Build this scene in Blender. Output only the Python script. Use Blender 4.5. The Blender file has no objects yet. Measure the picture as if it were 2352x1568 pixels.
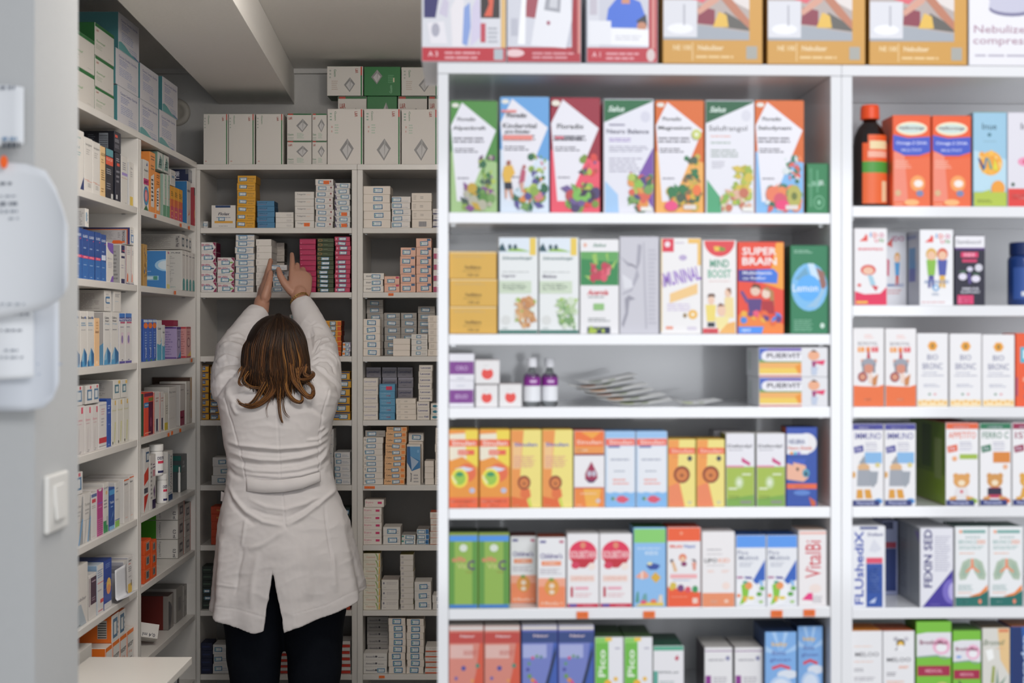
import bpy, bmesh, math, random
import numpy as np
from mathutils import Vector, Matrix, noise

scene = bpy.context.scene
COL = scene.collection
random.seed(7)

# ---------------------------------------------------------------- camera, world, lamps, exposure
FPX, CX, HY, EYE = 3267.0, 1176.0, 755.0, 1.60      # focal length, centre column, horizon row, eye height
cam_d = bpy.data.cameras.new('camera'); cam = bpy.data.objects.new('camera', cam_d); COL.objects.link(cam)
cam_d.sensor_width = 36.0; cam_d.lens = FPX / 2352.0 * 36.0
cam_d.shift_y = -(784.0 - HY) / 2352.0
cam.location = (0, 0, EYE); cam.rotation_euler = (math.pi / 2, 0, 0)
cam_d.clip_start = 0.05
cam_d.dof.use_dof = True; cam_d.dof.focus_distance = 4.42; cam_d.dof.aperture_fstop = 3.4
scene.camera = cam

world = bpy.data.worlds.new('shop_daylight'); scene.world = world; world.use_nodes = True
wb = world.node_tree.nodes['Background']; wb.inputs[0].default_value = (0.86, 0.91, 1.0, 1); wb.inputs[1].default_value = 0.42

def area(name, loc, rot, sx, sy, power, col):
    d = bpy.data.lights.new(name, 'AREA'); d.shape = 'RECTANGLE'; d.size = sx; d.size_y = sy; d.energy = power; d.color = col
    o = bpy.data.objects.new(name, d); COL.objects.link(o); o.location = loc; o.rotation_euler = [math.radians(a) for a in rot]
    return o
area('shop_ceiling_lamp', (1.0, 0.35, 2.95), (22, 0, 0), 1.6, 0.9, 45, (0.98, 0.98, 1.0))
area('shop_window_light', (1.1, -2.6, 1.35), (92, 0, 0), 3.0, 2.2, 60, (0.93, 0.96, 1.0))
area('aisle_ceiling_lamp', (-0.45, 2.95, 2.5), (14, 0, 0), 0.5, 0.3, 9, (1.0, 0.95, 0.90))
ld = bpy.data.lights.new('ceiling_fill_light', 'POINT'); ld.energy = 11; ld.color = (1.0, 0.95, 0.90); ld.shadow_soft_size = .09  # added fill: unseen point light that brightens the ceiling and beam
lo_ = bpy.data.objects.new('ceiling_fill_light', ld); COL.objects.link(lo_); lo_.location = (-.15, 3.12, 2.42)

scene.view_settings.view_transform = 'Standard'; scene.view_settings.look = 'None'
scene.view_settings.exposure = 0.0; scene.view_settings.gamma = 1.0; scene.view_settings.use_curve_mapping = False
scene.cycles.use_denoising = True
scene.cycles.max_bounces = 8

# ---------------------------------------------------------------- materials
def lin(h):
    h = h.lstrip('#')
    if len(h) == 3: h = ''.join(c * 2 for c in h)
    r = [int(h[i:i + 2], 16) / 255 for i in (0, 2, 4)]
    return [c / 12.92 if c <= 0.04045 else ((c + 0.055) / 1.055) ** 2.4 for c in r] + [1.0]
MATS = {}
def M(hexc, rough=0.42, metal=0.0, trans=0.0, bump=0.0, scale=60.0, vary=0.0, spec=0.5, name=None, coat=0.0):
    key = (hexc, rough, metal, trans, bump, scale, vary, spec, name)
    if key in MATS: return MATS[key]
    m = bpy.data.materials.new(name or 'printed_card_' + hexc.lstrip('#')); m.use_nodes = True
    nt = m.node_tree; b = nt.nodes['Principled BSDF']; c = lin(hexc)
    b.inputs['Base Color'].default_value = c; b.inputs['Roughness'].default_value = rough
    b.inputs['Metallic'].default_value = metal; b.inputs['Transmission Weight'].default_value = trans
    b.inputs['Specular IOR Level'].default_value = spec
    b.inputs['Coat Weight'].default_value = coat
    if bump or vary:
        tc = nt.nodes.new('ShaderNodeTexCoord'); n = nt.nodes.new('ShaderNodeTexNoise'); n.inputs['Scale'].default_value = scale; n.inputs['Detail'].default_value = 5
        nt.links.new(tc.outputs['Object'], n.inputs['Vector'])
        if bump:
            bp = nt.nodes.new('ShaderNodeBump'); bp.inputs['Strength'].default_value = bump; bp.inputs['Distance'].default_value = 0.002
            nt.links.new(n.outputs['Fac'], bp.inputs['Height']); nt.links.new(bp.outputs['Normal'], b.inputs['Normal'])
        if vary:
            mx = nt.nodes.new('ShaderNodeMixRGB'); mx.blend_type = 'MIX'
            mx.inputs[1].default_value = [x * (1 - vary) for x in c[:3]] + [1]; mx.inputs[2].default_value = [min(1, x * (1 + vary)) for x in c[:3]] + [1]
            nt.links.new(n.outputs['Fac'], mx.inputs[0]); nt.links.new(mx.outputs[0], b.inputs['Base Color'])
    MATS[key] = m
    return m
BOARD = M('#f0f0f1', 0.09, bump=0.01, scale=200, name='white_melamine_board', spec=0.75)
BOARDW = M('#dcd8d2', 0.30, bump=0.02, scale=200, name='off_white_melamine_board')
PLASTER = M('#cfcdca', 0.9, bump=0.35, scale=90, vary=0.03, name='painted_plaster')
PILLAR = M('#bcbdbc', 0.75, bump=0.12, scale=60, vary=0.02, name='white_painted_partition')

# ---------------------------------------------------------------- objects
def link(name, me, parent=None):
    o = bpy.data.objects.new(name, me); COL.objects.link(o)
    if parent is not None: o.parent = parent
    return o
def tag(o, label=None, cat=None, group=None, kind=None):
    if label: o['label'] = label
    if cat: o['category'] = cat
    if group: o['group'] = group
    if kind: o['kind'] = kind
    return o
def empty(name, loc=(0, 0, 0), rz=0.0):
    o = bpy.data.objects.new(name, None); COL.objects.link(o); o.location = loc; o.rotation_euler = (0, 0, rz); o.empty_display_size = 0.05
    return o

class MB:
    """collects faces with a material each, builds ONE mesh"""
    def __init__(s): s.v = []; s.f = []; s.m = []; s.mats = []; s.smooth = False
    def mi(s, mat):
        if isinstance(mat, str): mat = M(mat)
        if mat not in s.mats: s.mats.append(mat)
        return s.mats.index(mat)
    def face(s, pts, mat):
        n = len(s.v); s.v += [tuple(p) for p in pts]; s.f.append(tuple(range(n, n + len(pts)))); s.m.append(s.mi(mat))
    def box(s, a, b, mat, mtop=None, mfront=None, mside=None):
        n = len(s.v); x0, y0, z0 = a; x1, y1, z1 = b
        s.v += [(x0, y0, z0), (x1, y0, z0), (x1, y1, z0), (x0, y1, z0), (x0, y0, z1), (x1, y0, z1), (x1, y1, z1), (x0, y1, z1)]
        k = s.mi(mat); kt = s.mi(mtop or mat); kf = s.mi(mfront or mat); ks = s.mi(mside or mat)
        for q, i in (((0, 3, 2, 1), kt), ((4, 5, 6, 7), kt), ((0, 1, 5, 4), kf), ((1, 2, 6, 5), ks), ((2, 3, 7, 6), k), ((3, 0, 4, 7), ks)):
            s.f.append(tuple(n + j for j in q)); s.m.append(i)
    def grid(s, rows, mat, close=False):
        n = len(s.v); R = len(rows); Cn = len(rows[0])
        for r in rows: s.v += [tuple(p) for p in r]
        k = s.mi(mat)
        for i in range(R - 1):
            for j in range(Cn if close else Cn - 1):
                j2 = (j + 1) % Cn
                s.f.append((n + i * Cn + j, n + i * Cn + j2, n + (i + 1) * Cn + j2, n + (i + 1) * Cn + j)); s.m.append(k)
        return n
    def lathe(s, prof, mat, c=(0, 0, 0), seg=28, sx=1.0, sy=1.0):
        rows = []
        for r, z in prof:
            rows.append([(c[0] + sx * r * math.cos(2 * math.pi * j / seg), c[1] + sy * r * math.sin(2 * math.pi * j / seg), c[2] + z) for j in range(seg)])
        n = s.grid(rows, mat, True); k = s.mi(mat)
        s.f.append(tuple(n + j for j in reversed(range(seg)))); s.m.append(k)
        b = n + (len(prof) - 1) * seg; s.f.append(tuple(b + j for j in range(seg))); s.m.append(k)
    def tube(s, pts, rad, mat, seg=6, flat=1.0):
        P = [Vector(p) for p in pts]; rows = []; up = Vector((0.13, -0.9, 0.41)).normalized()
        for i, p in enumerate(P):
            d = (P[min(i + 1, len(P) - 1)] - P[max(i - 1, 0)]).normalized()
            a = d.cross(up)
            if a.length < 1e-4: a = d.cross(Vector((1, 0, 0)))
            a.normalize(); b = a.cross(d).normalized(); r = rad[i] if hasattr(rad, '__len__') else rad
            rows.append([p + a * r * math.cos(2 * math.pi * j / seg) + b * r * flat * math.sin(2 * math.pi * j / seg) for j in range(seg)])
        n = s.grid(rows, mat, True); k = s.mi(mat)
        s.f.append(tuple(n + j for j in reversed(range(seg)))); s.m.append(k)
        b = n + (len(P) - 1) * seg; s.f.append(tuple(b + j for j in range(seg))); s.m.append(k)
    def mesh(s, name):
        me = bpy.data.meshes.new(name); me.from_pydata(s.v, [], s.f)
        for m in s.mats: me.materials.append(m)
        me.polygons.foreach_set('material_index', s.m)
        if s.smooth: me.polygons.foreach_set('use_smooth', [True] * len(s.f))
        me.update(); return me
    def build(s, name, parent=None): return link(name, s.mesh(name), parent)

def bevel(o, w=0.0015, seg=2):
    m = o.modifiers.new('edge', 'BEVEL'); m.width = w; m.segments = seg; m.limit_method = 'ANGLE'; return o
def slab(name, a, b, mat, parent=None, bw=0.001):
    m = MB(); m.box(a, b, mat); o = m.build(name, parent)
    if bw: bevel(o, bw)
    return o

# ---------------------------------------------------------------- lettering: cached flat outlines
TXT = {}
def text_mesh(st, bold=False, ital=False):
    k = (st, bold, ital)
    if k in TXT: return TXT[k]
    cu = bpy.data.curves.new('lettering', 'FONT'); cu.body = st; cu.resolution_u = 2; cu.offset = 0.022 if bold else 0.006
    if ital: cu.shear = 0.3
    ob = bpy.data.objects.new('lettering', cu)
    me = bpy.data.meshes.new_from_object(ob)
    vs = [(v.co.x, v.co.y) for v in me.vertices]; fs = [tuple(p.vertices) for p in me.polygons]
    bpy.data.objects.remove(ob); bpy.data.curves.remove(cu); bpy.data.meshes.remove(me)
    if not vs: TXT[k] = ([], []); return TXT[k]
    x0 = min(v[0] for v in vs); x1 = max(v[0] for v in vs); y0 = min(v[1] for v in vs); y1 = max(v[1] for v in vs)
    vs = [((x - x0) / (x1 - x0 or 1) - .5, (y - y0) / (y1 - y0 or 1) - .5) for x, y in vs]
    TXT[k] = (vs, fs); return TXT[k]

# printed artwork on a face: fractions of the face, x right, y up
def R(x0, y0, x1, y1, c): return ('p', [(x0, y0), (x1, y0), (x1, y1), (x0, y1)], c)
def P(c, *xy): return ('p', [(xy[i], xy[i + 1]) for i in range(0, len(xy), 2)], c)
def E(cx, cy, rx, ry, c, a0=0, a1=360, n=20):
    return ('p', [(cx + rx * math.cos(math.radians(a0 + (a1 - a0) * i / n)), cy + ry * math.sin(math.radians(a0 + (a1 - a0) * i / n))) for i in range(n + (0 if a1 - a0 == 360 else 1))], c)
def T(st, cx, cy, w, h, c, rot=0, bold=True, ital=False): return ('t', st, cx, cy, w, h, c, rot, bold, ital)
def L(x0, y0, x1, y1, n, c, fill=.45):                   # small print, as rows of thin word bars
    rr = random.Random(int((x0 * 91 + y0 * 37 + n * 7) * 1000)); out = []; dh = (y1 - y0) / n
    for i in range(n):
        yb = y1 - (i + 1) * dh; x = x0; xe = x0 + (x1 - x0) * rr.uniform(.72, 1)
        while x < xe - .01:
            w = min(rr.uniform(.07, .2) * (x1 - x0) * 1.6, xe - x); out.append(R(x, yb, x + w, yb + dh * fill, c) + (0,)); x += w + .03 * (x1 - x0)
    return out
def BL(seed, x0, y0, x1, y1, n, cols, r0=.05, r1=.12, asp=.45):   # a heap of fruit and leaves
    rr = random.Random(seed); out = []
    for i in range(int(n * 1.8)):
        c = rr.choice(cols); a = rr.uniform(r0 * .55, r1 * .8); cx = rr.uniform(x0, x1); cy = rr.uniform(y0, y1)
        if rr.random() < .5: out.append(E(cx, cy, a, a * asp, c, n=12))
        else:
            t = rr.uniform(0, 3.1); dx, dy = a * 1.3 * math.cos(t), a * 1.3 * asp * math.sin(t)
            out.append(P(c, cx - dx, cy - dy, cx + dy * .8, cy - dx * .25, cx + dx, cy + dy, cx - dy * .8, cy + dx * .25))
    return out
def flat(items):
    out = []
    for it in items:
        if isinstance(it, list): out += flat(it)
        elif it is not None: out.append(it)
    return out
def art(mb, items, O, U, V, N, step=0.000035):
    """draw items on the face with origin O, edge vectors U (width) and V (height), normal N; kept inside the face"""
    O, U, V, N = Vector(O), Vector(U), Vector(V), Vector(N)
    lay = 2; W_, H_ = U.length, V.length
    for it in flat(items):
        if len(it) != 4: lay += 1
        off = N * (step * lay)
        if it[0] == 'p':
            pts = [(min(1, max(0, x)), min(1, max(0, y))) for x, y in it[1]]
            q = [p for i, p in enumerate(pts) if p != pts[i - 1]]
            if len(q) >= 3: mb.face([O + U * x + V * y + off  for x, y in q], it[2])
        else:
            _, st, cx, cy, w, h, c, rot, bold, ital = it
            vs, fs = text_mesh(st, bold, ital); k = mb.mi(c); n = len(mb.v); a = math.radians(rot)
            tw, th = (w * W_, h * H_) if rot in (0, 180) or abs(rot) < 45 else (h * H_, w * W_)
            for x, y in vs:
                x *= tw; y *= th
                X = x * math.cos(a) - y * math.sin(a); Y = x * math.sin(a) + y * math.cos(a)
                mb.v.append(tuple(O + U * cx + V * cy + U.normalized() * X + V.normalized() * Y + off))
            for f in fs: mb.f.append(tuple(n + i for i in f)); mb.m.append(k)

# ---------------------------------------------------------------- unit frames: u along the front, v into the unit
class Fr:
    def __init__(s, ox, oy, deg):
        a = math.radians(deg); s.a = a; s.o = (ox, oy); s.u = (math.cos(a), math.sin(a)); s.v = (-math.sin(a), math.cos(a))
    def hit(s, px, py, dy=0.0):
        dx, dz = (px - CX) / FPX, -(py - HY) / FPX
        t = (dy + s.o[0] * s.v[0] + s.o[1] * s.v[1]) / (dx * s.v[0] + s.v[1])
        x, y = t * dx, t
        return (x - s.o[0]) * s.u[0] + (y - s.o[1]) * s.u[1], EYE + t * dz
    def at(s, u, v, z): return (s.o[0] + u * s.u[0] + v * s.v[0], s.o[1] + u * s.u[1] + v * s.v[1], z)
def at(px, py, Y): return Vector(((px - CX) / FPX * Y, Y, EYE - (py - HY) / FPX * Y))
FR_FRONT = Fr((1005 - CX) / FPX * 2.43, 2.43, 2.0)
FR_BACK = Fr(0, 4.90, 0.0)
FR_LEFT = Fr(-1.084, 0, 90.0)

# ---------------------------------------------------------------- cartons
BOXM = {}; SEALM = {}; ALL = []
D = {}          # designs: name -> dict(body, side, top, f=front art, s=side art, t=top art)
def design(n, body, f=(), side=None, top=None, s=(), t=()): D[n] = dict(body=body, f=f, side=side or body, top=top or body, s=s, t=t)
def carton_mesh(dn, w, h, d):
    k = (dn, round(w, 4), round(h, 4), round(d, 4))
    if k in BOXM: return BOXM[k]
    g = D[dn]; m = MB(); x = w / 2; c = min(0.0007, w * .04, h * .06)
    # body with softly broken edges
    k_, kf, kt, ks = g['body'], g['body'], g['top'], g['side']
    bm = bmesh.new(); bmesh.ops.create_cube(bm, size=1.0)
    for v in bm.verts: v.co = Vector((v.co.x * w, (v.co.y + .5) * d, (v.co.z + .5) * h))
    bmesh.ops.bevel(bm, geom=bm.edges[:], offset=c, segments=1, affect='EDGES', profile=.5)
    bm.normal_update(); n0 = len(m.v); bm.verts.ensure_lookup_table()
    m.v += [tuple(v.co) for v in bm.verts]
    for f in bm.faces:
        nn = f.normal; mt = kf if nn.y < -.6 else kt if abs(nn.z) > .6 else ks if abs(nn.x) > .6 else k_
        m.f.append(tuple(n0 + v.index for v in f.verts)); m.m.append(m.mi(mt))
    bm.free()
    e = c * 1.1
    if g['f']: art(m, g['f'], (-x + e, 0, e), (w - 2 * e, 0, 0), (0, 0, h - 2 * e), (0, -1, 0))
    if g['s']:
        art(m, g['s'], (-x, d - e, e), (0, -(d - 2 * e), 0), (0, 0, h - 2 * e), (-1, 0, 0))
    if g['t']: art(m, g['t'], (-x + e, e, h), (w - 2 * e, 0, 0), (0, d - 2 * e, 0), (0, 0, 1))
    BOXM[k] = m.mesh('carton_print'); return BOXM[k]
def seal_mesh(w, h):
    k = (round(w, 3), round(h, 3))
    if k in SEALM: return SEALM[k]
    m = MB(); b = min(w, h) * .17; z = -0.0004
    m.box((-w / 2, z, -h / 2), (w / 2, 0, h / 2), '#3d7da6')
    m.face([(-w / 2 + b, z - .0001, -h / 2 + b), (w / 2 - b, z - .0001, -h / 2 + b), (w / 2 - b, z - .0001, h / 2 - b), (-w / 2 + b, z - .0001, h / 2 - b)], '#dfe5e6')
    for i in range(3):
        zz = h / 2 - b * 1.6 - i * (h - 2.6 * b) / 3; m.face([(-w * .1, z - .0002, zz - h * .06), (w * .3, z - .0002, zz - h * .06), (w * .3, z - .0002, zz), (-w * .1, z - .0002, zz)], ['#c9a7ab', '#9fb3bd', '#b9c4c8'][i])
    m.face([(-w / 2 + b * 1.3, z - .0002, -h * .22), (-w / 2 + b * 2.2, z - .0002, -h * .22), (-w / 2 + b * 2.2, z - .0002, h * .22), (-w / 2 + b * 1.3, z - .0002, h * .22)], '#5fa384')
    m.face([(w / 2 - b * .9, z - .0003, -h * .42), (w / 2 - b * .1, z - .0003, -h * .42), (w / 2 - b * .1, z - .0003, -h * .1), (w / 2 - b * .9, z - .0003, -h * .1)], '#16324a')
    SEALM[k] = m.mesh('seal'); return SEALM[k]
PRICE = {}
def price_mesh(w, h, col='#f2742e'):
    k = (round(w, 3), round(h, 3), col)
    if k in PRICE: return PRICE[k]
    m = MB(); m.box((-w / 2, -0.0005, -h / 2), (w / 2, 0, h / 2), M(col, .6))
    art(m, [T('12.50', .5, .5, .62, .38, '#b5532a', 0, False)], (-w / 2, -0.0005, -h / 2), (w, 0, 0), (0, 0, h), (0, -1, 0))
    PRICE[k] = m.mesh('price_sticker'); return PRICE[k]

def put(fr, dn, u, zb, w, h, d, dy, look, name='medicine_box', cat='box', group=None, yaw=0.0, seal=None, price=None):
    for f_, a_, b_, zs_ in UNITS:                       # stay inside the bay and under the board above
        if f_ is fr and a_ < u < b_ and zb < zs_[0] - .03:
            lo, hi = max(a_ + .0195, u - w / 2), min(b_ - .0195, u + w / 2)
            if hi - lo < w - 1e-6: u, w = (lo + hi) / 2, hi - lo
            up = min([q for q in zs_ if q > zb + .004] or [9]); h = min(h, up - .0195 - .0034 - zb)
            if d + dy > .285: d = .285 - dy
            break
    flap = name not in ('medicine_box', 'tablet_box') and h > .05
    h = max(h, .004) - (.0006 if flap else 0); loc = fr.at(u, dy, zb); me = carton_mesh(dn, w, h, d)
    o = link(name, me); o.location = loc; o.rotation_euler = (0, 0, fr.a + math.radians(yaw))
    tag(o, look, cat, group); ALL.append(o)
    if flap:                                            # tuck lid closing the carton, with its side ears' slot
        k = (D[dn]['top'], round(w, 4), round(d, 4))
        if k not in FLAP:
            m = MB(); g = min(.0016, w * .08); m.box((-w / 2 + g, .0004, 0), (w / 2 - g, d - g, .00055), D[dn]['top']); FLAP[k] = m.mesh('tuck_flap')
        link('tuck_flap', FLAP[k], o).location = (0, 0, h)
    if seal:
        cx, cz, sw, sh = seal
        s_ = link('seal_sticker', seal_mesh(min(sw, w * .9), min(sh, h * .86)), o)
        s_.location = (w * (cx - .5) + random.uniform(-.06, .06) * w, -0.0004, h * cz + random.uniform(-.03, .03) * h)
        s_.rotation_euler = (0, math.radians(random.gauss(0, 2.2)), 0)
    if price:
        cx, cz, sw, sh = price[:4]; s_ = link('price_sticker', price_mesh(sw, sh, price[4] if len(price) > 4 else '#f2742e'), o); s_.location = (w * (cx - .5), -0.0009, h * cz); tag(s_, 'orange price sticker' if len(price) < 5 else 'pink price sticker')
    return o
UNITS = []; FLAP = {}
ORD = ['topmost', 'second from top', 'third from top', 'fourth from top', 'fifth from top', 'sixth from top', 'seventh from top', 'eighth from top', 'ninth from top', 'tenth from top', 'eleventh from top', 'bottom one']
def box1(fr, sh, x0, x1, y0, dn, look, d=.06, dy=.012, name='medicine_box', cat='box', y1=None, on=None, gap=.0008, group=None, where=None, **kw):
    """one carton: columns x0..x1, top row y0, standing on shelf sh=(z, place), or its own bottom row y1, or on top of z"""
    z, place = sh; zb = z + .0002
    if y1 is not None: zb = fr.hit(x0, y1, dy)[1]
    if on is not None: zb = on + .0003
    u0 = fr.hit(x0, y0, dy)[0]; u1, _ = fr.hit(x1, y0, dy); zt = fr.hit(x0, y0, dy)[1]
    return put(fr, dn, (u0 + u1) / 2, zb, u1 - u0 - gap, max(.006, zt - zb), d, dy, (look + ' ' + (place if where is None else where)).strip(), name, cat, group, **kw)
def stack(fr, sh, x0, x1, y0, n, dn, look, d=.06, dy=.012, seal=None, jit=.0012, yb=None, name='medicine_box', group=None, zb=None, lean=0.0, prices=(), dns=None, gap=.0016, seals=None, pcol=None):
    z, place = sh; zb = (z + .0007) if zb is None else zb
    if yb is not None: zb = fr.hit(x0, yb, dy)[1]
    u0 = fr.hit(x0, y0, dy)[0]; u1 = fr.hit(x1, y0, dy)[0]; zt = fr.hit((x0 + x1) / 2 if fr is not FR_LEFT else x0, y0, dy)[1]
    h = (zt - zb) / n; grp = 'stack of ' + look + ' ' + place if n > 1 else None
    for i in range(n):
        k = n - 1 - i; nm = ORD[k] if i or n == 1 else 'bottom one'
        if n == 2: nm = ['lower', 'upper'][i] + ' one'
        if n == 1: nm = 'single'
        a, b = (random.uniform(-jit, jit), random.uniform(-jit, jit))
        sl = None
        if seal and (seals is None or k in seals): sl = seal
        put(fr, (dns[k] if dns else dn), (u0 + u1) / 2 + a + lean * i / n, zb + i * h, u1 - u0 - gap, h - .0003, d, dy + abs(b), f'{look}, {nm}, {place}', name, 'box', grp, seal=sl, yaw=random.gauss(0, .35), price=((.62, .45, .02, .012) + ((pcol,) if pcol else ())) if k in prices else None)
    return zb + n * h
NTH = {1: ['only one'], 2: ['left one', 'right one'], 3: ['left one', 'middle one', 'right one'], 4: ['first from left', 'second from left', 'third from left', 'rightmost'], 5: ['first from left', 'second from left', 'third from left', 'fourth from left', 'rightmost']}
def row(fr, sh, xs, dn, look, where=None, **kw):
    """a run of alike cartons, xs = [(x0, x1, top)]"""
    g = 'row of ' + look + ' ' + sh[1]
    for i, (a, b, t) in enumerate(xs):
        box1(fr, sh, a, b, t, dn, f'{look}, {NTH[len(xs)][i]},', group=g if len(xs) > 1 else None, **kw)

# ---------------------------------------------------------------- shelving units
def unit(name, fr, x0, x1, zs, ztop, label, depth=.30, mat=BOARD, tags=(), th=.0185, back=None):
    """x0..x1 = outer edges along u in metres; zs = shelf tops"""
    UNITS.append((fr, x0, x1, sorted([ztop] + list(zs), reverse=True)))
    root = empty(name, fr.at(x0, 0, 0), fr.a); tag(root, label, 'shelving'); w = x1 - x0
    slab('side_panel', (0, .001, 0), (th, depth, ztop - .0195), mat, root)
    slab('side_panel', (w - th, .001, 0), (w, depth, ztop - .0195), mat, root)
    slab('top_board', (0, 0, ztop - .019), (w, depth, ztop), mat, root)
    slab('back_panel', (th, depth - .008, 0.06), (w - th, depth - .001, ztop - .0195), back or mat, root, 0)
    slab('plinth', (th, .03, 0.0), (w - th, .045, .07), mat, root, 0)
    for z in list(zs):
        slab('shelf_board', (th + .0005, .002, z - .0185), (w - th - .0005, depth - .0085, z), mat, root)
        for sx in (th + .004, w - th - .012):           # shelf pins
            slab('shelf_pin', (sx, .035, z - .0218), (sx + .008, .045, z - .019), M('#b9babb', .3, .9, name='nickel'), root, 0)
    for (px, py, ww, hh) in tags:
        u, z = fr.hit(px, py, 0.0); t = link('price_sticker', price_mesh(ww, hh), root); t.location = (u - x0, -.0004, z); tag(t, 'orange price sticker')
    return root
# ---------------------------------------------------------------- the room
Z = lambda y, fr=FR_FRONT, x=1030: fr.hit(x, y)[1]
ZF = [Z(143), Z(487), Z(767), Z(936), Z(1168), Z(1399), Z(1634)]
ZF2 = [Z(152.5, FR_FRONT, 1963), Z(473, FR_FRONT, 1963), Z(701, FR_FRONT, 1963), Z(935, FR_FRONT, 1963), Z(1164, FR_FRONT, 1963), Z(1397, FR_FRONT, 1963), Z(1630, FR_FRONT, 1963)]
ZF2[0] = ZF[0]
ZB = [Z(y, FR_BACK, 600) for y in (377, 523, 671, 818, 965, 1114, 1252, 1402, 1549, 1700)]
ZL = [2.172, 1.952, 1.727, 1.502, 1.279, 1.050, .843, .622, .40]

def wall(name, a, b, mat=PLASTER):
    o = slab(name, a, b, mat, None, 0); tag(o, kind='structure'); return o
wall('floor', (-3, -1.0, -.05), (2.6, 5.4, 0), M('#a9a49c', .35, bump=.05, scale=8, vary=.08, name='grey_floor_tile'))
CEIL = M('#e4e1dc', .9, bump=.3, scale=80, vary=.02, name='ceiling_plaster')
wall('ceiling', (-2.0, 2.2, 2.552), (2.4, 5.4, 2.62), CEIL)
wall('wall_back', (-1.6, 5.23, 0), (.3, 5.33, 2.552))
wall('wall_left', (-1.50, 2.41, 0), (-1.395, 5.23, 2.552))
wall('wall_right', (.262, 2.885, 0), (.34, 5.23, 2.552))
wall('wall_front', (-.10, 2.80, 0), (2.4, 2.88, 2.552))
wall('trim_1', (-1.6, 5.205, 2.535), (.26, 5.23, 2.552))
# dropped beam crossing the ceiling, slightly askew
m = MB(); zb_, zt_ = 2.425, 2.551
pa = [(-.625, 2.3), (-.80, 5.228)]; pb = [(-.925, 2.3), (-1.075, 5.228)]
q = [(pa[0][0], pa[0][1]), (pa[1][0], pa[1][1]), (pb[1][0], pb[1][1]), (pb[0][0], pb[0][1])]
lo = [(x, y, zb_) for x, y in q]; hi = [(x, y, zt_) for x, y in q]
m.face([lo[3], lo[2], lo[1], lo[0]], CEIL); m.face(hi, CEIL)
for i in range(4): m.face([lo[i], lo[(i + 1) % 4], hi[(i + 1) % 4], hi[i]], CEIL)
o = m.build('ceiling_beam'); tag(o, kind='structure')
# partition end at the near left: a shallow return, then its face towards the aisle
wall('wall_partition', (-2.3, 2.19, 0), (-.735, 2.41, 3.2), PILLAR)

# round cover plate on the back wall above the corner
m = MB(); m.smooth = True
m.lathe([(.0, 0), (.05, 0), (.05, .012), (.046, .018), (.030, .020), (.028, .016), (0, .015)], M('#c9c3b8', .5, name='aged_white_plastic'), seg=36)
o = m.build('wall_vent_cover'); o.rotation_euler = (math.radians(90), 0, 0); o.location = (-1.232, 5.2298, 2.395)
tag(o, 'round off-white cover plate on the back wall above the corner, beside swab cartons', 'cover plate')

# light switch
sw = empty('light_switch', at(125, 1152, 2.28)); sw.location.x = -.735
tag(sw, 'white rocker light switch on the side of the near partition', 'switch')
SWM = M('#e4e2dc', .35, name='white_switch_plastic')
zc = 0
bevel(slab('switch_plate', (0, -.052, -.046), (.009, .052, .046), SWM, sw, 0), .004, 3)
r_ = slab('rocker', (.0085, -.024, -.028), (.013, .024, .028), SWM, sw, .002); r_.rotation_euler = (0, math.radians(-4), 0)

# ledge table behind the partition
tb = empty('side_table', (-.95, 3.0, 0)); tag(tb, 'narrow white ledge table with square corner, end against the left shelving', 'table')
slab('tabletop', (-.12, -.55, .752), (.14, .60, .770), M('#e3dfd8', .3, name='white_table_laminate'), tb)
for sx, sy in ((-.10, -.52), (.10, -.52), (-.10, .56), (.10, .56)):
    slab('leg', (sx - .014, sy - .014, 0), (sx + .014, sy + .014, .752), M('#b9babb', .3, .9, name='nickel'), tb)

# notices hanging from the partition
def paper(name, label, pts, lines, curl, col='#e6e8ea'):
    """pts: px outline as columns [(x, ytop, ybot, Y)]"""
    m = MB(); m.smooth = True; rows = []; NR = 14
    for i in range(NR + 1):
        t = i / NR; r = []
        for j, (x, yt, yb, Y) in enumerate(pts):
            y = yt + (yb - yt) * t; Yc = Y - curl * (t ** 2) * (.4 + .6 * j / len(pts))
            r.append(at(x, y, Yc))
        rows.append(r)
    m.grid(rows, M(col, .7, name='notice_paper'))
    o = m.build(name); s = o.modifiers.new('sheet', 'SOLIDIFY'); s.thickness = .0004
    tag(o, label, 'paper', 'notices pinned on the partition')
    for k, (x0, x1, y, hh, c) in enumerate(lines):
        l = MB(); rr = random.Random(k + int(x0)); x = x0; Yl = pts[0][3]
        while x < x1:
            w = rr.uniform(4, 14)
            yt, yb = pts[0][1], pts[0][2]; t = (y - yt) / (yb - yt); fx = min(1, (x - pts[0][0]) / max(1, pts[-1][0] - pts[0][0]))
            Yc = Yl - curl * max(0, t) ** 2 * (.4 + .6 * fx) - .0035
            l.face([at(x, y, Yc), at(x, y - hh, Yc), at(x + w, y - hh, Yc), at(x + w, y, Yc)][::-1], c); x += w + rr.uniform(2, 7)
        lo_ = l.build('print', o)
    return o
PX = [(-60, -40), (0, 0), (30, 1)]
paper('notice_sheet', 'small white notice pinned highest on the near partition, black heading low', [(-90, 190, 335, 2.18), (-20, 193, 338, 2.18), (30, 196, 332, 2.178), (55, 200, 330, 2.172)], [(0, 40, 205, 8, '#8c9098'), (5, 50, 322, 7, '#6d8fae'), (5, 45, 340, 14, '#555a60')], .012)
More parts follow.
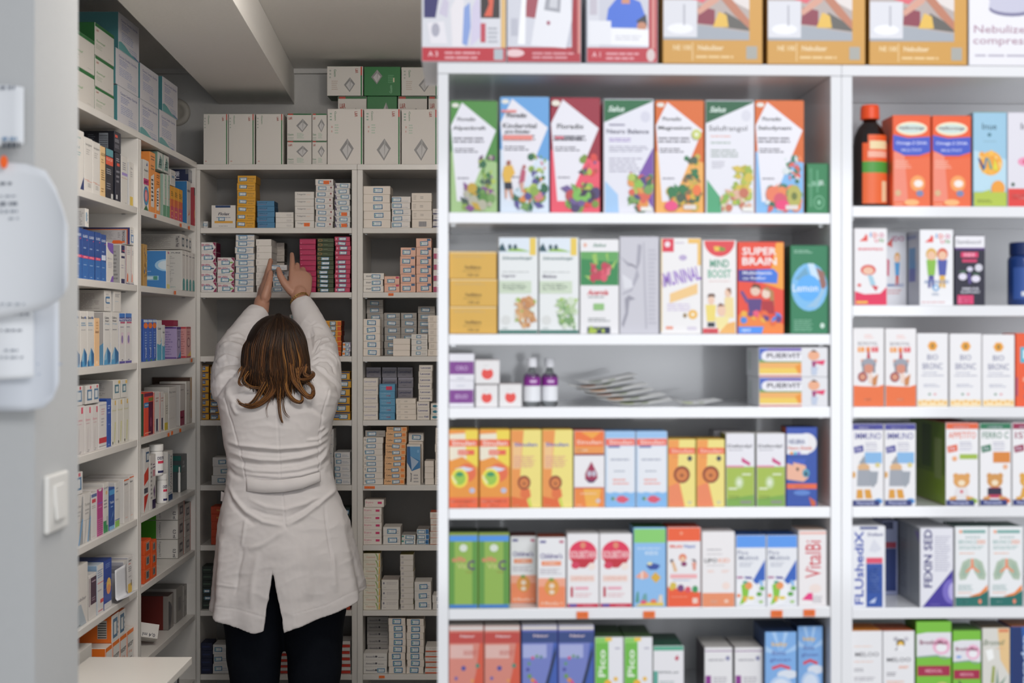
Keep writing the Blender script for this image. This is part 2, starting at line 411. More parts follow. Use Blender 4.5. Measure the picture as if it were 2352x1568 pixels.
paper('notice_sheet', 'large curling white notice with a printed table, middle of the near partition', [(-90, 372, 735, 2.17), (0, 372, 730, 2.17), (60, 376, 718, 2.165), (105, 392, 706, 2.155), (128, 432, 694, 2.145), (145, 480, 680, 2.135), (156, 520, 655, 2.125)], [(0, 22, 424, 6, '#777b82'), (0, 118, 452, 4, '#9aa0a8'), (0, 128, 472, 9, '#83888f'), (0, 130, 488, 6, '#9aa0a8'), (20, 110, 504, 5, '#a9aeb4'), (0, 60, 700, 4, '#a5abb2')], .03)
paper('notice_sheet', 'lower white notice with blue handwriting, under the large curling notice', [(-90, 690, 945, 2.176), (60, 690, 944, 2.176), (100, 690, 936, 2.17), (122, 690, 915, 2.165), (135, 690, 880, 2.16)], [(86, 130, 775, 4, '#9aa6bb'), (86, 132, 812, 5, '#8d9ab5'), (86, 130, 838, 4, '#9aa6bb'), (88, 128, 862, 4, '#a5b0c4')], .015, '#e0e4ea')
paper('notice_sheet', 'short typed slip lying over the lowest notice on the near partition', [(-90, 700, 872, 2.168), (0, 700, 872, 2.168), (78, 700, 866, 2.166)], [(0, 60, 724, 5, '#8c9098'), (0, 55, 760, 4, '#8c9098'), (10, 40, 806, 4, '#9aa0a8'), (0, 50, 822, 4, '#9aa0a8')], .01)
m = MB(); p_ = at(9, 372, 2.16); m.lathe([(.0, 0), (.010, 0), (.0095, .0015), (0, .0018)], M('#ff6a1f', .5, name='orange_sticker_paper'), seg=20, sx=.6, sy=1)
o = m.build('orange_sticker'); o.rotation_euler = (math.radians(90), 0, 0); o.location = p_; tag(o, 'small orange round sticker between the two upper notices on the partition', 'sticker')

# ---------------------------------------------------------------- shelving
uF = lambda x: FR_FRONT.hit(x, 755)[0]
unit('shelving_unit', FR_FRONT, 0, uF(1933), ZF[1:], ZF[0], 'tall white melamine shelving bay nearest the aisle, full of syrup cartons',
     tags=[(1338, 1412, .020, .0115), (1491, 1411, .020, .0115), (1784, 1409, .020, .0115), (1859, 1407, .020, .0115)])
unit('shelving_unit', FR_FRONT, uF(1933.6), uF(1933.6) + .80, ZF2[1:], ZF2[0], 'tall white melamine shelving bay to the right, with brown bottle and bear cartons')
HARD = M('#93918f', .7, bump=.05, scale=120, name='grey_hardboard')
uB = lambda x: FR_BACK.hit(x, 755)[0]
BT = lambda px, py, w=.018: (px, py, w, .0085)
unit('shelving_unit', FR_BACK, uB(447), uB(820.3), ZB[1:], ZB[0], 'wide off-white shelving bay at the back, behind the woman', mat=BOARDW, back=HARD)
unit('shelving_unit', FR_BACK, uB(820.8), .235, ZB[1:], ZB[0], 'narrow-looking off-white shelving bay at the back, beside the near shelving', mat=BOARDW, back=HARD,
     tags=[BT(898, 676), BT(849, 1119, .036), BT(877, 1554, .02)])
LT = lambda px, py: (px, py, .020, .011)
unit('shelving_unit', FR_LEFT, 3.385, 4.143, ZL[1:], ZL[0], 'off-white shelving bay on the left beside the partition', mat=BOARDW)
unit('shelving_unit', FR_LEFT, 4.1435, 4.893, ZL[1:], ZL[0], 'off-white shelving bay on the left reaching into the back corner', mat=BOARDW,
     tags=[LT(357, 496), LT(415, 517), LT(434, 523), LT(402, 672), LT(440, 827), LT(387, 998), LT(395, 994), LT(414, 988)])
# ================================================================ near shelving: carton artwork
WH, OFF = '#eceaee', '#f0ece4'
GRN = ['#5c8f3e', '#3f7a45', '#8fae4a', '#79a35a', '#b5c85c', '#2f6a48']
def kite(c1, c2, name1, name2, seed, cols, c3=None, nm2w=.72, sub='#55505e'):
    """white kite-shaped panel on a coloured carton, herbs and fruit in the lower right corner"""
    return [R(0, 0, 1, 1, c1), P(c2, 0, 0, 1, 0, 1, .45, 0, .55), P('#eeecf2', .24, .99, .98, .74, .36, .10, .13, .10, 0, .78),
            T(name1, .34, .84, .40, .035, '#2c2a30') if name1 else None,
            T(name2, .40, .755, nm2w, .045, '#26242b'), L(.05, .63, .80, .69, 2, sub), L(.08, .54, .62, .59, 2, sub), L(.14, .30, .46, .33, 1, '#8a8792'),
            E(.10, .965, .08, .02, '#e9e6dc'),
            BL(seed, .62, .18, .92, .50, 16, cols, .05, .10), BL(seed + 1, .30, .04, .92, .22, 26, cols, .07, .15)]
design('herb_green', '#5f9a4c', kite('#4f9040', '#a9c98b', 'Floradix', 'Alpenkraft', 3, GRN + ['#8a4f8e', '#c9a63c', '#b9b6a0', '#6c3f6a', '#41574a']))
design('herb_blue', '#8fbfe8', [kite('#6aa7e0', '#dfeaf6', None, 'Kindervital', 5, GRN + ['#e08a46', '#584f93', '#d8808a', '#cfe0ea'], nm2w=.70), T('Floradix', .34, .845, .42, .035, '#3a3740'), T('pro Kinder', .36, .70, .52, .035, '#26242b'),
    R(.06, .63, .66, .67, '#f08f84'), R(.02, .87, .33, .89, '#ee8d86'), P('#e9b94a', .08, .40, .24, .41, .30, .34, .22, .30, .22, .26, .08, .26, .04, .33), P('#20263a', .08, .26, .23, .26, .25, .20, .09, .20), P('#d9a184', .09, .20, .14, .20, .13, .12, .10, .12), P('#d9a184', .18, .20, .24, .20, .27, .13, .23, .12),
    E(.17, .43, .045, .022, '#a8624f'), P('#c05a73', .44, .38, .52, .36, .50, .27, .38, .25), E(.49, .395, .035, .018, '#b4605c'), P('#dba890', .40, .25, .48, .26, .47, .17, .43, .17)])
design('herb_red', '#b3283c', [kite('#9c1d35', '#f0566a', None, 'Floradix', 9, ['#b9c14c', '#7b9a3e', '#4b3f6e', '#c44c4c', '#6f5a94', '#7fbf58', '#e04a42', '#3c2e4a'], nm2w=.55), L(.10, .64, .78, .68, 2, '#55505e'), R(.08, .645, .26, .665, '#ea7f8e'), E(.10, .955, .09, .025, '#efe9d8')])
design('herb_neuro', '#e8e6ef', [R(0, 0, 1, 1, '#e9e8f0'), P('#14683a', 0, 1, 1, 1, .98, .985, 0, .80), T('Salus', .25, .92, .34, .05, '#dfeee4', 0, True, True), E(.84, .85, .10, .05, '#d9d8e4'), T('Neuro Balance', .48, .72, .86, .04, '#4d4a63'), R(.1, .77, .42, .785, '#8d89a0'), L(.10, .63, .60, .67, 2, '#9a7cc0'), L(.10, .54, .9, .60, 3, '#a9a6b6'), L(.10, .36, .8, .50, 5, '#b4b1c0'),
    P('#7a4fa8', 1, .58, 1, .02, .66, .30), P('#a8cdf2', .02, .28, .28, .16, .30, 0, .02, 0), BL(12, .55, .03, .95, .34, 30, GRN + ['#e0654e', '#e89a4a', '#54457e', '#8fc34e'], .07, .14), R(.74, .015, .98, .05, '#efeee6')])
design('herb_magnesium', '#e8812f', [kite('#de6a22', '#f4b25a', 'Floradix', 'Magnesium', 15, ['#2f7a49', '#3c8a52', '#8a6b45', '#d9b23a', '#f08a3c', '#4a5f4a', '#c8b04e'], nm2w=.70), E(.85, .70, .10, .045, '#cbd46a'), E(.85, .70, .04, .018, '#eef0d8'), E(.32, .06, .14, .045, '#ee4f86'), E(.86, .20, .09, .05, '#f2793f'), R(.58, .03, .84, .07, '#e6dcd6')])
design('herb_yellow', '#e9e8ee', [R(0, 0, 1, 1, '#eae9ef'), P('#125c36', 0, 1, 1, 1, .98, .985, 0, .80), T('Salus', .25, .925, .34, .05, '#dfeee4', 0, True, True), T('Salufrangol', .46, .75, .80, .06, '#4c4a52', 0, False), E(.84, .87, .10, .05, '#dcdbe4'), L(.10, .68, .62, .70, 1, '#e8a08c'), L(.10, .62, .55, .65, 1, '#a6b7ab'), L(.10, .50, .76, .58, 3, '#9aa79d'), L(.12, .40, .4, .47, 4, '#b5b3bd'),
    P('#4fa877', .02, .30, .30, .14, .32, 0, .02, 0), BL(22, .62, .12, .96, .42, 26, ['#d8c04e', '#c9b83e', '#e0cf74', '#b5bf4e', '#a0b64c'], .07, .13), BL(23, .34, .03, .9, .18, 16, ['#b7c24c', '#8fb84a', '#e0b49a', '#dcd6a8', '#c9745a'], .07, .13), R(.76, .015, .98, .05, '#efeee6')])
design('herb_salu', '#e37b35', [kite('#dd6a25', '#86bdec', 'Floradix', 'Saludynam', 31, ['#3a7f68', '#e0645a', '#4f9a6a', '#2f6f5a', '#dfe6e6', '#f08a54'], nm2w=.70), E(.35, .17, .14, .07, '#ee7f5c'), E(.5, .12, .13, .06, '#d9566c'), E(.56, .07, .16, .045, '#f0457c'), E(.80, .15, .15, .10, '#b9b45a'), E(.80, .15, .06, .035, '#6d7a3c'), R(.62, .03, .88, .07, '#e6dcd6')])
design('salus_small', '#2c8250', [R(.1, .12, .24, .92, '#4b996a'), L(.12, .14, .2, .9, 16, '#8fc3a3'), T('Salus', .32, .6, .62, .10, '#9ccfb0', 90), R(.44, .42, .52, .88, '#5da67a'), T('Jatamansi', .66, .62, .40, .10, '#cfe6d8', 90), E(.56, .22, .26, .14, '#7dba94'), E(.56, .22, .22, .118, '#2c8250'), E(.56, .22, .09, .05, '#8ac4a0')])
design('gold', '#e0b04c', [R(0, .96, 1, 1, '#f0d8a6'), L(.08, .80, .92, .88, 2, '#cfae74'), T('FemiBalance', .5, .42, .34, .13, '#6f5320'), L(.28, .26, .70, .33, 1, '#b08a3c'), T('120 ml', .5, .13, .24, .10, '#6f5320')])
def juice(name, seed, cols):
    return [R(0, .84, 1, 1, '#e4edf5'), P('#27505c', 0, .86, .0, .90, .09, .95, .19, .86), P('#9ac552', .17, .86, .40, .90, .62, .88, .82, .855), E(.28, .905, .05, .03, '#3a5a62'), E(.42, .905, .05, .03, '#3a5a62'), R(.80, .82, .96, 1, '#f0cf58'), T('Schoenenberger', .48, .785, .80, .04, '#3f6a6c', 0, True, True), L(.08, .64, .84, .655, 1, '#a9adab'), T(name, .26, .60, .36, .035, '#6b6478'), R(.0, .42, .84, .55, '#d2dfc6'), L(.08, .46, .78, .53, 3, '#6f8f7d'),
        R(0, 0, 1, .035, '#2f7468'), E(.18, .14, .12, .05, '#dfe0dc'), L(.08, .05, .28, .07, 1, '#8d9a95')] + [BL(seed, .45, .08, .92, .36, 34, cols, .06, .12)]
design('juice_ginger', '#eef0ee', juice('Ingwer', 41, ['#d29a62', '#c98a55', '#e0ae78', '#a9c15a', '#e7efe0', '#cf9058']) , top='#f2f2f0')
design('juice_melissa', '#eef0ee', juice('Melisse', 42, ['#9dbf86', '#bcd2a4', '#7fa86c', '#d7e3ca', '#a9cd63']), top='#f2f2f0')
design('cranberry', '#f1efef', [T('Salus', .5, .945, .36, .035, '#2c7a58', 0, True, True), E(.12, .945, .05, .022, '#ecb5a0'), R(0, .515, 1, .875, '#2f8a4c'), P('#63a95c', 0, .875, 1, .875, 1, .76, 0, .80), P('#9cc55e', .30, .84, .42, .86, .46, .74, .36, .72), P('#9cc55e', .66, .84, .72, .87, .74, .74), P('#a8cc66', .80, .72, .96, .79, .86, .69), P('#a8cc66', .1, .62, .28, .61, .24, .57), BL(44, .3, .59, .78, .72, 14, ['#d8485e', '#e0566a', '#c93c56', '#ea7a88'], .08, .12, .5), T('Acerola', .45, .44, .56, .055, '#d8404f', 0, True, True), L(.2, .385, .8, .405, 1, '#8c8f90'), R(.34, .25, .62, .32, '#93c47c'), L(.2, .13, .78, .18, 2, '#a5a8a8'), R(.18, 0, .78, .07, '#253052'), BL(45, .22, .01, .74, .06, 8, ['#b7cc4c', '#a5bf3e'], .05, .08, .6)])
design('grey_marble', '#cfcdd4', [P('#a9a7b2', .0, .80, .2, .74, .44, .66, .52, .74, .56, .92, .46, .93, .42, .70, .2, .70), P('#b0aeb9', .44, .68, .5, .60, .3, .44, .04, .40, .06, .42, .28, .46, .38, .60), P('#9c9aa6', .04, .10, .14, .22, .12, .36, .22, .40, .40, .36, .24, .34, .2, .2, .08, .06), P('#e2e1e6', .05, .62, .3, .55, .34, .48, .1, .46), P('#b7b5bf', .6, .95, .63, .95, .66, .5, .7, .05, .66, .05, .62, .5), L(.74, .1, .95, .9, 18, '#c0bec8')])
design('imunal', '#f3f0ee', [R(0, .86, .32, 1, '#e2354e'), E(.16, .94, .07, .03, '#f6e6ea'), P('#f5c567', .68, 1, 1, 1, 1, .72, .92, .72, .92, .95, .68, .95), L(.36, .95, .64, .975, 1, '#c5b5c9'), T('IMUNINAL', .50, .60, .98, .15, '#9a70c8', 12), E(.55, .80, .10, .03, '#bfaed2'), P('#f6cd8c', .22, .42, .92, .53, .92, .42, .22, .32), L(.15, .24, .92, .33, 3, '#d6c8e2'), E(.80, .20, .12, .05, '#f3bd52'), E(.80, .20, .05, .02, '#faeacb'), E(.60, .19, .05, .025, '#9a8158'), R(.12, .045, .3, .075, '#ee9a80'), L(.66, .04, .9, .08, 2, '#cdbedd'), R(0, .02, .03, 1, '#f4d9a0')])
design('mind_boost', '#f4efec', [E(.5, 1.0, .46, .17, '#e5474c', 180, 360), P('#f0c44c', .32, .94, .5, .94, .5, .89, .36, .89), P('#7d9c3c', .5, .94, .68, .92, .66, .89, .5, .89), T('MIND', .5, .755, .58, .085, '#5ea587'), T('BOOST', .5, .645, .70, .09, '#6fb496'), L(.18, .56, .84, .575, 1, '#e0b6ae'), E(.25, .36, .10, .05, '#f2cdb4'), P('#6b4a3a', .12, .39, .18, .43, .34, .43, .38, .39, .26, .40), P('#f3dd76', .08, .31, .40, .31, .36, .13, .12, .13), R(.14, .07, .36, .12, '#232b35'), E(.76, .44, .10, .05, '#f0c9ae'), P('#8a5a40', .70, .49, .84, .49, .86, .42), P('#f5dfa0', .66, .39, .92, .39, .94, .17, .64, .17), E(.56, .25, .13, .065, '#f2cbb0'), P('#7a4a34', .42, .29, .52, .33, .68, .30), P('#f6e7a2', .36, .18, .80, .18, .70, .04, .44, .04), P('#f2b868', .46, 0, .98, 0, .98, .13, .74, .11), R(0, 0, .46, .055, '#d9434c'), L(.1, .015, .4, .035, 1, '#f2b2b2')])
design('super_brain', '#ee4b33', [P('#f9a63e', 1, 1, .84, 1, .72, .70, .5, .56, 1, .48), P('#f6873a', 0, .2, .3, .26, 1, .1, 1, 0, 0, 0), T('SUPER', .47, .905, .76, .085, '#fbf2ee'), T('BRAIN', .47, .795, .76, .085, '#fbf2ee'), P('#3b3f95', 0, .70, .78, .71, .88, .66, .86, .55, .0, .575), P('#3f7be0', .4, .70, .78, .71, .88, .66, .86, .55, .4, .565), T('Multivitamin', .42, .667, .64, .035, '#e6ebf8'), T('cu fosfor', .36, .61, .52, .03, '#e6ebf8'),
    E(.38, .47, .11, .055, '#ecc9b4'), P('#6d3d28', .28, .50, .34, .55, .48, .53, .5, .48, .4, .51), P('#5b3f82', .20, .38, .52, .38, .50, .25, .24, .24), P('#6b4a8c', .04, .46, .10, .47, .24, .36, .18, .33), E(.62, .44, .10, .055, '#f0d5c2'), P('#b5834e', .54, .49, .64, .52, .78, .46, .80, .30, .70, .34, .70, .46), P('#b32a34', .52, .36, .78, .36, .80, .22, .54, .22),
    BL(51, .1, .12, .9, .22, 9, ['#4b8be0', '#f2b23e', '#ee5a7c', '#6b3f86', '#ef6a38'], .08, .1, .5), P('#4f95f0', 0, 0, .52, 0, .56, .075, 0, .075), T('NEW', .18, .035, .2, .03, '#dbe9fb')])
design('lemon_green', '#2b8056', [E(.5, .53, .49, .275, '#7fc0ee'), P('#6fa8c8', .1, .62, .4, .76, .5, .66, .3, .6), P('#9c6c62', .68, .76, .9, .7, .96, .55, .84, .48, .78, .6), P('#cfe6f6', .45, .8, .62, .8, .78, .62, .6, .6), P('#9cc6e4', .4, .3, .7, .3, .94, .5, .84, .52, .6, .36), E(.48, .52, .32, .15, '#5fb2f5'), T('Lemon', .39, .52, .68, .085, '#eef6fc', 0, False), L(.08, .92, .66, .965, 2, '#9ecbb2'), L(.08, .03, .62, .17, 6, '#7fb898'), E(.85, .09, .06, .03, '#d4e9dc')])
# third shelf
design('oral_top', '#efedf2', [R(0, .22, 1, .72, '#843f92'), T('ORO', .5, .46, .5, .18, '#c9a6d4'), E(.5, .46, .30, .22, '#9a62aa', 0, 1, 1), L(.3, .06, .7, .13, 1, '#b9bccb')])
design('oral_low', '#efedf2', [R(0, .14, 1, .66, '#843f92'), T('IDUO', .5, .40, .52, .17, '#cdb0d8'), L(.3, .80, .7, .86, 1, '#b9bccb')])
design('apple_box', '#f1eeec', [E(.5, .42, .25, .25, '#ee4f46'), E(.5, .70, .18, .13, '#f1eeec'), L(.35, .76, .62, .80, 1, '#d9d6d8'), R(0, .96, 1, 1, '#dcd6d4')], top='#8c6a62')
design('puervit', '#e9e8ea', [R(.0, 0, .62, 1, '#f6f4f2'), R(.0, .86, .62, 1, '#6a4fb0'), P('#4d63c4', .0, 1, .14, 1, .03, .6, 0, .6), R(0, .60, .04, .9, '#4b6fc0'), R(0, .46, .62, .60, '#7ea364'), E(.12, .72, .09, .18, '#f2f0f4'), R(.12, .54, .62, .90, '#f2f0f4'), R(0, .10, .62, .49, '#f5b466'), R(0, .10, .62, .3, '#f5d05e'), P('#f29a34', .52, .36, .62, .46, .62, .06, .58, .06), R(0, .03, .62, .10, '#f6efe6'), R(0, 0, .62, .045, '#e2674c'), T('PUERVIT', .36, .735, .50, .17, '#57505c'), E(.80, .74, .085, .17, '#f2b18c'), P('#5f3c30', .75, .88, .80, .95, .86, .86, .8, .87), P('#a23a78', .77, .54, .84, .54, .82, .34, .78, .34), P('#e8386a', .82, .54, .97, .58, .94, .40, .84, .46), P('#c5cfe2', .76, .34, .86, .34, .84, .05, .77, .05)], side='#d9dbde', s=[R(.15, .2, .2, .9, '#b3c5b8'), R(.3, .2, .34, .85, '#8fae9c')])
# fourth shelf
def sinu(*more): return list(more)
design('syrup_orange', '#f59a3c', [P('#f4ead2', 0, .62, 0, .95, 1, .97, 1, .9, .62, .62, .2, .58), P('#f7dc4c', .55, 1, 1, 1, 1, .5, .6, .62), P('#f29b38', 0, .60, .45, .66, 1, .52, 1, .1, 0, .1), R(0, .79, 1, .88, '#f5673f'), T('Sinulan', .5, .835, .84, .06, '#fde0d2'), R(.3, .68, .88, .745, '#f0674c'), T('Junior', .5, .712, .34, .04, '#fbd9cc'), E(.62, .45, .32, .12, '#ee7044'), P('#dce3f0', .2, .50, .5, .53, .86, .5, .7, .47, .3, .47), E(.36, .38, .30, .125, '#f6e24a'), E(.36, .38, .21, .09, '#9fcb4a'), E(.36, .43, .13, .03, '#3f9a62'), P('#f7efb0', .06, .4, .22, .3, .28, .32, .1, .42), R(0, 0, 1, .13, '#f5683c'), L(.05, .07, .96, .11, 1, '#fbb8a0'), L(.25, .02, .8, .05, 1, '#fbb8a0'), E(.8, .22, .1, .035, '#c3c6dc')], top='#f2d24a')
def lion(x, y, r): return [E(x, y, r, r * .42, '#8f3a1c'), E(x, y - .005, r * .72, r * .30, '#d97f3c'), E(x, y - .012, r * .2, r * .06, '#7a3018')]
design('syrup_lion', '#f6e480', [P('#f29a4a', 0, 0, 0, 1, .42, 1, .30, .42, .60, 0), P('#f7c78a', .04, .5, .04, .85, .36, .8, .3, .5), T('Sinulan', .49, .815, .78, .05, '#5a62c0'), L(.08, .52, .9, .68, 6, '#e3a08a'), P('#e9743a', .32, .24, .62, .24, .66, .14, .5, .09, .3, .14), lion(.43, .32, .22), P('#e8692f', 0, 0, .62, 0, .5, .1, 0, .14), L(.06, .02, .34, .04, 1, '#f8c8a0'), P('#cfdc4c', .55, .12, .62, .12, .7, 0, .62, 0)], top='#d9b23c')
design('syrup_drop', '#f2efef', [R(0, .80, 1, 1, '#f4742f'), P('#f8a83c', .2, .99, .9, .99, .6, .90), T('Sinulan', .5, .855, .86, .055, '#fdd2bc'), R(0, .70, 1, .80, '#f29a4a'), L(.08, .74, .5, .775, 1, '#f9dcc0'), R(0, .68, 1, .705, '#8e1c38'), R(0, 0, 1, .25, '#f3893a'), P('#f6b446', .3, .24, .9, .24, .8, 0, .4, 0), R(0, .245, 1, .26, '#c2442c'), L(.2, .17, .85, .2, 1, '#f9d0ac'), P('#a31f4c', .57, .60, .36, .44, .36, .37, .48, .32, .64, .32, .78, .38, .76, .45), E(.5, .44, .075, .04, '#c5bccb'), E(.66, .44, .075, .04, '#c5bccb'), P('#5a2a5e', .38, .37, .48, .32, .64, .32, .76, .37, .6, .345), E(.8, .08, .08, .03, '#dcc9c9'), L(.08, .02, .3, .045, 1, '#f9d0ac')], top='#b5441c')
design('syrup_sea', '#d7e6f6', [R(.06, .2, .97, .80, '#eceef2'), R(0, .92, 1, 1, '#9cc6ee'), R(0, .82, 1, .91, '#f46a55'), T('Sinulan', .52, .865, .82, .055, '#fcd3ca'), R(.08, .79, .48, .815, '#4f62a8'), L(.16, .62, .86, .67, 1, '#b0b4c2'), L(.28, .47, .78, .50, 1, '#9aa0b0'), L(.24, .30, .80, .40, 2, '#f0a79c'), P('#86bdee', 0, 0, 1, 0, 1, .20, .86, .18, .7, .2, .5, .18, .3, .2, .15, .18, 0, .2), P('#e2566e', .34, .10, .44, .145, .6, .15, .82, .10, .62, .05, .44, .06), E(.24, .11, .06, .022, '#3f8a5c'), P('#f2c15a', .29, .13, .33, .1, .29, .08)], top='#7fb2e0')
design('syrup_lion_small', '#f5e384', [P('#f6a04c', 0, 0, 0, 1, .40, 1, .34, .5, .62, 0), R(0, .79, 1, .88, '#f3623a'), T('Sinulan', .52, .835, .84, .055, '#fcc9b2'), L(.14, .74, .4, .765, 1, '#d98a5c'), E(.80, .72, .09, .04, '#3f4457'), lion(.5, .48, .31), P('#f28a5c', 0, 0, .6, 0, .38, .36, 0, .3), E(.8, .06, .09, .03, '#d9d2a0')], top='#caa02c')
design('defend', '#eeecf0', [T('Defendyl', .48, .83, .86, .055, '#4d4a50'), L(.08, .775, .6, .80, 1, '#a6a4ab'), P('#d03a80', .54, .62, .56, .68, .66, .65, .86, .60, .84, .56, .64, .60), R(0, 0, 1, .55, '#a9c14c'), R(0, .54, .62, .565, '#e783a8'), P('#7fae4a', 0, 0, 1, 0, 1, .16, 0, .10), E(.46, .33, .18, .10, '#b4cb74'), E(.46, .33, .13, .075, '#cfdfae'), E(.46, .33, .06, .035, '#e9f0da'), R(.56, .43, .88, .455, '#e2e9c6'), R(.08, .23, .38, .26, '#e2e9c6'), L(.08, .10, .55, .16, 2, '#7c9a3c'), R(.5, .035, .9, .08, '#8d9480')], side='#8a8f2a', top='#e4e1dc')
design('neubri', '#2b50a8', [R(0, .92, 1, 1, '#2d4fae'), E(.66, .80, .34, .13, '#f0ecec'), R(0, .66, .72, .92, '#efeff2'), T('NEUBRIA', .34, .82, .54, .06, '#5a6290'), T('Neuro Shields', .44, .74, .80, .045, '#d9684c'), E(.16, .675, .06, .02, '#f0a040'), E(.28, .675, .06, .02, '#6ac0d8'), E(.4, .675, .06, .02, '#9a84d0'), P('#f2b89c', 0, .54, .2, .56, .62, .52, .66, .46, .72, .36, .56, .31, 0, .34), P('#3a5cc0', 0, .60, .64, .60, .6, .53, .28, .55, .2, .59, .22, .52, 0, .545), E(.36, .47, .045, .022, '#3a2a2c'), E(.64, .42, .12, .055, '#5aa3b8'), E(.64, .41, .06, .03, '#2d5068'), R(0, .22, 1, .285, '#ef6a3c'), L(.2, .24, .8, .265, 1, '#f8c2a8'), E(.5, .17, .28, .035, '#5d86d0'), P('#d2603c', .74, .12, .96, .06, .96, 0, .82, 0)], side='#b3502a', top='#16204a')
# fifth shelf
design('green_c', '#93b84e', [P('#5f9a3e', 0, .02, .18, .02, .18, .98, 0, .98), P('#5f9a3e', .82, .02, 1, .02, 1, .98, .82, .98), R(0, .0, 1, .045, '#3a7ac8'), R(0, .89, 1, .965, '#4d96e8'), R(0, .965, 1, 1, '#8a9a3c'), E(.5, .80, .14, .05, '#dfe6d8'), T('alfa', .34, .65, .5, .07, '#e58a6c'), T('Vit', .44, .56, .36, .08, '#c6cf7e'), T('C', .78, .57, .26, .13, '#5a2470'), L(.6, .47, .86, .495, 1, '#a08a3c')], side='#4c7a2c', top='#2a3418')
design('child_vit', '#efeeee', [P('#f6a98a', 0, 0, 1, 0, 1, .42, 0, .42), R(0, 0, 1, .30, '#f48a58'), R(.06, .925, .28, .96, '#5f5c98'), R(.78, .925, .94, .96, '#c45a78'), T("Children's", .48, .74, .82, .075, '#60528e'), R(.12, .60, .84, .665, '#f2854e'), T('VITAMIN C', .48, .632, .6, .04, '#fbd9c4'), L(.06, .48, .9, .57, 3, '#c0b8c0'), E(.5, .29, .27, .12, '#e39a3c'), E(.48, .40, .1, .025, '#7f9c3c'), E(.5, .31, .1, .035, '#f0dcc4'), E(.5, .22, .1, .03, '#f0dcc4'), T('4 Months +', .5, .06, .82, .05, '#fbd2b8')], top='#8a3c20')
design('solbet', '#f2efef', [E(.5, .74, .45, .175, '#e62c55'), P('#c81f34', .1, .66, .9, .66, .84, .60, .72, .60, .58, .54, .42, .54, .3, .58, .15, .62), R(.06, .66, .94, .77, '#e4546a'), T('SOLBETAN', .5, .725, .84, .10, '#f6c8c8'), E(.5, .85, .09, .045, '#e88a6c'), E(.26, .575, .14, .05, '#d93a5a'), E(.78, .56, .12, .05, '#f7e6da'), R(.08, .35, .88, .44, '#f6e2da'), T('DEFENSIVE', .48, .395, .72, .055, '#eab2a0'), R(.1, .14, .18, .28, '#c22a48'), R(.24, .24, .68, .28, '#efb0be'), L(.24, .14, .8, .21, 2, '#eac2c4'), R(0, 0, 1, .05, '#cb2046'), R(.06, .008, .3, .045, '#4a52a8'), L(.5, .015, .92, .035, 1, '#eaa0ac')], top='#cfcbc8')
design('fish', '#8fc0ee', [R(0, .81, 1, .985, '#8ad26e'), L(.1, .73, .95, .77, 1, '#c3dcf4'), T('KIDS', .56, .68, .4, .045, '#dcebf9'), P('#2b4aa0', .38, .52, .5, .56, .74, .54, .84, .52, .72, .47, .5, .47), E(.5, .545, .08, .02, '#e8e2a8'), P('#f0a890', .04, .38, .16, .42, .3, .46, .46, .41, .46, .37, .3, .35, .14, .36), P('#f6dcd2', .22, .45, .28, .45, .28, .35, .22, .35), P('#e2b23a', .52, .37, .68, .44, .86, .37, .7, .30), P('#4f9a8a', .04, .05, .08, .18, .14, .2, .16, .06), P('#6ba7a8', .22, .05, .3, .16, .4, .17, .42, .05), P('#e8c93c', .02, .01, .3, .06, .94, .05, .94, .01), E(.3, .06, .1, .025, '#e0567c'), E(.62, .07, .1, .025, '#e8785c'), P('#e8d6c0', .76, .05, .8, .15, .9, .15, .92, .05)], top='#1a5a1c')
design('multivita', '#f2efef', [R(0, .83, 1, 1, '#f4602f'), E(.42, .93, .05, .022, '#f79a76'), T('Multi', .26, .765, .38, .045, '#ee6a55'), T('Vitami', .66, .765, .36, .045, '#5f7ac0'), E(.46, .62, .12, .05, '#e9825c'), E(.46, .60, .08, .035, '#f2c8a6'), E(.5, .54, .09, .03, '#8a2c66'), P('#e8bd92', .1, .58, .2, .57, .3, .45, .2, .44), P('#5a4a5c', .08, .6, .18, .6, .16, .57, .08, .56), P('#e8a08c', .74, .56, .88, .56, .86, .46, .78, .46), P('#5c4048', .72, .60, .84, .60, .88, .55), R(.08, .36, .9, .41, '#f6b2b4'), L(.16, .33, .8, .35, 1, '#9ab2d6'), P('#f25c30', 0, 0, 1, 0, 1, .18, .6, .2, .3, .23, 0, .25), BL(61, .1, .2, .2, .24, 1, ['#e2c446'], .1, .11, .5), E(.17, .265, .10, .045, '#dcc048'), E(.40, .235, .10, .045, '#74407c'), E(.62, .215, .09, .04, '#e05060'), E(.84, .22, .09, .045, '#3f9a5c'), L(.1, .12, .7, .14, 1, '#f8a486'), R(.76, .04, .92, .11, '#f6d2c2')], side='#d94a20', top='#b8401c')
design('lipokid', '#f3efee', [L(.14, .76, .74, .785, 1, '#8a848a'), L(.14, .70, .72, .72, 1, '#b3acb0'), T('LIPO', .26, .62, .40, .055, '#4a4648'), T('KID', .68, .62, .36, .055, '#f3b096'), L(.14, .55, .84, .57, 1, '#bdb6b8'), L(.16, .46, .4, .5, 2, '#f4c8b8'), L(.6, .46, .86, .5, 2, '#f4c8b8'), E(.74, .28, .12, .05, '#f8e2d8'), R(0, 0, 1, .185, '#f09468'), L(.26, .05, .5, .1, 2, '#f8cfb8'), E(.75, .075, .07, .025, '#f8cfb8')], top='#cfc9c6')
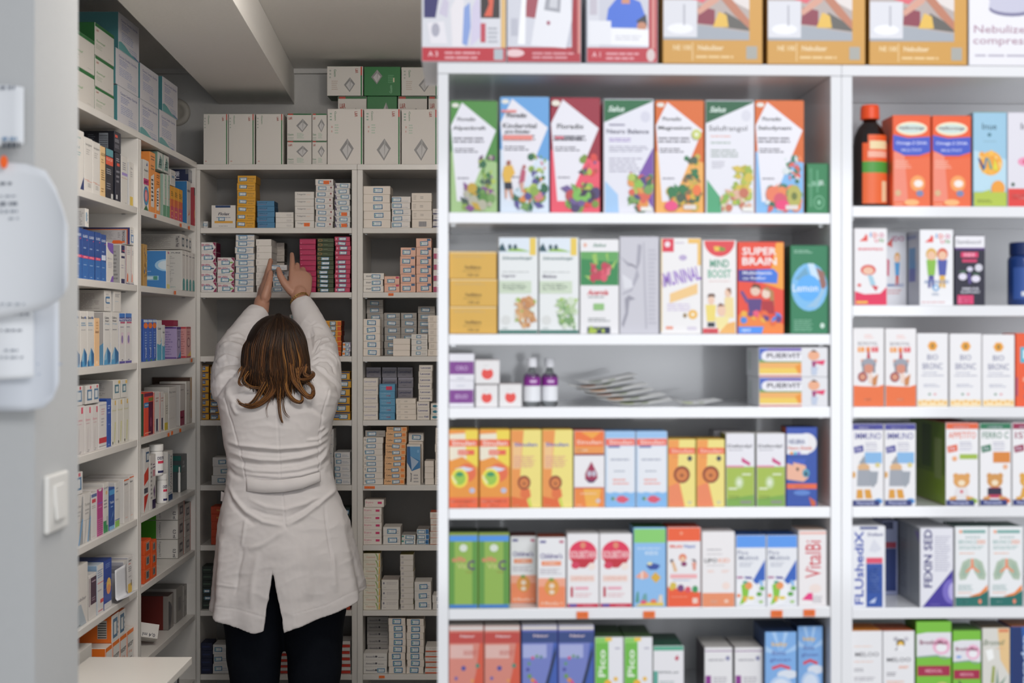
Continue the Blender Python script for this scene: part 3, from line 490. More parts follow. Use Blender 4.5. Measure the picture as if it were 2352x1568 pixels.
design('parrot', '#eeeff2', [R(0, .83, 1, 1, '#5a9cf0'), T('Pico', .22, .76, .36, .06, '#7a809c', 0, False), T('Multivit', .42, .685, .68, .06, '#7a809c', 0, False), L(.1, .56, .62, .63, 3, '#b9bcc8'), P('#2f62c0', .98, .66, .56, .36, .68, .31, .98, .37), R(.02, .395, .22, .42, '#b04a8c'), P('#4a3a98', .28, .42, .5, .415, .56, .385, .3, .39), E(.3, .2, .42, .19, '#f6f6f8'), P('#8cc93c', .16, .30, .34, .34, .44, .26, .40, .14, .26, .04, .1, .02, .2, .14), E(.42, .29, .13, .055, '#f29a5a'), E(.30, .34, .09, .02, '#4fa88c'), P('#e9b840', .22, .14, .38, .14, .34, .06, .24, .06), E(.50, .115, .12, .025, '#ead04e'), E(.78, .17, .1, .03, '#5aa83c'), E(.88, .25, .09, .03, '#63b04a'), P('#8fc0f0', .76, .36, .86, .37, .92, .3, .84, .28), E(.08, .15, .07, .025, '#f08a54'), E(.84, .06, .08, .02, '#a8d07c')], top='#1c4a86')
design('vital_bi', '#f4efee', [R(.02, .955, 1, .985, '#f4bcae'), T('VitalBi', .52, .62, .58, .50, '#d6424e', 90, False), E(.6, .23, .22, .06, '#f6e4dc'), P('#ee3a84', .1, .08, .5, .07, .5, .17, .34, .17), L(.5, .04, .9, .14, 4, '#b7b2b8')], top='#d0b8a8')
# sixth shelf
def nature(a, b, c, dots): return [R(0, .955, 1, 1, '#d9d2cc'), R(0, .80, 1, .93, b), T('Natur', .54, .885, .44, .03, '#e6d0d0'), P(c, .5, .0, .8, .45, .9, .8, 1, .8, 1, 0), P(a, .02, .0, .6, 0, .9, .8, 0, .8), R(.02, .62, .7, .78, '#e2b8ae' if dots else '#a9b0dc')]
design('pink_drops', '#d98474', [nature('#d98878', '#c2453c', '#d9583c', 1), E(.42, .50, .07, .03, '#4f4f98'), E(.2, .38, .05, .022, '#6a62a4'), E(.84, .53, .06, .028, '#4f8a74'), E(.68, .35, .05, .02, '#e89a54'), E(.2, .2, .05, .02, '#4f8a74'), L(.42, .66, .9, .72, 3, '#c9655c')], top='#cfc8c0')
design('navy_drops', '#5b62b0', [nature('#7480c4', '#2c4480', '#3a5cb0', 0), P('#16294e', .96, .76, .98, .66, .72, .24, .62, .24), E(.3, .62, .045, .02, '#d24a78'), E(.42, .64, .045, .02, '#6f9a6c'), E(.54, .63, .045, .02, '#5f8a8c'), E(.2, .55, .04, .02, '#5f9a62'), E(.16, .48, .05, .022, '#4a4a9c'), E(.21, .40, .06, .028, '#6f9a4c'), E(.3, .35, .06, .028, '#e0913c'), P('#d8508c', .32, .33, .38, .36, .54, .25, .46, .22), E(.52, .24, .07, .03, '#ee7a3c')], top='#d2d0d2')
design('pico_d', '#ecebee', [R(0, 0, .48, 1, '#6fbe44'), T('Pico', .24, .64, .26, .38, '#e6f2dc', 90), R(.0, .92, .48, 1, '#8ccf62'), R(.36, .95, .6, 1, '#f0c83c'), L(.72, .84, .92, .88, 1, '#a9a6ba'), E(.46, .36, .14, .05, '#f0b83a'), E(.74, .42, .08, .03, '#f0c04a'), E(.3, .24, .12, .05, '#f0b83a'), E(.6, .2, .1, .04, '#f2c560')], side='#4a8a2c', top='#3c5a2c')
design('vitamin_teal', '#eceaec', [R(0, .93, 1, 1, '#5cae90'), P('#c7556a', .70, .80, .80, .86, .86, .80, .78, .76), R(0, .32, .14, .60, '#58a795'), T('RETINAL ped', .5, .575, .66, .04, '#4f5a5c'), L(.2, .34, .86, .46, 3, '#a9b8b6')], side='#2c6a50', top='#17503a')
design('neofuro', '#eceaea', [R(0, .94, 1, .955, '#8a4a90'), T('NEOFURO', .42, .79, .60, .035, '#85828c'), E(.84, .82, .08, .04, '#8c8cae'), R(.02, .1, .22, .52, '#8e2d8e'), L(.3, .3, .9, .52, 5, '#b4b0b6')], side='#6a5a66', top='#c9c4bf', t=[R(0, .12, 1, .17, '#7a4a7c'), L(.1, .3, .9, .9, 5, '#8f8a86')])
design('beta_blue', '#7fb0e6', [P('#a9cdf2', .5, .7, .2, 1, .34, 1), P('#a9cdf2', .5, .7, .6, 1, .74, 1), P('#a9cdf2', .5, .7, 0, .82, 0, .74), P('#a9cdf2', .5, .7, 1, .84, 1, .76), T('baby', .46, .835, .52, .07, '#e8c47c'), T('Beta', .44, .725, .44, .055, '#5568b0', 0, False), T('glucan', .48, .63, .68, .06, '#5568b0', 0, False), P('#dd4a60', .2, .54, .5, .58, .82, .54, .8, .50, .5, .54, .22, .50), E(.72, .44, .34, .06, '#dfe6f0'), E(.5, .26, .40, .16, '#b9d2f0'), E(.5, .25, .3, .13, '#dbe6f4'), E(.36, .2, .1, .035, '#5a5fb0'), E(.62, .2, .1, .035, '#6a4a98')], side='#1c3f70', top='#0d2a50')
# monitors and nebulisers on top
design('monitor_couple', '#e6e6ea', [R(0, 0, 1, .16, '#c4323e'), T('A 3', .13, .085, .12, .06, '#f3c8ca'), L(.27, .03, .80, .14, 2, '#e9a8ac'), R(.86, .02, .97, .145, '#b9c0c6'), R(0, .16, 1, 1, '#e3e3e8'), P('#3c3a70', .02, .50, .02, .72, .08, .82, .2, .74, .16, .50), E(.10, .90, .07, .13, '#b5606a'), P('#d6cfe0', .2, .55, .26, .75, .32, .68, .3, .5), E(.30, .88, .08, .13, '#caa49a'), P('#f3eef0', .36, .17, .34, .6, .42, .78, .5, .7, .5, .17), E(.43, .92, .09, .16, '#efdfd8'), P('#8fa8e0', .48, .2, .5, .62, .57, .68, .58, .4, .54, .18), P('#dcd4ea', .58, .17, .6, .62, .68, .8, .72, .3), E(.62, .93, .06, .1, '#e6bcae'), R(.70, .50, .93, 1, '#38302f'), P('#e2644a', .74, .52, .80, .66, .78, .8, .82, .98, .9, .98, .86, .76, .84, .52), P('#f2eef2', .06, .44, .26, .46, .3, .2, .1, .2), E(.16, .36, .05, .08, '#b5b3c0'), R(.70, .22, .76, .44, '#c9505e'), L(.79, .22, .93, .42, 4, '#b7b9c0'), R(.945, .16, 1, 1, '#e9c07c')])
design('monitor_white', '#dcdde4', [R(0, 0, 1, .17, '#b72a38'), P('#a51c2a', .88, .1, 1, .1, 1, 1, .88, 1), R(.96, .1, 1, 1, '#d98a82'), L(.34, .04, .92, .135, 2, '#e2a0a6'), E(.1, .10, .13, .045, '#f2cfd0'), R(0, .17, .88, 1, '#d9dae2'), P('#8fa0d8', 0, .8, .12, 1, .0, 1), P('#a8505c', .24, .52, .28, .92, .48, 1, .5, .6, .4, .5), P('#6f8fd8', .3, .92, .86, .92, .86, 1, .3, 1), P('#f0f0f4', .46, .93, .86, .93, .88, .5, .80, .16, .32, .19), P('#c9cad4', .86, .93, .88, .5, .80, .16, .87, .2, .9, .9), P('#a9aab2', .55, .87, .74, .87, .72, .57, .50, .60), P('#d4d5da', .60, .82, .69, .82, .68, .62, .57, .63), E(.56, .45, .025, .025, '#a8506a'), P('#ffffff', .14, .2, .22, 1, .26, 1, .24, .2), R(.05, .3, .14, .5, '#c3c4cf')])
design('monitor_blue_shirt', '#dfe0e6', [R(0, 0, 1, .17, '#c02f3d'), T('A 1', .13, .09, .12, .06, '#efb8bc'), L(.27, .035, .80, .14, 2, '#e6a2a8'), E(.91, .085, .06, .075, '#ddc9c6'), R(0, .17, .88, 1, '#cfd0da'), R(0, .17, .17, 1, '#dcdde4'), R(.88, .16, 1, 1, '#b6222f'), R(.92, .16, .97, 1, '#d88a84'), P('#4270d8', .26, .40, .30, .62, .42, .74, .60, .76, .76, .70, .84, .52, .72, .40), E(.55, .88, .10, .17, '#d89a7c'), P('#d39072', .49, .68, .61, .68, .6, .8, .5, .8), P('#33343e', .70, .48, .84, .56, .86, .42, .76, .42), E(.78, .42, .07, .05, '#c88a6c'), R(.02, .2, .34, .48, '#eeeef2'), P('#f6f6f8', .34, .2, .88, .19, .88, .38, .34, .40), R(.04, .55, .14, .9, '#c8c2cc'), L(.4, .26, .84, .33, 2, '#d2d2da')])
def neb(): return [R(0, 0, 1, .27, '#d29b42'), R(.87, .27, 1, 1, '#d49c40'), T('NE 100', .19, .18, .18, .06, '#f0d6a4'), R(.29, .03, .30, .24, '#eccb92'), T('Nebulizer', .48, .18, .26, .06, '#f2dcb2'), L(.33, .06, .80, .12, 1, '#ecca90'), R(.84, .05, .95, .20, '#a9a8a0'), R(0, .27, .87, 1, '#b8aaa4'), P('#a4aab2', 0, .27, .87, .27, .87, .36, .5, .42, .3, .45, 0, .45),
    P('#e2606c', .24, .76, .26, 1, .5, 1, .5, .8, .4, .70), P('#8c2f44', .34, .46, .36, .66, .52, .62, .52, .44), P('#d9a08a', .34, .62, .36, .56, .56, .72, .62, .84, .56, .84), P('#e6ddd8', .54, .86, .62, 1, .87, 1, .87, .62, .7, .72), P('#aaa2a2', .66, .80, .87, .78, .87, .84, .66, .86), P('#5d5a54', .60, .42, .62, .60, .87, .44, .87, .38), P('#bf7a5c', .56, .78, .64, .82, .87, .5, .87, .40, .72, .56), P('#e9bd4e', .50, .42, .56, .60, .64, .56, .66, .42), R(.02, .80, .24, 1, '#e3e1e4'), R(.03, .78, .21, .83, '#8f3040'), R(.0, .30, .34, .73, '#dfdfe4'), E(.17, .40, .13, .06, '#f4f4f6'), R(.20, .44, .22, .68, '#b8b8c0')]
design('nebuliser_gold', '#c8902f', neb(), side='#b07f28')
design('nebuliser_white', '#eeecf0', [E(.46, .80, .26, .13, '#b9b8cc'), R(.22, .66, .72, .82, '#c9c8da'), E(.46, .66, .25, .09, '#7d7a9c'), E(.46, .70, .25, .09, '#c9c8da'), T('Nebulizer', .36, .42, .62, .09, '#b08a9c', 0, False), T('compressor', .42, .26, .76, .09, '#b08a9c', 0, False), L(.06, .10, .9, .15, 1, '#b8b2c0')])
# right-hand bay
design('omega', '#ee6a3c', [P('#ee5a22', .0, .5, 1, .55, 1, 1, 0, 1), P('#f28a72', .02, .05, .4, .05, .3, .6, .02, .6), E(.5, .86, .42, .075, '#f6e9c6'), E(.5, .86, .36, .052, '#cfe0d8'), T('Haliborange', .5, .862, .70, .045, '#6a4a50'), P('#3f57c4', 0, .79, .4, .755, 1, .77, 1, .60, .7, .56, .3, .56, 0, .62), T('Omega-3 DHA', .5, .695, .84, .045, '#cdd2f2'), T('MULTIVIT', .5, .62, .55, .03, '#b9c0ea'), L(.06, .42, .5, .52, 4, '#f8b49c'), E(.66, .25, .20, .09, '#f7a35c'), E(.68, .25, .12, .04, '#f6ece4'), E(.72, .14, .10, .035, '#7f88b0'), E(.13, .145, .08, .035, '#dcb488'), E(.5, .04, .2, .035, '#f8b878'), L(.05, .015, .3, .04, 1, '#f9c0a0')], top='#e0521c')
design('orange_splash', '#9cc7de', [P('#bcdcea', 0, .16, 1, .16, 1, .5, 0, .6), T('Inue', .48, .855, .44, .07, '#3a5a6a', 0, False), E(.48, .765, .06, .02, '#4f7f90'), L(.3, .69, .7, .71, 1, '#8fb2c0'), E(.52, .46, .36, .13, '#f6b242'), BL(71, .2, .36, .84, .58, 16, ['#f8bf52', '#f2a43a', '#f9d28a'], .05, .10, .5), P('#3a2f7c', .12, .52, .2, .50, .34, .40, .28, .38), P('#2f8ab0', .28, .38, .34, .4, .42, .52, .36, .52), P('#4fae9a', .42, .52, .48, .50, .56, .40, .5, .40), P('#e3d83c', .58, .40, .64, .52, .74, .38, .68, .38), E(.74, .19, .21, .085, '#f2a23c'), R(0, 0, 1, .15, '#b6c84c'), P('#b6c84c', .0, .1, .5, .15, .5, .18, 0, .12), L(.1, .04, .56, .08, 2, '#6f7f2c')], top='#5f8f3c')
design('rose_fruit', '#e2dfe6', [T('Inub', .62, .86, .5, .07, '#55505c', 0, False), E(.5, .48, .22, .05, '#ee9ab8'), E(.5, .48, .08, .02, '#d8486c'), BL(73, .7, .2, .95, .5, 10, ['#e0584c', '#d98a4c', '#c23c56'], .08, .12, .5), R(0, 0, 1, .19, '#e2403a'), L(.1, .08, .9, .14, 2, '#f0a09a'), E(.14, .235, .05, .02, '#3f5a48')])
def kid(x, y, s, hair, shirt, leg): return [P(leg, x - .05 * s, y - .17 * s, x + .05 * s, y - .17 * s, x + .06 * s, y - .30 * s, x + .01 * s, y - .30 * s, x, y - .2 * s, x - .02 * s, y - .3 * s, x - .07 * s, y - .3 * s), P(shirt, x - .1 * s, y - .05 * s, x + .1 * s, y - .05 * s, x + .07 * s, y - .19 * s, x - .07 * s, y - .19 * s), E(x, y, .11 * s, .055 * s, hair), E(x, y - .012 * s, .085 * s, .04 * s, '#f0c4a4')]
def zoo(): return [P('#e8524a', .14, .84, .40, .93, .40, .84), T('A', .34, .90, .12, .07, '#e8524a'), T('I', .5, .925, .04, .06, '#5a8fd0'), T('D', .64, .92, .14, .06, '#ea5a4c'), T('O', .84, .92, .14, .06, '#d0507c'), T('U', .68, .85, .12, .05, '#e45a6c'), T('N', .84, .85, .12, .05, '#6aa050')]
design('iron_plus', '#f2efef', [zoo(), L(.1, .73, .92, .77, 1, '#e9a0a6'), T('IRON PLUS', .5, .735, .78, .035, '#e6848c'), E(.42, .46, .24, .07, '#e05a52'), E(.42, .45, .17, .05, '#f2c4a8'), P('#a9cfe0', .4, .40, .56, .38, .66, .26, .5, .26), P('#d93a48', .52, .26, .74, .24, .66, .18), P('#e6305a', 0, 0, 1, 0, 1, .24, .8, .15, .3, .14, 0, .18), R(.04, .02, .4, .05, '#f0c050'), E(.14, .26, .06, .02, '#e4504c')])
design('immuno_kid', '#dcdce0', [P('#d85a54', 0, .84, .3, .93, .3, .8), T('IDO', .6, .92, .6, .07, '#b86a8c'), kid(.55, .66, 1.3, '#d9a04c', '#4f9ad0', '#c8463c'), P('#c8506a', .0, .66, .16, .62, .14, .4, 0, .42), T('IMMUNO', .45, .28, .86, .045, '#6f86b4'), L(.06, .16, .84, .24, 2, '#d2a0a0')])
design('adv_kid', '#f1f0f1', [zoo(), kid(.34, .68, 1.5, '#e0b04c', '#8cc04a', '#4a4a98'), kid(.68, .68, 1.5, '#d9583c', '#4f5aa8', '#e8b440'), T('ADVANCED', .5, .31, .76, .045, '#7a94bc'), E(.48, .23, .11, .045, '#86b4dc'), E(.48, .23, .05, .022, '#eef2f6'), L(.36, .13, .62, .17, 2, '#9aa8c0'), L(.04, .03, .9, .06, 1, '#e0b0b0')], side='#b9bcc4', s=[R(.35, .32, .75, .78, '#5a62a8'), R(.35, .5, .75, .78, '#4f88b8'), R(.2, .9, .8, .95, '#8a94b4')])
design('black_grape', '#262436', [R(0, .83, 1, 1, '#efedf0'), T('Sambucol', .46, .915, .82, .055, '#5c5a66', 0, False), R(0, .8, 1, .83, '#5c3480'), R(.2, .69, .78, .765, '#e0386c'), T('KIDS', .49, .728, .36, .05, '#f8c0d0'), R(.24, .62, .74, .66, '#d83a6a'), E(.8, .54, .13, .055, '#d8d6e0'), E(.5, .52, .1, .035, '#dcd6ea'), E(.26, .41, .14, .05, '#e6e0f0'), E(.7, .38, .15, .05, '#e6e0f0'), P('#3f6a4c', .1, .49, .4, .5, .3, .46), P('#3f6a4c', .56, .47, .86, .45, .7, .43), P('#5a4a8c', .42, .44, .5, .48, .56, .32, .46, .3), T('IMMUNE', .52, .235, .56, .035, '#dcdae4'), T('SUPPORT', .52, .185, .66, .035, '#dcdae4'), R(.08, .01, .62, .14, '#e43c72'), L(.12, .03, .56, .12, 3, '#f6a0bc')])
design('bear_knight', '#f2efee', [L(.36, .88, .66, .94, 2, '#f4c8c0'), T('BIOROYAL', .48, .81, .66, .045, '#8a848c', 0, False), R(.14, .70, .36, .765, '#f29a3c'), R(.42, .70, .55, .765, '#f08a44'), R(.60, .70, .82, .765, '#e23a44'), T('K', .25, .735, .1, .05, '#f8dcc0'), T('D', .71, .735, .1, .05, '#f8c8c8'), P('#c4364c', .47, .72, .53, .70, .56, .62, .44, .62), E(.30, .585, .06, .025, '#d9a08c'), E(.72, .585, .06, .025, '#d9a08c'), E(.5, .545, .25, .075, '#a0a2ac'), E(.5, .485, .18, .06, '#d99078'), P('#8c8e98', .28, .55, .34, .55, .36, .44, .3, .43), P('#8c8e98', .66, .55, .72, .55, .72, .43, .64, .44), E(.3, .38, .16, .065, '#a0424c'), E(.3, .38, .1, .04, '#dc9a7c'), P('#f2d8c8', .48, .42, .64, .42, .64, .3, .5, .3), P('#d08a54', .62, .36, .82, .42, .76, .27, .62, .27), P('#f0743c', 0, 0, 1, 0, 1, .28, .8, .255, .3, .26, 0, .27), L(.36, .08, .6, .12, 1, '#f8b89c')])
design('honeycomb', '#f1efef', [E(.5, .835, .17, .072, '#f0a73a', 0, 360, 6), E(.5, .835, .05, .035, '#a87c3c'), T('BIO', .5, .68, .36, .075, '#8688a4', 0, False), T('BRONC', .5, .555, .66, .085, '#8688a4', 0, False), L(.18, .46, .82, .485, 1, '#a8aac0'), T('tuse productiva', .5, .425, .74, .025, '#8e90aa'), L(.2, .27, .80, .32, 2, '#b4b6c6'), R(.36, .155, .44, .18, '#6f9a80'), R(.54, .155, .62, .18, '#e6a0a4'), R(0, 0, 1, .09, '#f8e2b8'), [E(.08 + .14 * i, .05 + .02 * (i % 2), .06, .02, '#f2bc5a', 0, 360, 6) for i in range(7)]])
design('orange_pi', '#f05f35', [R(.12, .60, 1, .82, '#5ab4cc'), T('Pini', .56, .72, .7, .12, '#eef6f8'), R(.2, .34, .8, .4, '#f6a88c'), E(.4, .26, .16, .05, '#6f727c'), E(.4, .13, .16, .05, '#6f727c'), R(0, .14, .03, .4, '#4a4f90')])
def bear(head, shirt, extra=()): return [E(.30, .36, .09, .035, head), E(.66, .36, .09, .035, head), E(.48, .30, .26, .085, head), E(.48, .275, .11, .035, '#f6e2c0'), P(shirt, .3, .22, .66, .22, .74, .09, .22, .09), P(head, .1, .10, .32, .12, .3, .03, .1, .03), P(head, .62, .12, .86, .10, .86, .03, .64, .03), list(extra)]
def pedia(name, c, c2, sq, figure, foot='#2a3576'): return [R(0, .93, 1, 1, c), L(.2, .95, .85, .975, 1, '#d4cfe0'), T(name, .5, .855, .86, .08, c, 0, False), L(.42, .73, .9, .79, 2, '#b4b2c4'), L(.42, .67, .9, .72, 2, '#c3c1d0'), P(c, .03, .72, .34, .745, .36, .665, .06, .64), T('1+', .2, .692, .16, .05, '#e6e2ee'), sq, figure, E(.84, .055, .14, .035, c2), R(0, .0, .88, .068, foot), T('PharmaLife', .42, .034, .58, .035, '#c3c8e2')]
design('knight_card', '#f2f0f0', pedia('IMMUNO', '#4a4a9a', '#5a9ad8', R(.40, .52, .96, .655, '#8abbe6'), [P('#9aa0a8', .2, .52, .38, .62, .44, .50), E(.36, .47, .2, .05, '#e0b484'), P('#a4a8b0', .16, .44, .58, .44, .62, .24, .14, .24), P('#a0a6ae', .54, .42, .84, .42, .8, .28, .66, .22, .56, .3), E(.04, .38, .05, .04, '#e0a23a'), P('#e2a038', .14, .2, .32, .2, .34, .09, .12, .09), P('#e2a038', .38, .2, .58, .2, .64, .09, .42, .09), E(.82, .5, .08, .03, '#e0d28a')]), top='#2a2f6a')
design('appetite', '#f2f0f0', pedia('APPETITO', '#e8663c', '#9cbc3c', R(.42, .565, .98, .625, '#a4bf4a'), [bear('#e2a45c', '#e9e4e4', [E(.48, .17, .05, .02, '#d8485c')]), E(.26, .57, .08, .03, '#f2b07c')]), side='#63801c', s=[R(0, .0, 1, .36, '#7f9a22'), R(.36, .42, .62, .95, '#46621c'), R(.7, .3, .9, .8, '#8fa05c')], top='#9c2c1c')
design('ferro', '#f2f0f0', pedia('FERRO C', '#2f7a56', '#e0783a', R(.42, .52, .98, .65, '#e08a3c'), [bear('#d79a54', '#c23c5c'), R(.24, .13, .70, .21, '#2a2440'), E(.82, .47, .08, .03, '#f0b48c')]), top='#1c4a34')
design('isto', '#f2f0f0', pedia('ISTO', '#9c2c50', '#e0783a', None, [bear('#e2a848', '#e2a848')]))
design('flu', '#efeff2', [T('FLUshediX', .20, .49, .28, .92, '#3c56b0', 90, True), R(.22, .97, .78, 1, '#2c3f86'), T('Dolisol', .70, .905, .46, .04, '#4a4f88'), P('#dfe0e8', .5, .70, .66, .85, .9, .72, .7, .68), R(.42, .545, .93, .615, '#e4506c'), R(.42, 0, .93, .54, '#2650a4'), L(.48, .18, .88, .5, 9, '#7590cc'), P('#c8d6f0', .5, .05, .68, .05, .74, .12, .62, .09)])
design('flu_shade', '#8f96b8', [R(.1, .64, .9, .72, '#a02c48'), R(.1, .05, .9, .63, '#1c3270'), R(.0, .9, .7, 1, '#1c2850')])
design('fexin', '#e9e8ee', [T('FEXIN SED', .23, .62, .26, .74, '#3a3878', 90), L(.44, .46, .93, .92, 16, '#bdbcca'), P('#43349a', .05, 0, 1, 0, 1, .48), E(.98, .2, .3, .16, '#7a6cc4', 90, 270), E(1.0, .2, .14, .11, '#b9b0e4', 90, 270), L(.3, .03, .6, .05, 1, '#7a70b8')], side='#8f9398', s=[R(.55, .06, .6, .95, '#a5a9ad'), L(.1, .15, .5, .8, 14, '#7d8186'), P('#7f75a8', .8, .95, .98, .8, .98, .95)], top='#c7c7cb')
def lungs(): return [P('#b3c4ae', .47, .60, .40, .60, .22, .56, .1, .40, .14, .33, .32, .34, .45, .44), P('#b3c4ae', .55, .60, .64, .60, .82, .56, .94, .40, .9, .33, .72, .34, .57, .44), P('#a4bba6', .38, .56, .24, .5, .18, .38, .32, .38), P('#a4bba6', .66, .56, .8, .5, .86, .38, .72, .38), P('#f0946c', .48, .60, .54, .60, .56, .50, .74, .44, .72, .42, .52, .48, .32, .42, .3, .44, .47, .50)]
design('bronco', '#eff0f0', [R(.22, .92, .92, .96, '#7fb0a8'), E(.16, .94, .05, .022, '#f2a884'), L(.3, .86, .8, .9, 1, '#b4c4c0'), T('BRONCO', .38, .81, .56, .05, '#93b8b0', 0, False), T('DEX', .80, .81, .26, .05, '#f0a888'), L(.1, .72, .92, .77, 2, '#a4c0ba'), L(.12, .66, .7, .69, 1, '#f0bca4'), lungs(), L(.08, .2, .56, .28, 4, '#a9c0bc'), L(.08, .165, .5, .185, 1, '#f0ac88'), P('#f08a3c', .4, .125, .75, .17, .98, .27, .98, .2, .7, .125), P('#1f6f66', 0, 0, 1, 0, 1, .20, .74, .135, .4, .115, 0, .115), L(.18, .05, .44, .075, 1, '#a0c8c2'), E(.75, .06, .05, .03, '#f08a6c')], top='#134a40')
design('meloo', '#eeedee', [L(.06, .80, .9, .82, 1, '#f3c4aa'), T('MELOO', .5, .70, .80, .055, '#5f5c62', 0, False), L(.06, .60, .9, .62, 1, '#f0b89c'), L(.06, .48, .42, .53, 2, '#8f8c92'), L(.06, .36, .8, .42, 2, '#a9a6ac'), L(.06, .28, .44, .33, 2, '#8f8c92'), L(.06, .12, .9, .22, 3, '#b6b3b9')], top='#d98a2c')
design('meloo_bee', '#eeedee', [E(.56, .84, .14, .06, '#5f564c'), E(.56, .83, .10, .04, '#eec04a'), E(.40, .90, .08, .03, '#b9b6bc'), E(.74, .90, .08, .03, '#c9c6cc'), E(.56, .78, .14, .045, '#f2f1f2'), P('#57535a', .36, .75, .46, .80, .44, .76), T('MELOO', .5, .63, .78, .055, '#5f5c62', 0, False), T('SPORT', .66, .53, .34, .035, '#f2a078', 0, True, True), L(.1, .42, .46, .48, 2, '#8f8c92'), L(.1, .3, .7, .37, 2, '#f0b89c'), L(.1, .2, .4, .26, 2, '#8f8c92'), R(.42, .0, .98, .08, '#f2a0b4')], top='#b8643c')
def bronho(): return [P('#e8e6ea', 0, .60, 0, .86, .3, .88, 1, .88, 1, .58, .8, .60), E(.72, .72, .26, .10, '#f0b8d0'), E(.72, .70, .16, .05, '#f4f2f4'), T('BronhoMax', .5, .765, .82, .055, '#8c3a5c'), P('#8fa8a0', 0, .6, .6, .62, .8, .58, 1, .6, 1, .585, .8, .565, .6, .6, 0, .585), R(.02, .37, .97, .49, '#a82448'), T('MEDICAL', .5, .43, .5, .04, '#e8a0b0')]
design('bronho', '#7cc23c', [bronho(), E(.74, .27, .15, .03, '#c3cf6c'), P('#f0f4f6', .0, .26, .5, .12, .6, 0, .3, 0, 0, .1), P('#5aaad8', .0, .14, .3, .06, .4, 0, 0, 0)], side='#4a7a20', top='#6ab030')
design('bronho_kid', '#7cc23c', [bronho(), P('#3a1c3c', .2, .36, .4, .26, .44, .0, .3, .0), P('#c83a8c', .26, .3, .38, .24, .4, .06), P('#3a1c3c', .7, .30, .5, .22, .46, .0, .64, .04), P('#a83a90', .64, .26, .52, .2, .5, .06), E(.2, .66, .1, .02, '#8fb0e0')], side='#4a7a20', top='#4f7a2c')
design('broncol', '#dedbd2', [P('#ecc890', .55, 1, 1, 1, 1, .4, .66, .6), R(.6, .95, .97, .99, '#e08a62'), T('Bronxil', .42, .82, .80, .07, '#6a7a5c', 0, False, True), L(.5, .74, .9, .76, 1, '#e0b088'), P('#fafaf6', .1, .72, .36, .74, .42, .62, .2, .58), P('#9aa64c', .3, .3, .36, .52, .46, .52, .42, .3), P('#7d9a84', .48, .26, .54, .5, .6, .3), P('#7d9a84', .6, .28, .9, .4, .7, .26), P('#dca04c', .0, .14, .3, .2, .6, .18, .9, .1, .9, .03, 0, .03), P('#e8c07c', .2, .2, .5, .22, .6, .1, .3, .1)], top='#6a5a40')
design('uncadep', '#2c5ea8', [P('#16306a', 0, 0, .5, 0, .3, 1, 0, 1), T('Uncadep', .42, .52, .24, .76, '#c3d6f2', 90), P('#f0a04c', .72, .85, 1, .99, 1, .82), P('#f07a3c', .9, .1, 1, .1, 1, .5, .92, .5)], top='#a8601c')
# ================================================================ placing: near shelving
F = FR_FRONT
S = [(ZF[0], 'on top of the near shelving'), (ZF[1], 'on the top inner shelf, near bay'), (ZF[2], 'on the second shelf, near bay'), (ZF[3], 'on the low third shelf, near bay'), (ZF[4], 'on the fourth shelf, near bay'), (ZF[5], 'on the fifth shelf, near bay'), (ZF[6], 'on the lowest shelf, near bay')]
S2 = [S[0]] + [(ZF2[i], p) for i, p in ((1, 'on the top inner shelf, right bay'), (2, 'on the second shelf, right bay'), (3, 'on the third shelf, right bay'), (4, 'on the fourth shelf, right bay'), (5, 'on the fifth shelf, right bay'), (6, 'on the lowest shelf, right bay'))]
top = dict(d=.24, dy=-.004, name='monitor_box')
def tall(fr, sh, x0, x1, dn, look, h=.178, **kw):
    u0 = fr.hit(x0, 60, kw['dy'])[0]; u1 = fr.hit(x1, 60, kw['dy'])[0]
    put(fr, dn, (u0 + u1) / 2, sh[0] + .0002, u1 - u0 - .001, h, kw['d'], kw['dy'], look, kw['name'], 'box', kw.get('group'))
tall(F, S[0], 968, 1163, 'monitor_couple', 'blood pressure monitor box with photo of a couple, jutting past the shelving end', h=.150, **top)
tall(F, S[0], 1164, 1335, 'monitor_white', 'blood pressure monitor box with big white device and red side, on near shelving', h=.150, **top)
tall(F, S[0], 1347, 1511, 'monitor_blue_shirt', 'blood pressure monitor box showing a person in blue shirt, on near shelving', h=.150, **top)
nb = dict(d=.12, dy=-.002, name='nebuliser_box', group='gold nebuliser boxes on top')
tall(F, S[0], 1522, 1752, 'nebuliser_gold', 'gold nebuliser box with family photo, beside the blue shirt monitor box', h=.150, **nb)
tall(F, S[0], 1762, 1988, 'nebuliser_gold', 'gold nebuliser box with family photo, middle of the three', h=.150, **nb)
tall(F, S[0], 1996, 2222, 'nebuliser_gold', 'gold nebuliser box with family photo, beside the white nebuliser box', h=.150, **nb)
tall(F, S[0], 2225, 2440, 'nebuliser_white', 'white nebuliser box with purple lettering on top of the shelving', h=.150, d=.12, dy=-.002, name='nebuliser_box')
k = dict(d=.085, dy=.012, name='tonic_box')
for a, b, t, dn, lk in ((1034, 1143, 231, 'herb_green', 'green tonic carton with herbs and white kite'), (1148, 1262, 222, 'herb_blue', 'sky blue tonic carton with two children'), (1264, 1379, 224, 'herb_red', 'deep red tonic carton with dark grapes'), (1386, 1502, 227, 'herb_neuro', 'white tonic carton with green corner and purple wedge'),
                        (1505, 1617, 230, 'herb_magnesium', 'orange tonic carton with tropical fruit'), (1620, 1733, 230, 'herb_yellow', 'white tonic carton with green corner and yellow blossom'), (1734, 1847, 230, 'herb_salu', 'orange and blue tonic carton with pink fruit')):
    box1(F, S[1], a, b, t, dn, lk, **k)
box1(F, S[1], 1853, 1913 - 8, 375, 'salus_small', 'small plain green carton', d=.05, name='tonic_box')
stack(F, S[2], 1032, 1143, 577, 3, 'gold', 'flat gold carton', d=.09, name='supplement_box')
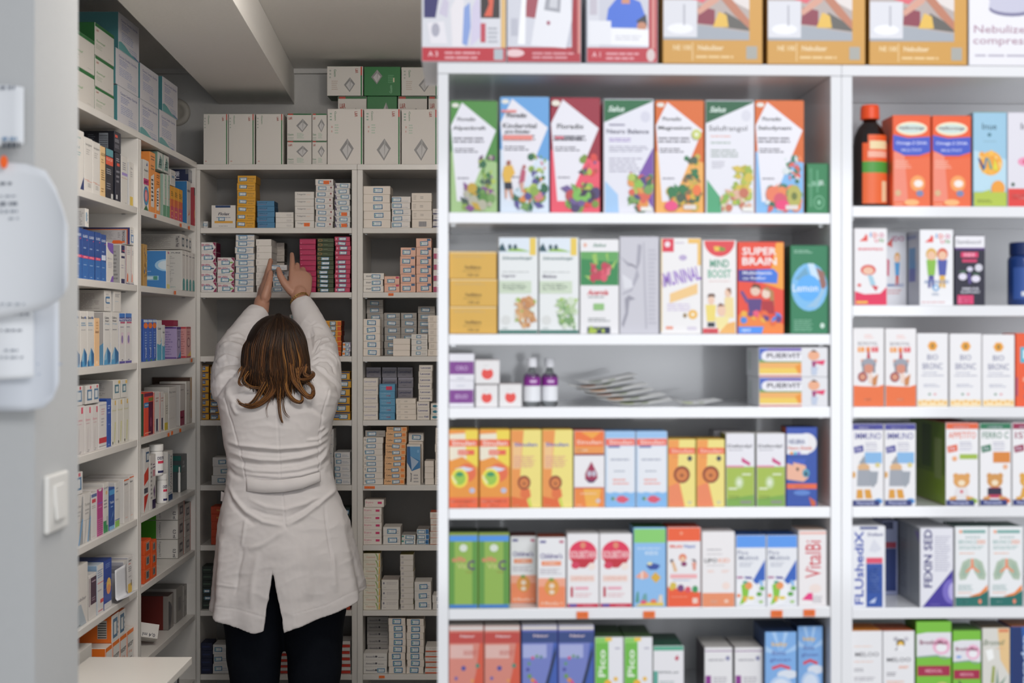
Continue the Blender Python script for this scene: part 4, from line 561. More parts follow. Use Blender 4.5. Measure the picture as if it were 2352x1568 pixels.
k = dict(d=.06, dy=.012, name='juice_box')
row(F, S[2], [(1145, 1236, 545)], 'juice_ginger', 'plant juice carton with ginger root'); ALL[-1]['label'] = 'white plant juice carton with ginger root, second shelf, near bay'
box1(F, S[2], 1238, 1330, 545, 'juice_melissa', 'white plant juice carton with pale green leaves', **k)
box1(F, S[2], 1332, 1422, 549, 'cranberry', 'white and green carton with red berries', **k)
box1(F, S[2], 1423, 1514, 543, 'grey_marble', 'silver grey carton with marbled tree pattern', **k)
k['name'] = 'supplement_box'
box1(F, S[2], 1517, 1611, 546, 'imunal', 'white carton with slanting purple lettering', **k)
box1(F, S[2], 1613, 1692, 551, 'mind_boost', 'white carton with red half disc and children', **k)
box1(F, S[2], 1694, 1801, 555, 'super_brain', 'red carton with white capitals and two children', **k)
box1(F, S[2], 1815, 1903, 563, 'lemon_green', 'dark green carton with blue disc', **k)
# third shelf
S3 = S[3]
box1(F, S3, 1031, 1089, 874, 'oral_low', 'white and purple carton under its twin', d=.045, name='bottle_box')
zt = F.hit(1031, 874, .012)[1]
box1(F, S3, 1031, 1090, 812, 'oral_top', 'white and purple carton lying over its twin', d=.045, name='bottle_box', on=zt)
box1(F, S3, 1092, 1144, 883, 'apple_box', 'small white cube carton with red apple, lower left one', d=.04, name='bottle_box', where='on third shelf'); zt = F.hit(1092, 883, .012)[1]
box1(F, S3, 1146, 1199, 881, 'apple_box', 'small white cube carton with red apple, beside the bottles', d=.04, name='bottle_box', where='on third shelf')
box1(F, S3, 1091, 1148, 826, 'apple_box', 'small white cube carton with red apple, upper one', d=.04, name='bottle_box', on=zt + .0012, yaw=-.8)
GLASS = M('#f2f8f8', .03, trans=.97, name='clear_glass'); LIQ = M('#eef4f4', .05, trans=.95, name='clear_liquid')
def vial(x0, x1, y0, dy, lab):
    u0, zt = F.hit(x0, y0, dy); u1 = F.hit(x1, y0, dy)[0]; r = (u1 - u0) / 2 * .97; h = zt - S3[0]
    o = empty('glass_bottle', F.at((u0 + u1) / 2, dy + r, S3[0] + .0003), F.a); tag(o, lab, 'bottle', 'clear glass bottles with purple labels')
    m = MB(); m.smooth = True; m.lathe([(r * .86, 0), (r, .002), (r, h * .58), (r * .93, h * .64), (r * .45, h * .71), (r * .40, h * .80)], GLASS); m.build('bottle_body', o)
    m = MB(); m.smooth = False; m.lathe([(r * .52, h * .80), (r * .60, h * .81), (r * .60, h * .985), (r * .55, h)], M('#e9e9ec', .35, name='white_cap_plastic'), seg=36); m.build('cap', o)
    m = MB(); m.smooth = True
    for z0, z1, c in ((h * .10, h * .42, '#eff0f2'), (h * .42, h * .60, '#8c2f92')):
        m.grid([[(1.015 * r * math.cos(a), 1.015 * r * math.sin(a), z) for a in [math.radians(-170 + 12 * i) for i in range(24)]] for z in (z0, z1)], c)
    b = m.build('bottle_label', o)
    m = MB(); m.face([(-.3 * r, -1.03 * r, h * .49), (.5 * r, -1.03 * r, h * .49), (.5 * r, -1.03 * r, h * .54), (-.3 * r, -1.03 * r, h * .54)], '#d9b8dc'); m.build('print', b)
vial(1203, 1243, 822, .03, 'clear glass bottle with purple label beside the apple cube cartons')
vial(1243.5, 1283, 823, .045, 'clear glass bottle with purple label beside the foil sachets')
# foil sachets: a slumped fan
FOIL = M('#f2f2f0', .4, .0, bump=.1, scale=120, name='foil_laminate')
def sachet(px, z, L_, ang, wid, dy, tilt, stripe, lab, yaw, grp=True):
    m = MB(); m.smooth = True; nx, ny = 18, 10
    for side in (1, -1):
        rows = []
        for j in range(ny + 1):
            t = j / ny * 2 - 1; r = []
            for i in range(nx + 1):
                s = i / nx * 2 - 1; puff = .0022 * max(0, 1 - s ** 4) * max(0, 1 - t ** 4) * side + .0006 * math.sin(9 * s + 4 * t) * (1 - abs(s))
                r.append((s * L_ / 2, t * wid / 2, puff + .006 * s * s + .0015 * math.sin(3 * s)))
            rows.append(r)
        m.grid(rows if side > 0 else rows[::-1], FOIL)
        if side > 0:
            k = m.mi(stripe); k2 = m.mi('#7d9a3c')
            for q in range(len(m.f)):
                i = q % nx; j = q // nx
                if 3 <= i <= 6 and 1 <= j <= 2: m.m[q] = k
                if 9 <= i <= 10 and j == 1: m.m[q] = k2
    o = m.build('foil_sachet'); u, _ = F.hit(px, 900, dy)
    o.location = F.at(u, dy + wid / 2, z); o.rotation_euler = (math.radians(tilt), math.radians(-ang), F.a + math.radians(yaw)); tag(o, lab, 'sachet', 'foil sachets slumped on the low shelf')
SN = ['lowest one', 'fifth from top', 'fourth from top', 'third from top', 'second from top, fruit print', 'topmost with dark green tip']
for i, (px, L_, st, yw) in enumerate([(1476, .11, '#a9b84c', -3), (1450, .125, '#e3a86a', 2), (1426, .12, '#c9793c', -3), (1410, .125, '#e0a04a', 3), (1388, .118, '#d98a3c', -2), (1396, .105, '#3f5f2c', 6)]):
    sachet(px, ZF[3] + .0045 + .0068 * i + .001 * i, L_, 1.0 + 1.05 * i, .078, .028 + .003 * i, 1.5, st, 'white foil sachet in the slumped heap by the bottles, ' + SN[i], yw)
sachet(1604, ZF[3] + .0045, .085, 0, .07, .03, 1, '#a9b84c', 'lone white and green foil sachet lying flat beside the heap', 4)
box1(F, S3, 1743, 1902, 866, 'puervit', 'rainbow banded carton with caped child, lower of two', d=.10, dy=.004, name='vitamin_box', group='rainbow banded cartons on the low shelf'); zt = F.hit(1743, 866, .004)[1]
box1(F, S3, 1742, 1902, 797, 'puervit', 'rainbow banded carton with caped child, upper of two', d=.10, dy=.004, name='vitamin_box', on=zt, group='rainbow banded cartons on the low shelf', yaw=.6)
# fourth shelf
k = dict(d=.055, dy=.008, name='syrup_box')
row(F, S[4], [(1030, 1099, 986), (1101, 1172, 986)], 'syrup_orange', 'yellow syrup carton with green lime', **k)
row(F, S[4], [(1173, 1244, 986), (1245, 1316, 986)], 'syrup_lion', 'tall yellow syrup carton with brown lion', **k)
box1(F, S[4], 1318, 1389, 988, 'syrup_drop', 'orange and white syrup carton with red drop', **k)
row(F, S[4], [(1390, 1460, 990), (1461, 1533, 990)], 'syrup_sea', 'pale blue syrup carton with red fish', **k)
row(F, S[4], [(1534, 1598, 1008), (1600, 1665, 1008)], 'syrup_lion_small', 'short yellow syrup carton with lion face', **k)
row(F, S[4], [(1667, 1734, 995), (1737, 1804, 995)], 'defend', 'green and white carton with pink bow', **k)
box1(F, S[4], 1806, 1877, 980, 'neubri', 'dark blue carton with face in profile', d=.055, dy=.008, name='syrup_box', yaw=-3)
stack(F, S[4], 1640, 1712, 988, 1, 'grey_marble', 'grey carton standing behind the pink bow cartons', d=.05, dy=.10, name='syrup_box')
# fifth
k = dict(d=.06, dy=.006, name='vitamin_box')
row(F, S[5], [(1030, 1098, 1222), (1099, 1170, 1222)], 'green_c', 'green vitamin carton with blue bands', **k)
box1(F, S[5], 1172, 1233, 1230, 'child_vit', 'white and orange children vitamin carton, pushed back', d=.05, dy=.045, name='vitamin_box')
box1(F, S[5], 1235, 1300, 1233, 'child_vit', 'white and orange children vitamin carton, at the edge', d=.05, dy=.006, name='vitamin_box')
row(F, S[5], [(1302, 1376, 1225), (1377, 1452, 1225)], 'solbet', 'white carton with big raspberry red disc', **k)
box1(F, S[5], 1455, 1530, 1210, 'fish', 'blue carton with sea fish and green lid', **k)
box1(F, S[5], 1532, 1610, 1210, 'multivita', 'orange and white carton with three children', **k)
box1(F, S[5], 1612, 1688, 1220, 'lipokid', 'white carton with salmon foot band', d=.06, dy=.002, name='vitamin_box')
row(F, S[5], [(1690, 1760, 1228), (1761, 1832, 1228)], 'parrot', 'white and blue carton with green parrot', **k)
box1(F, S[5], 1834, 1899, 1217, 'vital_bi', 'white carton with upright red lettering', **k)
# lowest
k = dict(d=.08, dy=.006, name='drops_box')
row(F, S[6], [(1029, 1111, 1437), (1112, 1195, 1437)], 'pink_drops', 'salmon pink carton with coloured dots', **k)
row(F, S[6], [(1198, 1281, 1436), (1282, 1365, 1436)], 'navy_drops', 'violet blue carton with coloured dots', **k)
row(F, S[6], [(1366, 1432, 1462), (1433, 1499, 1462)], 'pico_d', 'green and white carton with yellow dots', d=.10, dy=.004, name='drops_box')
box1(F, S[6], 1500, 1571, 1482, 'vitamin_teal', 'white carton with teal top', d=.10, dy=.006, name='drops_box')
row(F, S[6], [(1618, 1683, 1486), (1687, 1752, 1486)], 'neofuro', 'white carton with purple tab', d=.09, dy=.02, name='drops_box')
box1(F, S[6], 1757, 1830, 1450, 'beta_blue', 'sky blue carton with clouds and sunrays, front one', d=.10, dy=.004, name='drops_box')
box1(F, S[6], 1832, 1890, 1437, 'beta_blue', 'sky blue carton with clouds and sunrays, pushed back', d=.10, dy=.03, name='drops_box')
# ---------------- right-hand bay
def brown_bottle(x0, x1, y0, dy):
    u0, zt = F.hit(x0, y0, dy); u1 = F.hit(x1, y0, dy)[0]; r = (u1 - u0) / 2; z = ZF2[1]; h = zt - z
    o = empty('syrup_bottle', F.at((u0 + u1) / 2, dy + r * .8, z + .0003), F.a); tag(o, 'dark brown syrup bottle with orange cap beside the orange cartons', 'bottle')
    m = MB(); m.smooth = True; m.lathe([(r * .86, 0), (r * .97, .004), (r, .012), (r, h * .60), (r * .94, h * .69), (r * .70, h * .78), (r * .42, h * .83), (r * .40, h * .86)], M('#1c100c', .12, name='brown_bottle_plastic', spec=.6), sy=.8, seg=36); m.build('bottle_body', o)
    m = MB(); m.lathe([(r * .50, h * .86), (r * .56, h * .865), (r * .54, h * .975), (r * .48, h)], M('#ee4f1c', .35, name='orange_cap_plastic'), seg=40); m.build('cap', o)
    m = MB(); m.smooth = True; A = [math.radians(-128 + 6.2 * i) for i in range(20)]
    def band(z0, z1, c, k=1.012, a=A):
        m.grid([[(k * r * math.cos(q), k * r * .8 * math.sin(q), zz) for q in a] for zz in (z0, z1)], c)
    band(h * .03, h * .33, '#ee6a35'); band(h * .33, h * .44, '#4f9a3c'); band(h * .44, h * .62, '#ee5f28'); band(h * .56, h * .64, '#f0d9a8', 1.016, A[4:16]); band(h * .48, h * .54, '#f6b49c', 1.016, A[3:16]); band(h * .05, h * .25, '#f2d0a4', 1.016, A[11:16]); band(h * .62, h * .70, '#ee5f28', .985, A[3:17])
    m.build('bottle_label', o)
brown_bottle(1968, 2046, 238, .012)
k = dict(d=.065, dy=.008, name='fruit_box')
row(F, S2[1], [(2050, 2138, 264), (2141, 2231, 265)], 'omega', 'bright orange carton with blue band', **k)
box1(F, S2[1], 2235, 2313, 257, 'orange_splash', 'light blue carton with orange fruit', **k)
box1(F, S2[1], 2314, 2396, 258, 'rose_fruit', 'white and red carton with pink flower', **k)
k['name'] = 'kids_box'
box1(F, S2[2], 1962, 2038, 524, 'iron_plus', 'white and red carton with jumping child', **k)
box1(F, S2[2], 2034, 2083, 533, 'immuno_kid', 'white carton with child in blue, pushed back', d=.06, dy=.075, name='kids_box')
box1(F, S2[2], 2112, 2190, 527, 'adv_kid', 'white carton with two children', d=.09, dy=.008, name='kids_box')
box1(F, S2[2], 2192, 2263, 540, 'black_grape', 'black and white carton with berries', **k)
def jar(fr, x0, x1, y0, z, dy, name, lab, body, capc, lbl=None, neck=.8, sy=1.0):
    if fr is FR_LEFT:                                    # a round jar seen along the aisle keeps its full width
        uc, zt = fr.hit((x0 + x1) / 2, y0, dy + .02); r = (x1 - x0) / FPX * uc / 2; u0 = u1 = uc
    else: u0, zt = fr.hit(x0, y0, dy); u1 = fr.hit(x1, y0, dy)[0]; r = abs(u1 - u0) / 2
    h = zt - z
    o = empty(name, fr.at((u0 + u1) / 2, dy + r * sy, z + .0003), fr.a); tag(o, lab, 'jar')
    m = MB(); m.smooth = True; m.lathe([(r * .9, 0), (r, .003), (r, h * .72), (r * .92, h * .77), (r * neck, h * .79)], body, seg=32); m.build('jar_body', o)
    m = MB(); m.smooth = False; m.lathe([(r * neck * 1.08, h * .79), (r * neck * 1.12, h * .8), (r * neck * 1.12, h * .985), (r * neck * 1.04, h)], capc, seg=40); m.build('lid', o)
    if lbl:
        m = MB(); m.smooth = True
        for a0, a1, z0, z1, c, kk in lbl:
            m.grid([[(kk * r * math.cos(q), kk * r * math.sin(q), h * zz) for q in [math.radians(a0 + (a1 - a0) * i / 10) for i in range(11)]] for zz in (z0, z1)], c)
        m.build('jar_label', o)
    return o, r, h
jar(F, 2330, 2402, 555, ZF2[2], .02, 'vitamin_jar', 'dark blue vitamin jar standing alone on second shelf, right bay', M('#233f7c', .25, name='blue_jar_plastic'), M('#1c2f60', .3, name='navy_cap_plastic'), [(-150, -30, .1, .6, '#3a5aa0', 1.01), (-120, -100, .15, .22, '#d9dfe6', 1.02)])
k['name'] = 'cough_box'
row(F, S2[3], [(1959, 2031, 753), (2033, 2105, 754)], 'bear_knight', 'white and orange carton with bear knight', **k)
row(F, S2[3], [(2106, 2178, 765), (2181, 2255, 766), (2256, 2331, 768)], 'honeycomb', 'white carton with orange hexagon', **k)
box1(F, S2[3], 2333, 2410, 765, 'orange_pi', 'orange carton with pale blue tab', **k)
row(F, S2[4], [(1957, 2030, 972), (2031, 2104, 972)], 'knight_card', 'white and navy carton with grey knight', **k)
box1(F, S2[4], 2172, 2248, 970, 'appetite', 'white and orange carton with bear and green side', d=.20, dy=.006, name='cough_box')
box1(F, S2[4], 2250, 2323, 970, 'ferro', 'white and green carton with muscular bear', **k)
box1(F, S2[4], 2325, 2400, 970, 'isto', 'white and crimson carton with yellow bear', **k)
k['name'] = 'throat_box'
box1(F, S2[5], 1957, 2034, 1208, 'flu', 'white and blue carton with upright lettering', **k)
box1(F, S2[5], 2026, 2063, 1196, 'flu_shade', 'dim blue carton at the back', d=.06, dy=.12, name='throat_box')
box1(F, S2[5], 2113, 2190, 1212, 'fexin', 'white carton with violet corner and grey side', d=.15, dy=.002, name='throat_box')
row(F, S2[5], [(2193, 2271, 1208), (2272, 2350, 1208)], 'bronco', 'white and teal carton with lungs', **k)
k['name'] = 'cold_box'
box1(F, S2[6], 1955, 2027, 1448, 'meloo', 'plain white carton with orange rules', **k)
box1(F, S2[6], 2028, 2101, 1448, 'meloo_bee', 'white carton with small bee', **k)
box1(F, S2[6], 2104, 2186, 1427, 'bronho', 'tall lime green carton with crimson band', **k)
box1(F, S2[6], 2188, 2254, 1447, 'bronho_kid', 'short lime green carton with butterfly', **k)
box1(F, S2[6], 2256, 2320, 1441, 'broncol', 'cream carton with honey and leaves', **k)
box1(F, S2[6], 2322, 2400, 1438, 'uncadep', 'royal blue carton with upright lettering', **k)
# ================================================================ back wall cartons
CW = '#e4dfd8'; CS = '#cfc9c1'
def gauze_logo(x, y, w, h, rot=0): return [T('L', x - w * .3, y, w * .32, h, '#c8321e'), T('&', x, y, w * .3, h, '#2c7a3c'), T('R', x + w * .33, y, w * .34, h, '#2c7a3c'), R(x - w * .45, y - h * .62, x + w * .1, y - h * .5, '#c8321e')]
def swab(cx, cy, s, asp=1.0): return [P('#8f8d8c', cx - s * .9, cy - s * .05 * asp, cx, cy + s * 1.1 * asp, cx + s * .75, cy + s * .1 * asp, cx - s * .05, cy - s * 1.15 * asp), P('#c9c7c6', cx - s * .6, cy - s * .1 * asp, cx - s * .02, cy + s * .6 * asp, cx + s * .5, cy + s * .0 * asp, cx - s * .05, cy - s * .9 * asp), P('#a9a7a6', cx - s * .05, cy + s * 1.0 * asp, cx + s * .15, cy + s * .9 * asp, cx - s * .0, cy - s * 1.0 * asp)]
design('gauze_tall', '#dcd7d0', [R(.93, .0, .97, .90, '#1e7238'), R(.93, .88, .97, 1, '#c03a22'), T('Gazin', .21, .885, .055, .17, '#2a7a46', -90, False), T('L&R', .80, .90, .075, .085, '#a0402c', -90), L(.03, .72, .09, .96, 4, '#a9b3a6'), L(.06, .05, .14, .1, 1, '#c99a90')], side='#cfcac0', top='#1e5a2c')
design('gauze_flat', '#d9d4cd', [R(0, .95, 1, 1, '#1c6434'), R(.03, .95, .24, 1, '#c03a22'), T('L&R', .13, .83, .17, .10, '#a0402c'), swab(.64, .56, .30, .75), T('Gazin', .14, .22, .24, .075, '#2a7a46', 0, False), L(.03, .04, .28, .15, 2, '#a9b3a6'), L(.40, .08, .70, .30, 5, '#a9c0ab')], top='#1c5a2e')
design('gauze_big', '#e0dad3', [R(.945, .0, .985, .86, '#1e7a3c'), R(.945, .86, .985, 1, '#c8361e'), T('Gazin', .22, .88, .05, .17, '#2a7a46', -90, False), T('L&R', .81, .91, .08, .10, '#a8402c', -90), L(.06, .80, .13, .96, 3, '#8fae98'), L(.10, .58, .15, .74, 2, '#d0a49a'), L(.2, .56, .32, .75, 4, '#b9cbb8'), swab(.56, .27, .24, .75)], side='#c3bcb2')
design('gauze_small', '#ddd8d1', [R(.94, .0, .98, .72, '#1e7a3c'), R(.94, .70, .98, 1, '#c8361e'), T('Gazin', .22, .78, .06, .26, '#2a7a46', -90, False), T('L&R', .83, .85, .08, .16, '#a8402c', -90), L(.06, .60, .12, .95, 3, '#a9b3a6'), L(.12, .20, .30, .55, 5, '#c9b9ae'), swab(.64, .38, .19, 1.2)], side='#c3bcb2', top='#1c5a2e')
design('gauze_green', '#1f7a38', [swab(.36, .66, .19, 1.2), T('Gazin', .74, .22, .07, .28, '#8fc79c', 90, False), L(.66, .45, .84, .75, 5, '#5ca06c'), R(.80, .47, .84, .62, '#d8cfae')], side='#185a2a', top='#174a24')
design('gauze_green_flat', '#1f7a38', [P('#b9b6b2', .34, .62, .64, .92, .9, .62), P('#8f8d8c', .64, .92, .9, .62, .62, .6)], top='#174a24')
design('gauze_half', '#dcd6cf', [R(.0, .97, 1, 1, '#1e6a34'), R(.03, .97, .26, 1, '#c03a22'), T('L&R', .16, .87, .20, .07, '#a8402c'), P('#a3a09e', .32, .70, .62, .84, .92, .70)], top='#1c5a2e')
PLAIN = '#dfdad3'
design('w', PLAIN, [L(.62, .25, .92, .7, 2, '#b9b4b0')])
design('w2', '#e6e0d8', [L(.06, .3, .2, .75, 3, '#b9b4b0')])
design('w_text', PLAIN, [T('Tadagaritin', .34, .62, .46, .26, '#5f5c62', 0, False), L(.62, .55, .86, .75, 1, '#e0c2b0')])
design('w_blue', PLAIN, [R(.0, .88, 1, 1, '#7a9ec2'), L(.55, .3, .9, .7, 2, '#a9b4c0')], side='#c9c4be')
design('flolax', '#dedad4', [R(.16, .90, .80, 1, '#24406c'), T('Flolax', .52, .62, .50, .13, '#35384c', 0, True, True), L(.2, .44, .9, .52, 1, '#9aa0ae'), R(.12, .20, .90, .30, '#dfa640'), L(.3, .06, .8, .11, 1, '#8c8a90')])
design('yellow', '#dfa42f', [T('Bromocal', .74, .62, .38, .22, '#7a5c2c', 0, False), L(.6, .2, .95, .4, 1, '#a37c34')], side='#b8842a', top='#b98a2c')
design('blue', '#4a84ac', [T('NEFROL-M', .34, .68, .5, .2, '#1f3a5c'), L(.08, .3, .62, .46, 1, '#8a4a58'), R(0, 0, .03, 1, '#2f5f84')], side='#2c5272', top='#5f97bb')
design('paro', '#dcd6d0', [E(.86, .62, .05, .18, '#8c4a4c'), L(.68, .18, .94, .32, 1, '#b0a6a4')])
design('algin', '#d6d4d0', [P('#42305c', 0, .95, 0, .1, .12, .1, .03, .95), T('ALGIN', .28, .6, .34, .22, '#5c5a66', 0, False)], top='#b9b5b0')
design('red_wedge', '#dedad6', [P('#8c1c4c', .78, 1, 1, 1, 1, 0, .78, 0, 1, .5), T('BRUFEN', .3, .72, .56, .26, '#b0486c', 0, True), R(.62, .30, .84, .44, '#3a4668'), L(.05, .1, .5, .2, 1, '#b0a4aa')], side='#6f1c40', top='#c9c2be')
design('red_wedge_green', '#dedad6', [P('#8c1c4c', .80, 1, 1, 1, 1, 0, .80, 0, 1, .5), T('BRUFEN', .32, .76, .58, .26, '#b0486c', 0, True), R(.70, .32, .92, .5, '#7fae54'), L(.05, .1, .5, .2, 1, '#a4b0a4')], side='#6f1c40', top='#c9c2be')
design('magenta', '#b81f56', [R(.0, .86, 1, 1, '#8c1440'), L(.7, .55, .95, .7, 1, '#7a1238'), R(.05, .1, .12, .2, '#e39ab4')], side='#7a1438')
design('forest', '#35421f', [E(.17, .55, .14, .3, '#b9803c'), E(.17, .55, .11, .22, '#3f4a24'), L(.38, .5, .74, .72, 1, '#8a9468'), R(.62, .25, .95, .34, '#5f6a3c')], side='#1f2814')
design('ruby', '#c23a5c', [R(0, .88, 1, 1, '#93203f'), E(.1, .5, .05, .25, '#e0a0b0')], side='#7c1a34')
design('yel_seal', '#d9a22c', [R(.0, .82, 1, 1, '#2c3c64'), R(.02, .2, .5, .75, '#41608c'), T('Nebilet', .26, .5, .4, .3, '#cfd6e2', 0, False)], side='#a8791c')
design('amber', '#e09a2c', [R(.82, 0, 1, 1, '#d9581c'), R(0, .86, 1, 1, '#f0b44c')], side='#8a2412', top='#7a2a14')
design('orange_white', '#dcd8d8', [R(0, .25, .34, .8, '#e88a34'), P('#5c4a88', .86, 1, 1, 1, 1, 0), L(.4, .2, .8, .4, 1, '#a9a4b4')])
design('seal_white', '#d8d6d4', [L(.5, .3, .95, .7, 2, '#a9b0bc')])
design('rust', '#b8401c', [T('Nurofen', .66, .55, .56, .3, '#dcae54', 0, False)], side='#6f2410')
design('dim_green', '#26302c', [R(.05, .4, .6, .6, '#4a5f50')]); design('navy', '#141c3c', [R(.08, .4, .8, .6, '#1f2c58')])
design('red_stripe', '#d6d2ce', [R(0, 0, 1, .42, '#c8321f'), R(0, .42, 1, .5, '#8c2014')], top='#b9b4b0')
design('orange_stripe', '#dcd6cf', [R(0, 0, 1, .26, '#d0562c'), T('Captopril', .40, .64, .52, .26, '#8f8884', 0, False), L(.74, .55, .95, .72, 1, '#8f8884')])
design('cream', '#e8ddd0', [L(.08, .25, .24, .8, 3, '#c0b4a6'), L(.42, .35, .6, .7, 2, '#a9a098')]); design('cream_bar', '#e8ddd0', [R(.34, .12, .74, .75, '#b4b0b0'), [R(.35 + .055 * i, .12, .375 + .055 * i, .75, '#55555c') for i in range(7)]])
design('cream_plain', '#e9ded2', [R(.94, .94, 1, 1, '#d9cec0')]); design('avelox', '#e6e0da', [T('AVELOX', .22, .68, .38, .24, '#2c3c74'), L(.04, .2, .9, .35, 1, '#a9a9b4')])
design('dark_band', '#d8d2ce', [R(.0, .05, .8, .32, '#2f2c54'), L(.1, .6, .9, .8, 1, '#8a8694')])
design('salmon', '#eab8a0', [R(.72, .72, .96, .98, '#2f5c86'), L(.5, .78, .7, .88, 1, '#c9868c'), L(.04, .06, .4, .14, 1, '#c98f80')], side='#c9978a', top='#d2a692')
design('salmon_red', '#eab8a0', [R(.76, .72, .98, .98, '#c83a5c'), L(.5, .78, .7, .88, 1, '#c9868c'), L(.04, .06, .4, .14, 1, '#c98f80')], top='#d2a692')
design('magenta_blob', '#e6dcd6', [P('#b83a68', 0, .48, 0, .0, .6, .0, .5, .4, .2, .5), L(.2, .6, .8, .8, 1, '#a9969a')])
design('enap', '#e6e0d8', [T('ENAP', .26, .52, .26, .26, '#4a4a50', 0, True)])
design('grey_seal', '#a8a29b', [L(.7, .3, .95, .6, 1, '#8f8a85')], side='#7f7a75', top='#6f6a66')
design('levox_white', '#e4dcd2', [T('Levoximed', .46, .60, .80, .24, '#8a8ab0', 0, False), L(.3, .22, .62, .32, 1, '#b9b4b8')])
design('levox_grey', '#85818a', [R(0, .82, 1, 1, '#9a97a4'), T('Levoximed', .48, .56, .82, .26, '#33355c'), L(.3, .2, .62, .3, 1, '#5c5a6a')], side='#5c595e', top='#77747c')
design('sky', '#5a98bc', [T('Levofloxacin', .40, .72, .6, .2, '#a9c8dc', 0, False), R(.44, .30, .72, .46, '#9a4f6a'), L(.1, .2, .7, .5, 2, '#88b4cc')], side='#3c6c8c', top='#6fa6c6')
design('levonat', '#e6ded4', [T('Levonat', .5, .55, .76, .32, '#3a3f80')], top='#f2ece4')
design('levonat_cut', '#e6ded4', [T('mat', .76, .55, .36, .32, '#3a3f80'), R(.12, .36, .5, .6, '#c3bdb9')])
design('teal_dot', '#e4dcd2', [E(.2, .5, .13, .26, '#2f7f94'), L(.5, .3, .9, .7, 2, '#b0aaa6')])
design('str', '#e2d9ce', [T('S', .08, .62, .06, .4, '#5c5a60')])
design('cefex', '#e8b888', [T('Cefex', .20, .62, .28, .32, '#5c4434'), R(.80, .22, .97, .78, '#ee8a3c'), L(.06, .18, .4, .3, 1, '#c49468')], top='#dca878')
design('blue_prism', '#e2dbd2', [P('#3a7ab0', 0, .96, 1, .96, 1, .42, .36, .34, 0, .56), P('#2c5f92', 0, .96, .22, .96, .34, .36, 0, .56), P('#a9bcd2', .26, .72, .88, .58, .36, .36), P('#5f9ac8', .22, .96, 1, .96, 1, .60, .26, .72), T('Neocef', .30, .19, .13, .22, '#3c3c44', 90), L(.5, .06, .9, .3, 3, '#a9a5a4'), E(.84, .84, .08, .04, '#7fb0d6')], side='#d2cbc2', top='#efe9e0')
design('erytro', '#e6ddd4', [T('Erytro', .24, .60, .40, .36, '#cf6a86', 0, False), R(.68, .42, .90, .74, '#d0386c'), L(.06, .2, .4, .3, 1, '#d8b0b4')], top='#d9cfc6')
design('teal_corner', '#dedad2', [R(.0, .55, .16, .9, '#2f8f80')], top='#a9a59f')
design('blue_corner', '#d8d8d6', [R(.74, .05, 1, 1, '#3a78b0'), L(.76, .4, .96, .8, 1, '#9ac0dc')], top='#9a9590')
design('orange_line', '#e2d9ce', [R(0, 0, 1, .06, '#e07a54'), L(.1, .3, .7, .8, 3, '#d0b0a4')], top='#c9583c')
design('green_arc', '#e2dccb', [T('Chymoral', .42, .42, .54, .30, '#d0906c', 0, False), P('#d9a83c', .90, 0, .98, 0, .99, 1, .93, 1), P('#8fae5c', .70, 1, .78, .98, .86, .5, .86, 0, .82, 0, .80, .5), L(.08, .75, .3, .84, 1, '#8aa080')], top='#b9a850')
design('w_ring', '#dcd6ce', [E(.12, .66, .05, .12, '#7f7c88'), L(.1, .2, .26, .3, 1, '#a9a4a8'), L(.28, .55, .95, .85, 2, '#c0b9b6')], top='#b9afa8')
design('w_grid', '#dcd5cc', [R(.06, .3, .26, .8, '#cdc5bf'), [R(.08, .34 + .15 * i, .24, .40 + .15 * i, '#a8a2a4') for i in range(3)]], top='#b0a658')
design('code_w', '#dcd6cf', [[R(.2 + .12 * i, .2, .28 + .12 * i, .8, '#4a464e') for i in range(5)]])
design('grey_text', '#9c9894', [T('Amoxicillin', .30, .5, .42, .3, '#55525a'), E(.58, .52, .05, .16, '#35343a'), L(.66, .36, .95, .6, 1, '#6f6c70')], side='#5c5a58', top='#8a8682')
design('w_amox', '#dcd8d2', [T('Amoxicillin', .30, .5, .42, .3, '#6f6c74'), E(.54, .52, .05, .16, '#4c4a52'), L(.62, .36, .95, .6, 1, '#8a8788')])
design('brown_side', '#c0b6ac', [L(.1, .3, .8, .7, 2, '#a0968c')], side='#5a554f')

B = FR_BACK
place1 = ['on top of the back shelving'] + [f'{w} shelf, wide back bay' for w in ('first', 'second', 'third', 'fourth', 'fifth', 'sixth', 'seventh', 'eighth')]
place2 = ['on top of the back shelving'] + [f'{w} shelf, narrow back bay' for w in ('first', 'second', 'third', 'fourth', 'fifth', 'sixth', 'seventh', 'eighth')]
P1 = [(ZB[i], place1[i]) for i in range(9)]; P2 = [(ZB[i], place2[i]) for i in range(9)]
SEAL = (.30, .5, .026, .0125)
# --- gauze on top
row(B, P1[0], [(467, 524, 261), (525, 585, 261), (588, 651, 261)], 'gauze_tall', 'tall white gauze carton with green stripe', d=.13, dy=.012, name='gauze_box')
zt = B.hit(660, 323, .012)[1]
box1(B, P1[0], 659, 716, 323, 'gauze_flat', 'white gauze swab carton, lower, beside the three tall ones', d=.12, name='gauze_box', where='')
box1(B, P1[0], 659, 716, 260, 'gauze_flat', 'white gauze swab carton, upper, beside the three tall ones', d=.12, name='gauze_box', on=zt, where='')
box1(B, P1[0], 717, 751, 323, 'gauze_flat', 'white gauze swab carton, lower, squeezed against the big ones', d=.12, name='gauze_box', where='')
box1(B, P1[0], 717, 751, 260, 'gauze_flat', 'white gauze swab carton, upper, squeezed against the big ones', d=.12, name='gauze_box', on=zt, where='')
row(B, P1[0], [(752, 834, 250), (836, 920, 250), (922, 1005, 251)], 'gauze_big', 'big white gauze carton with green edge', d=.10, dy=.008, name='gauze_box')
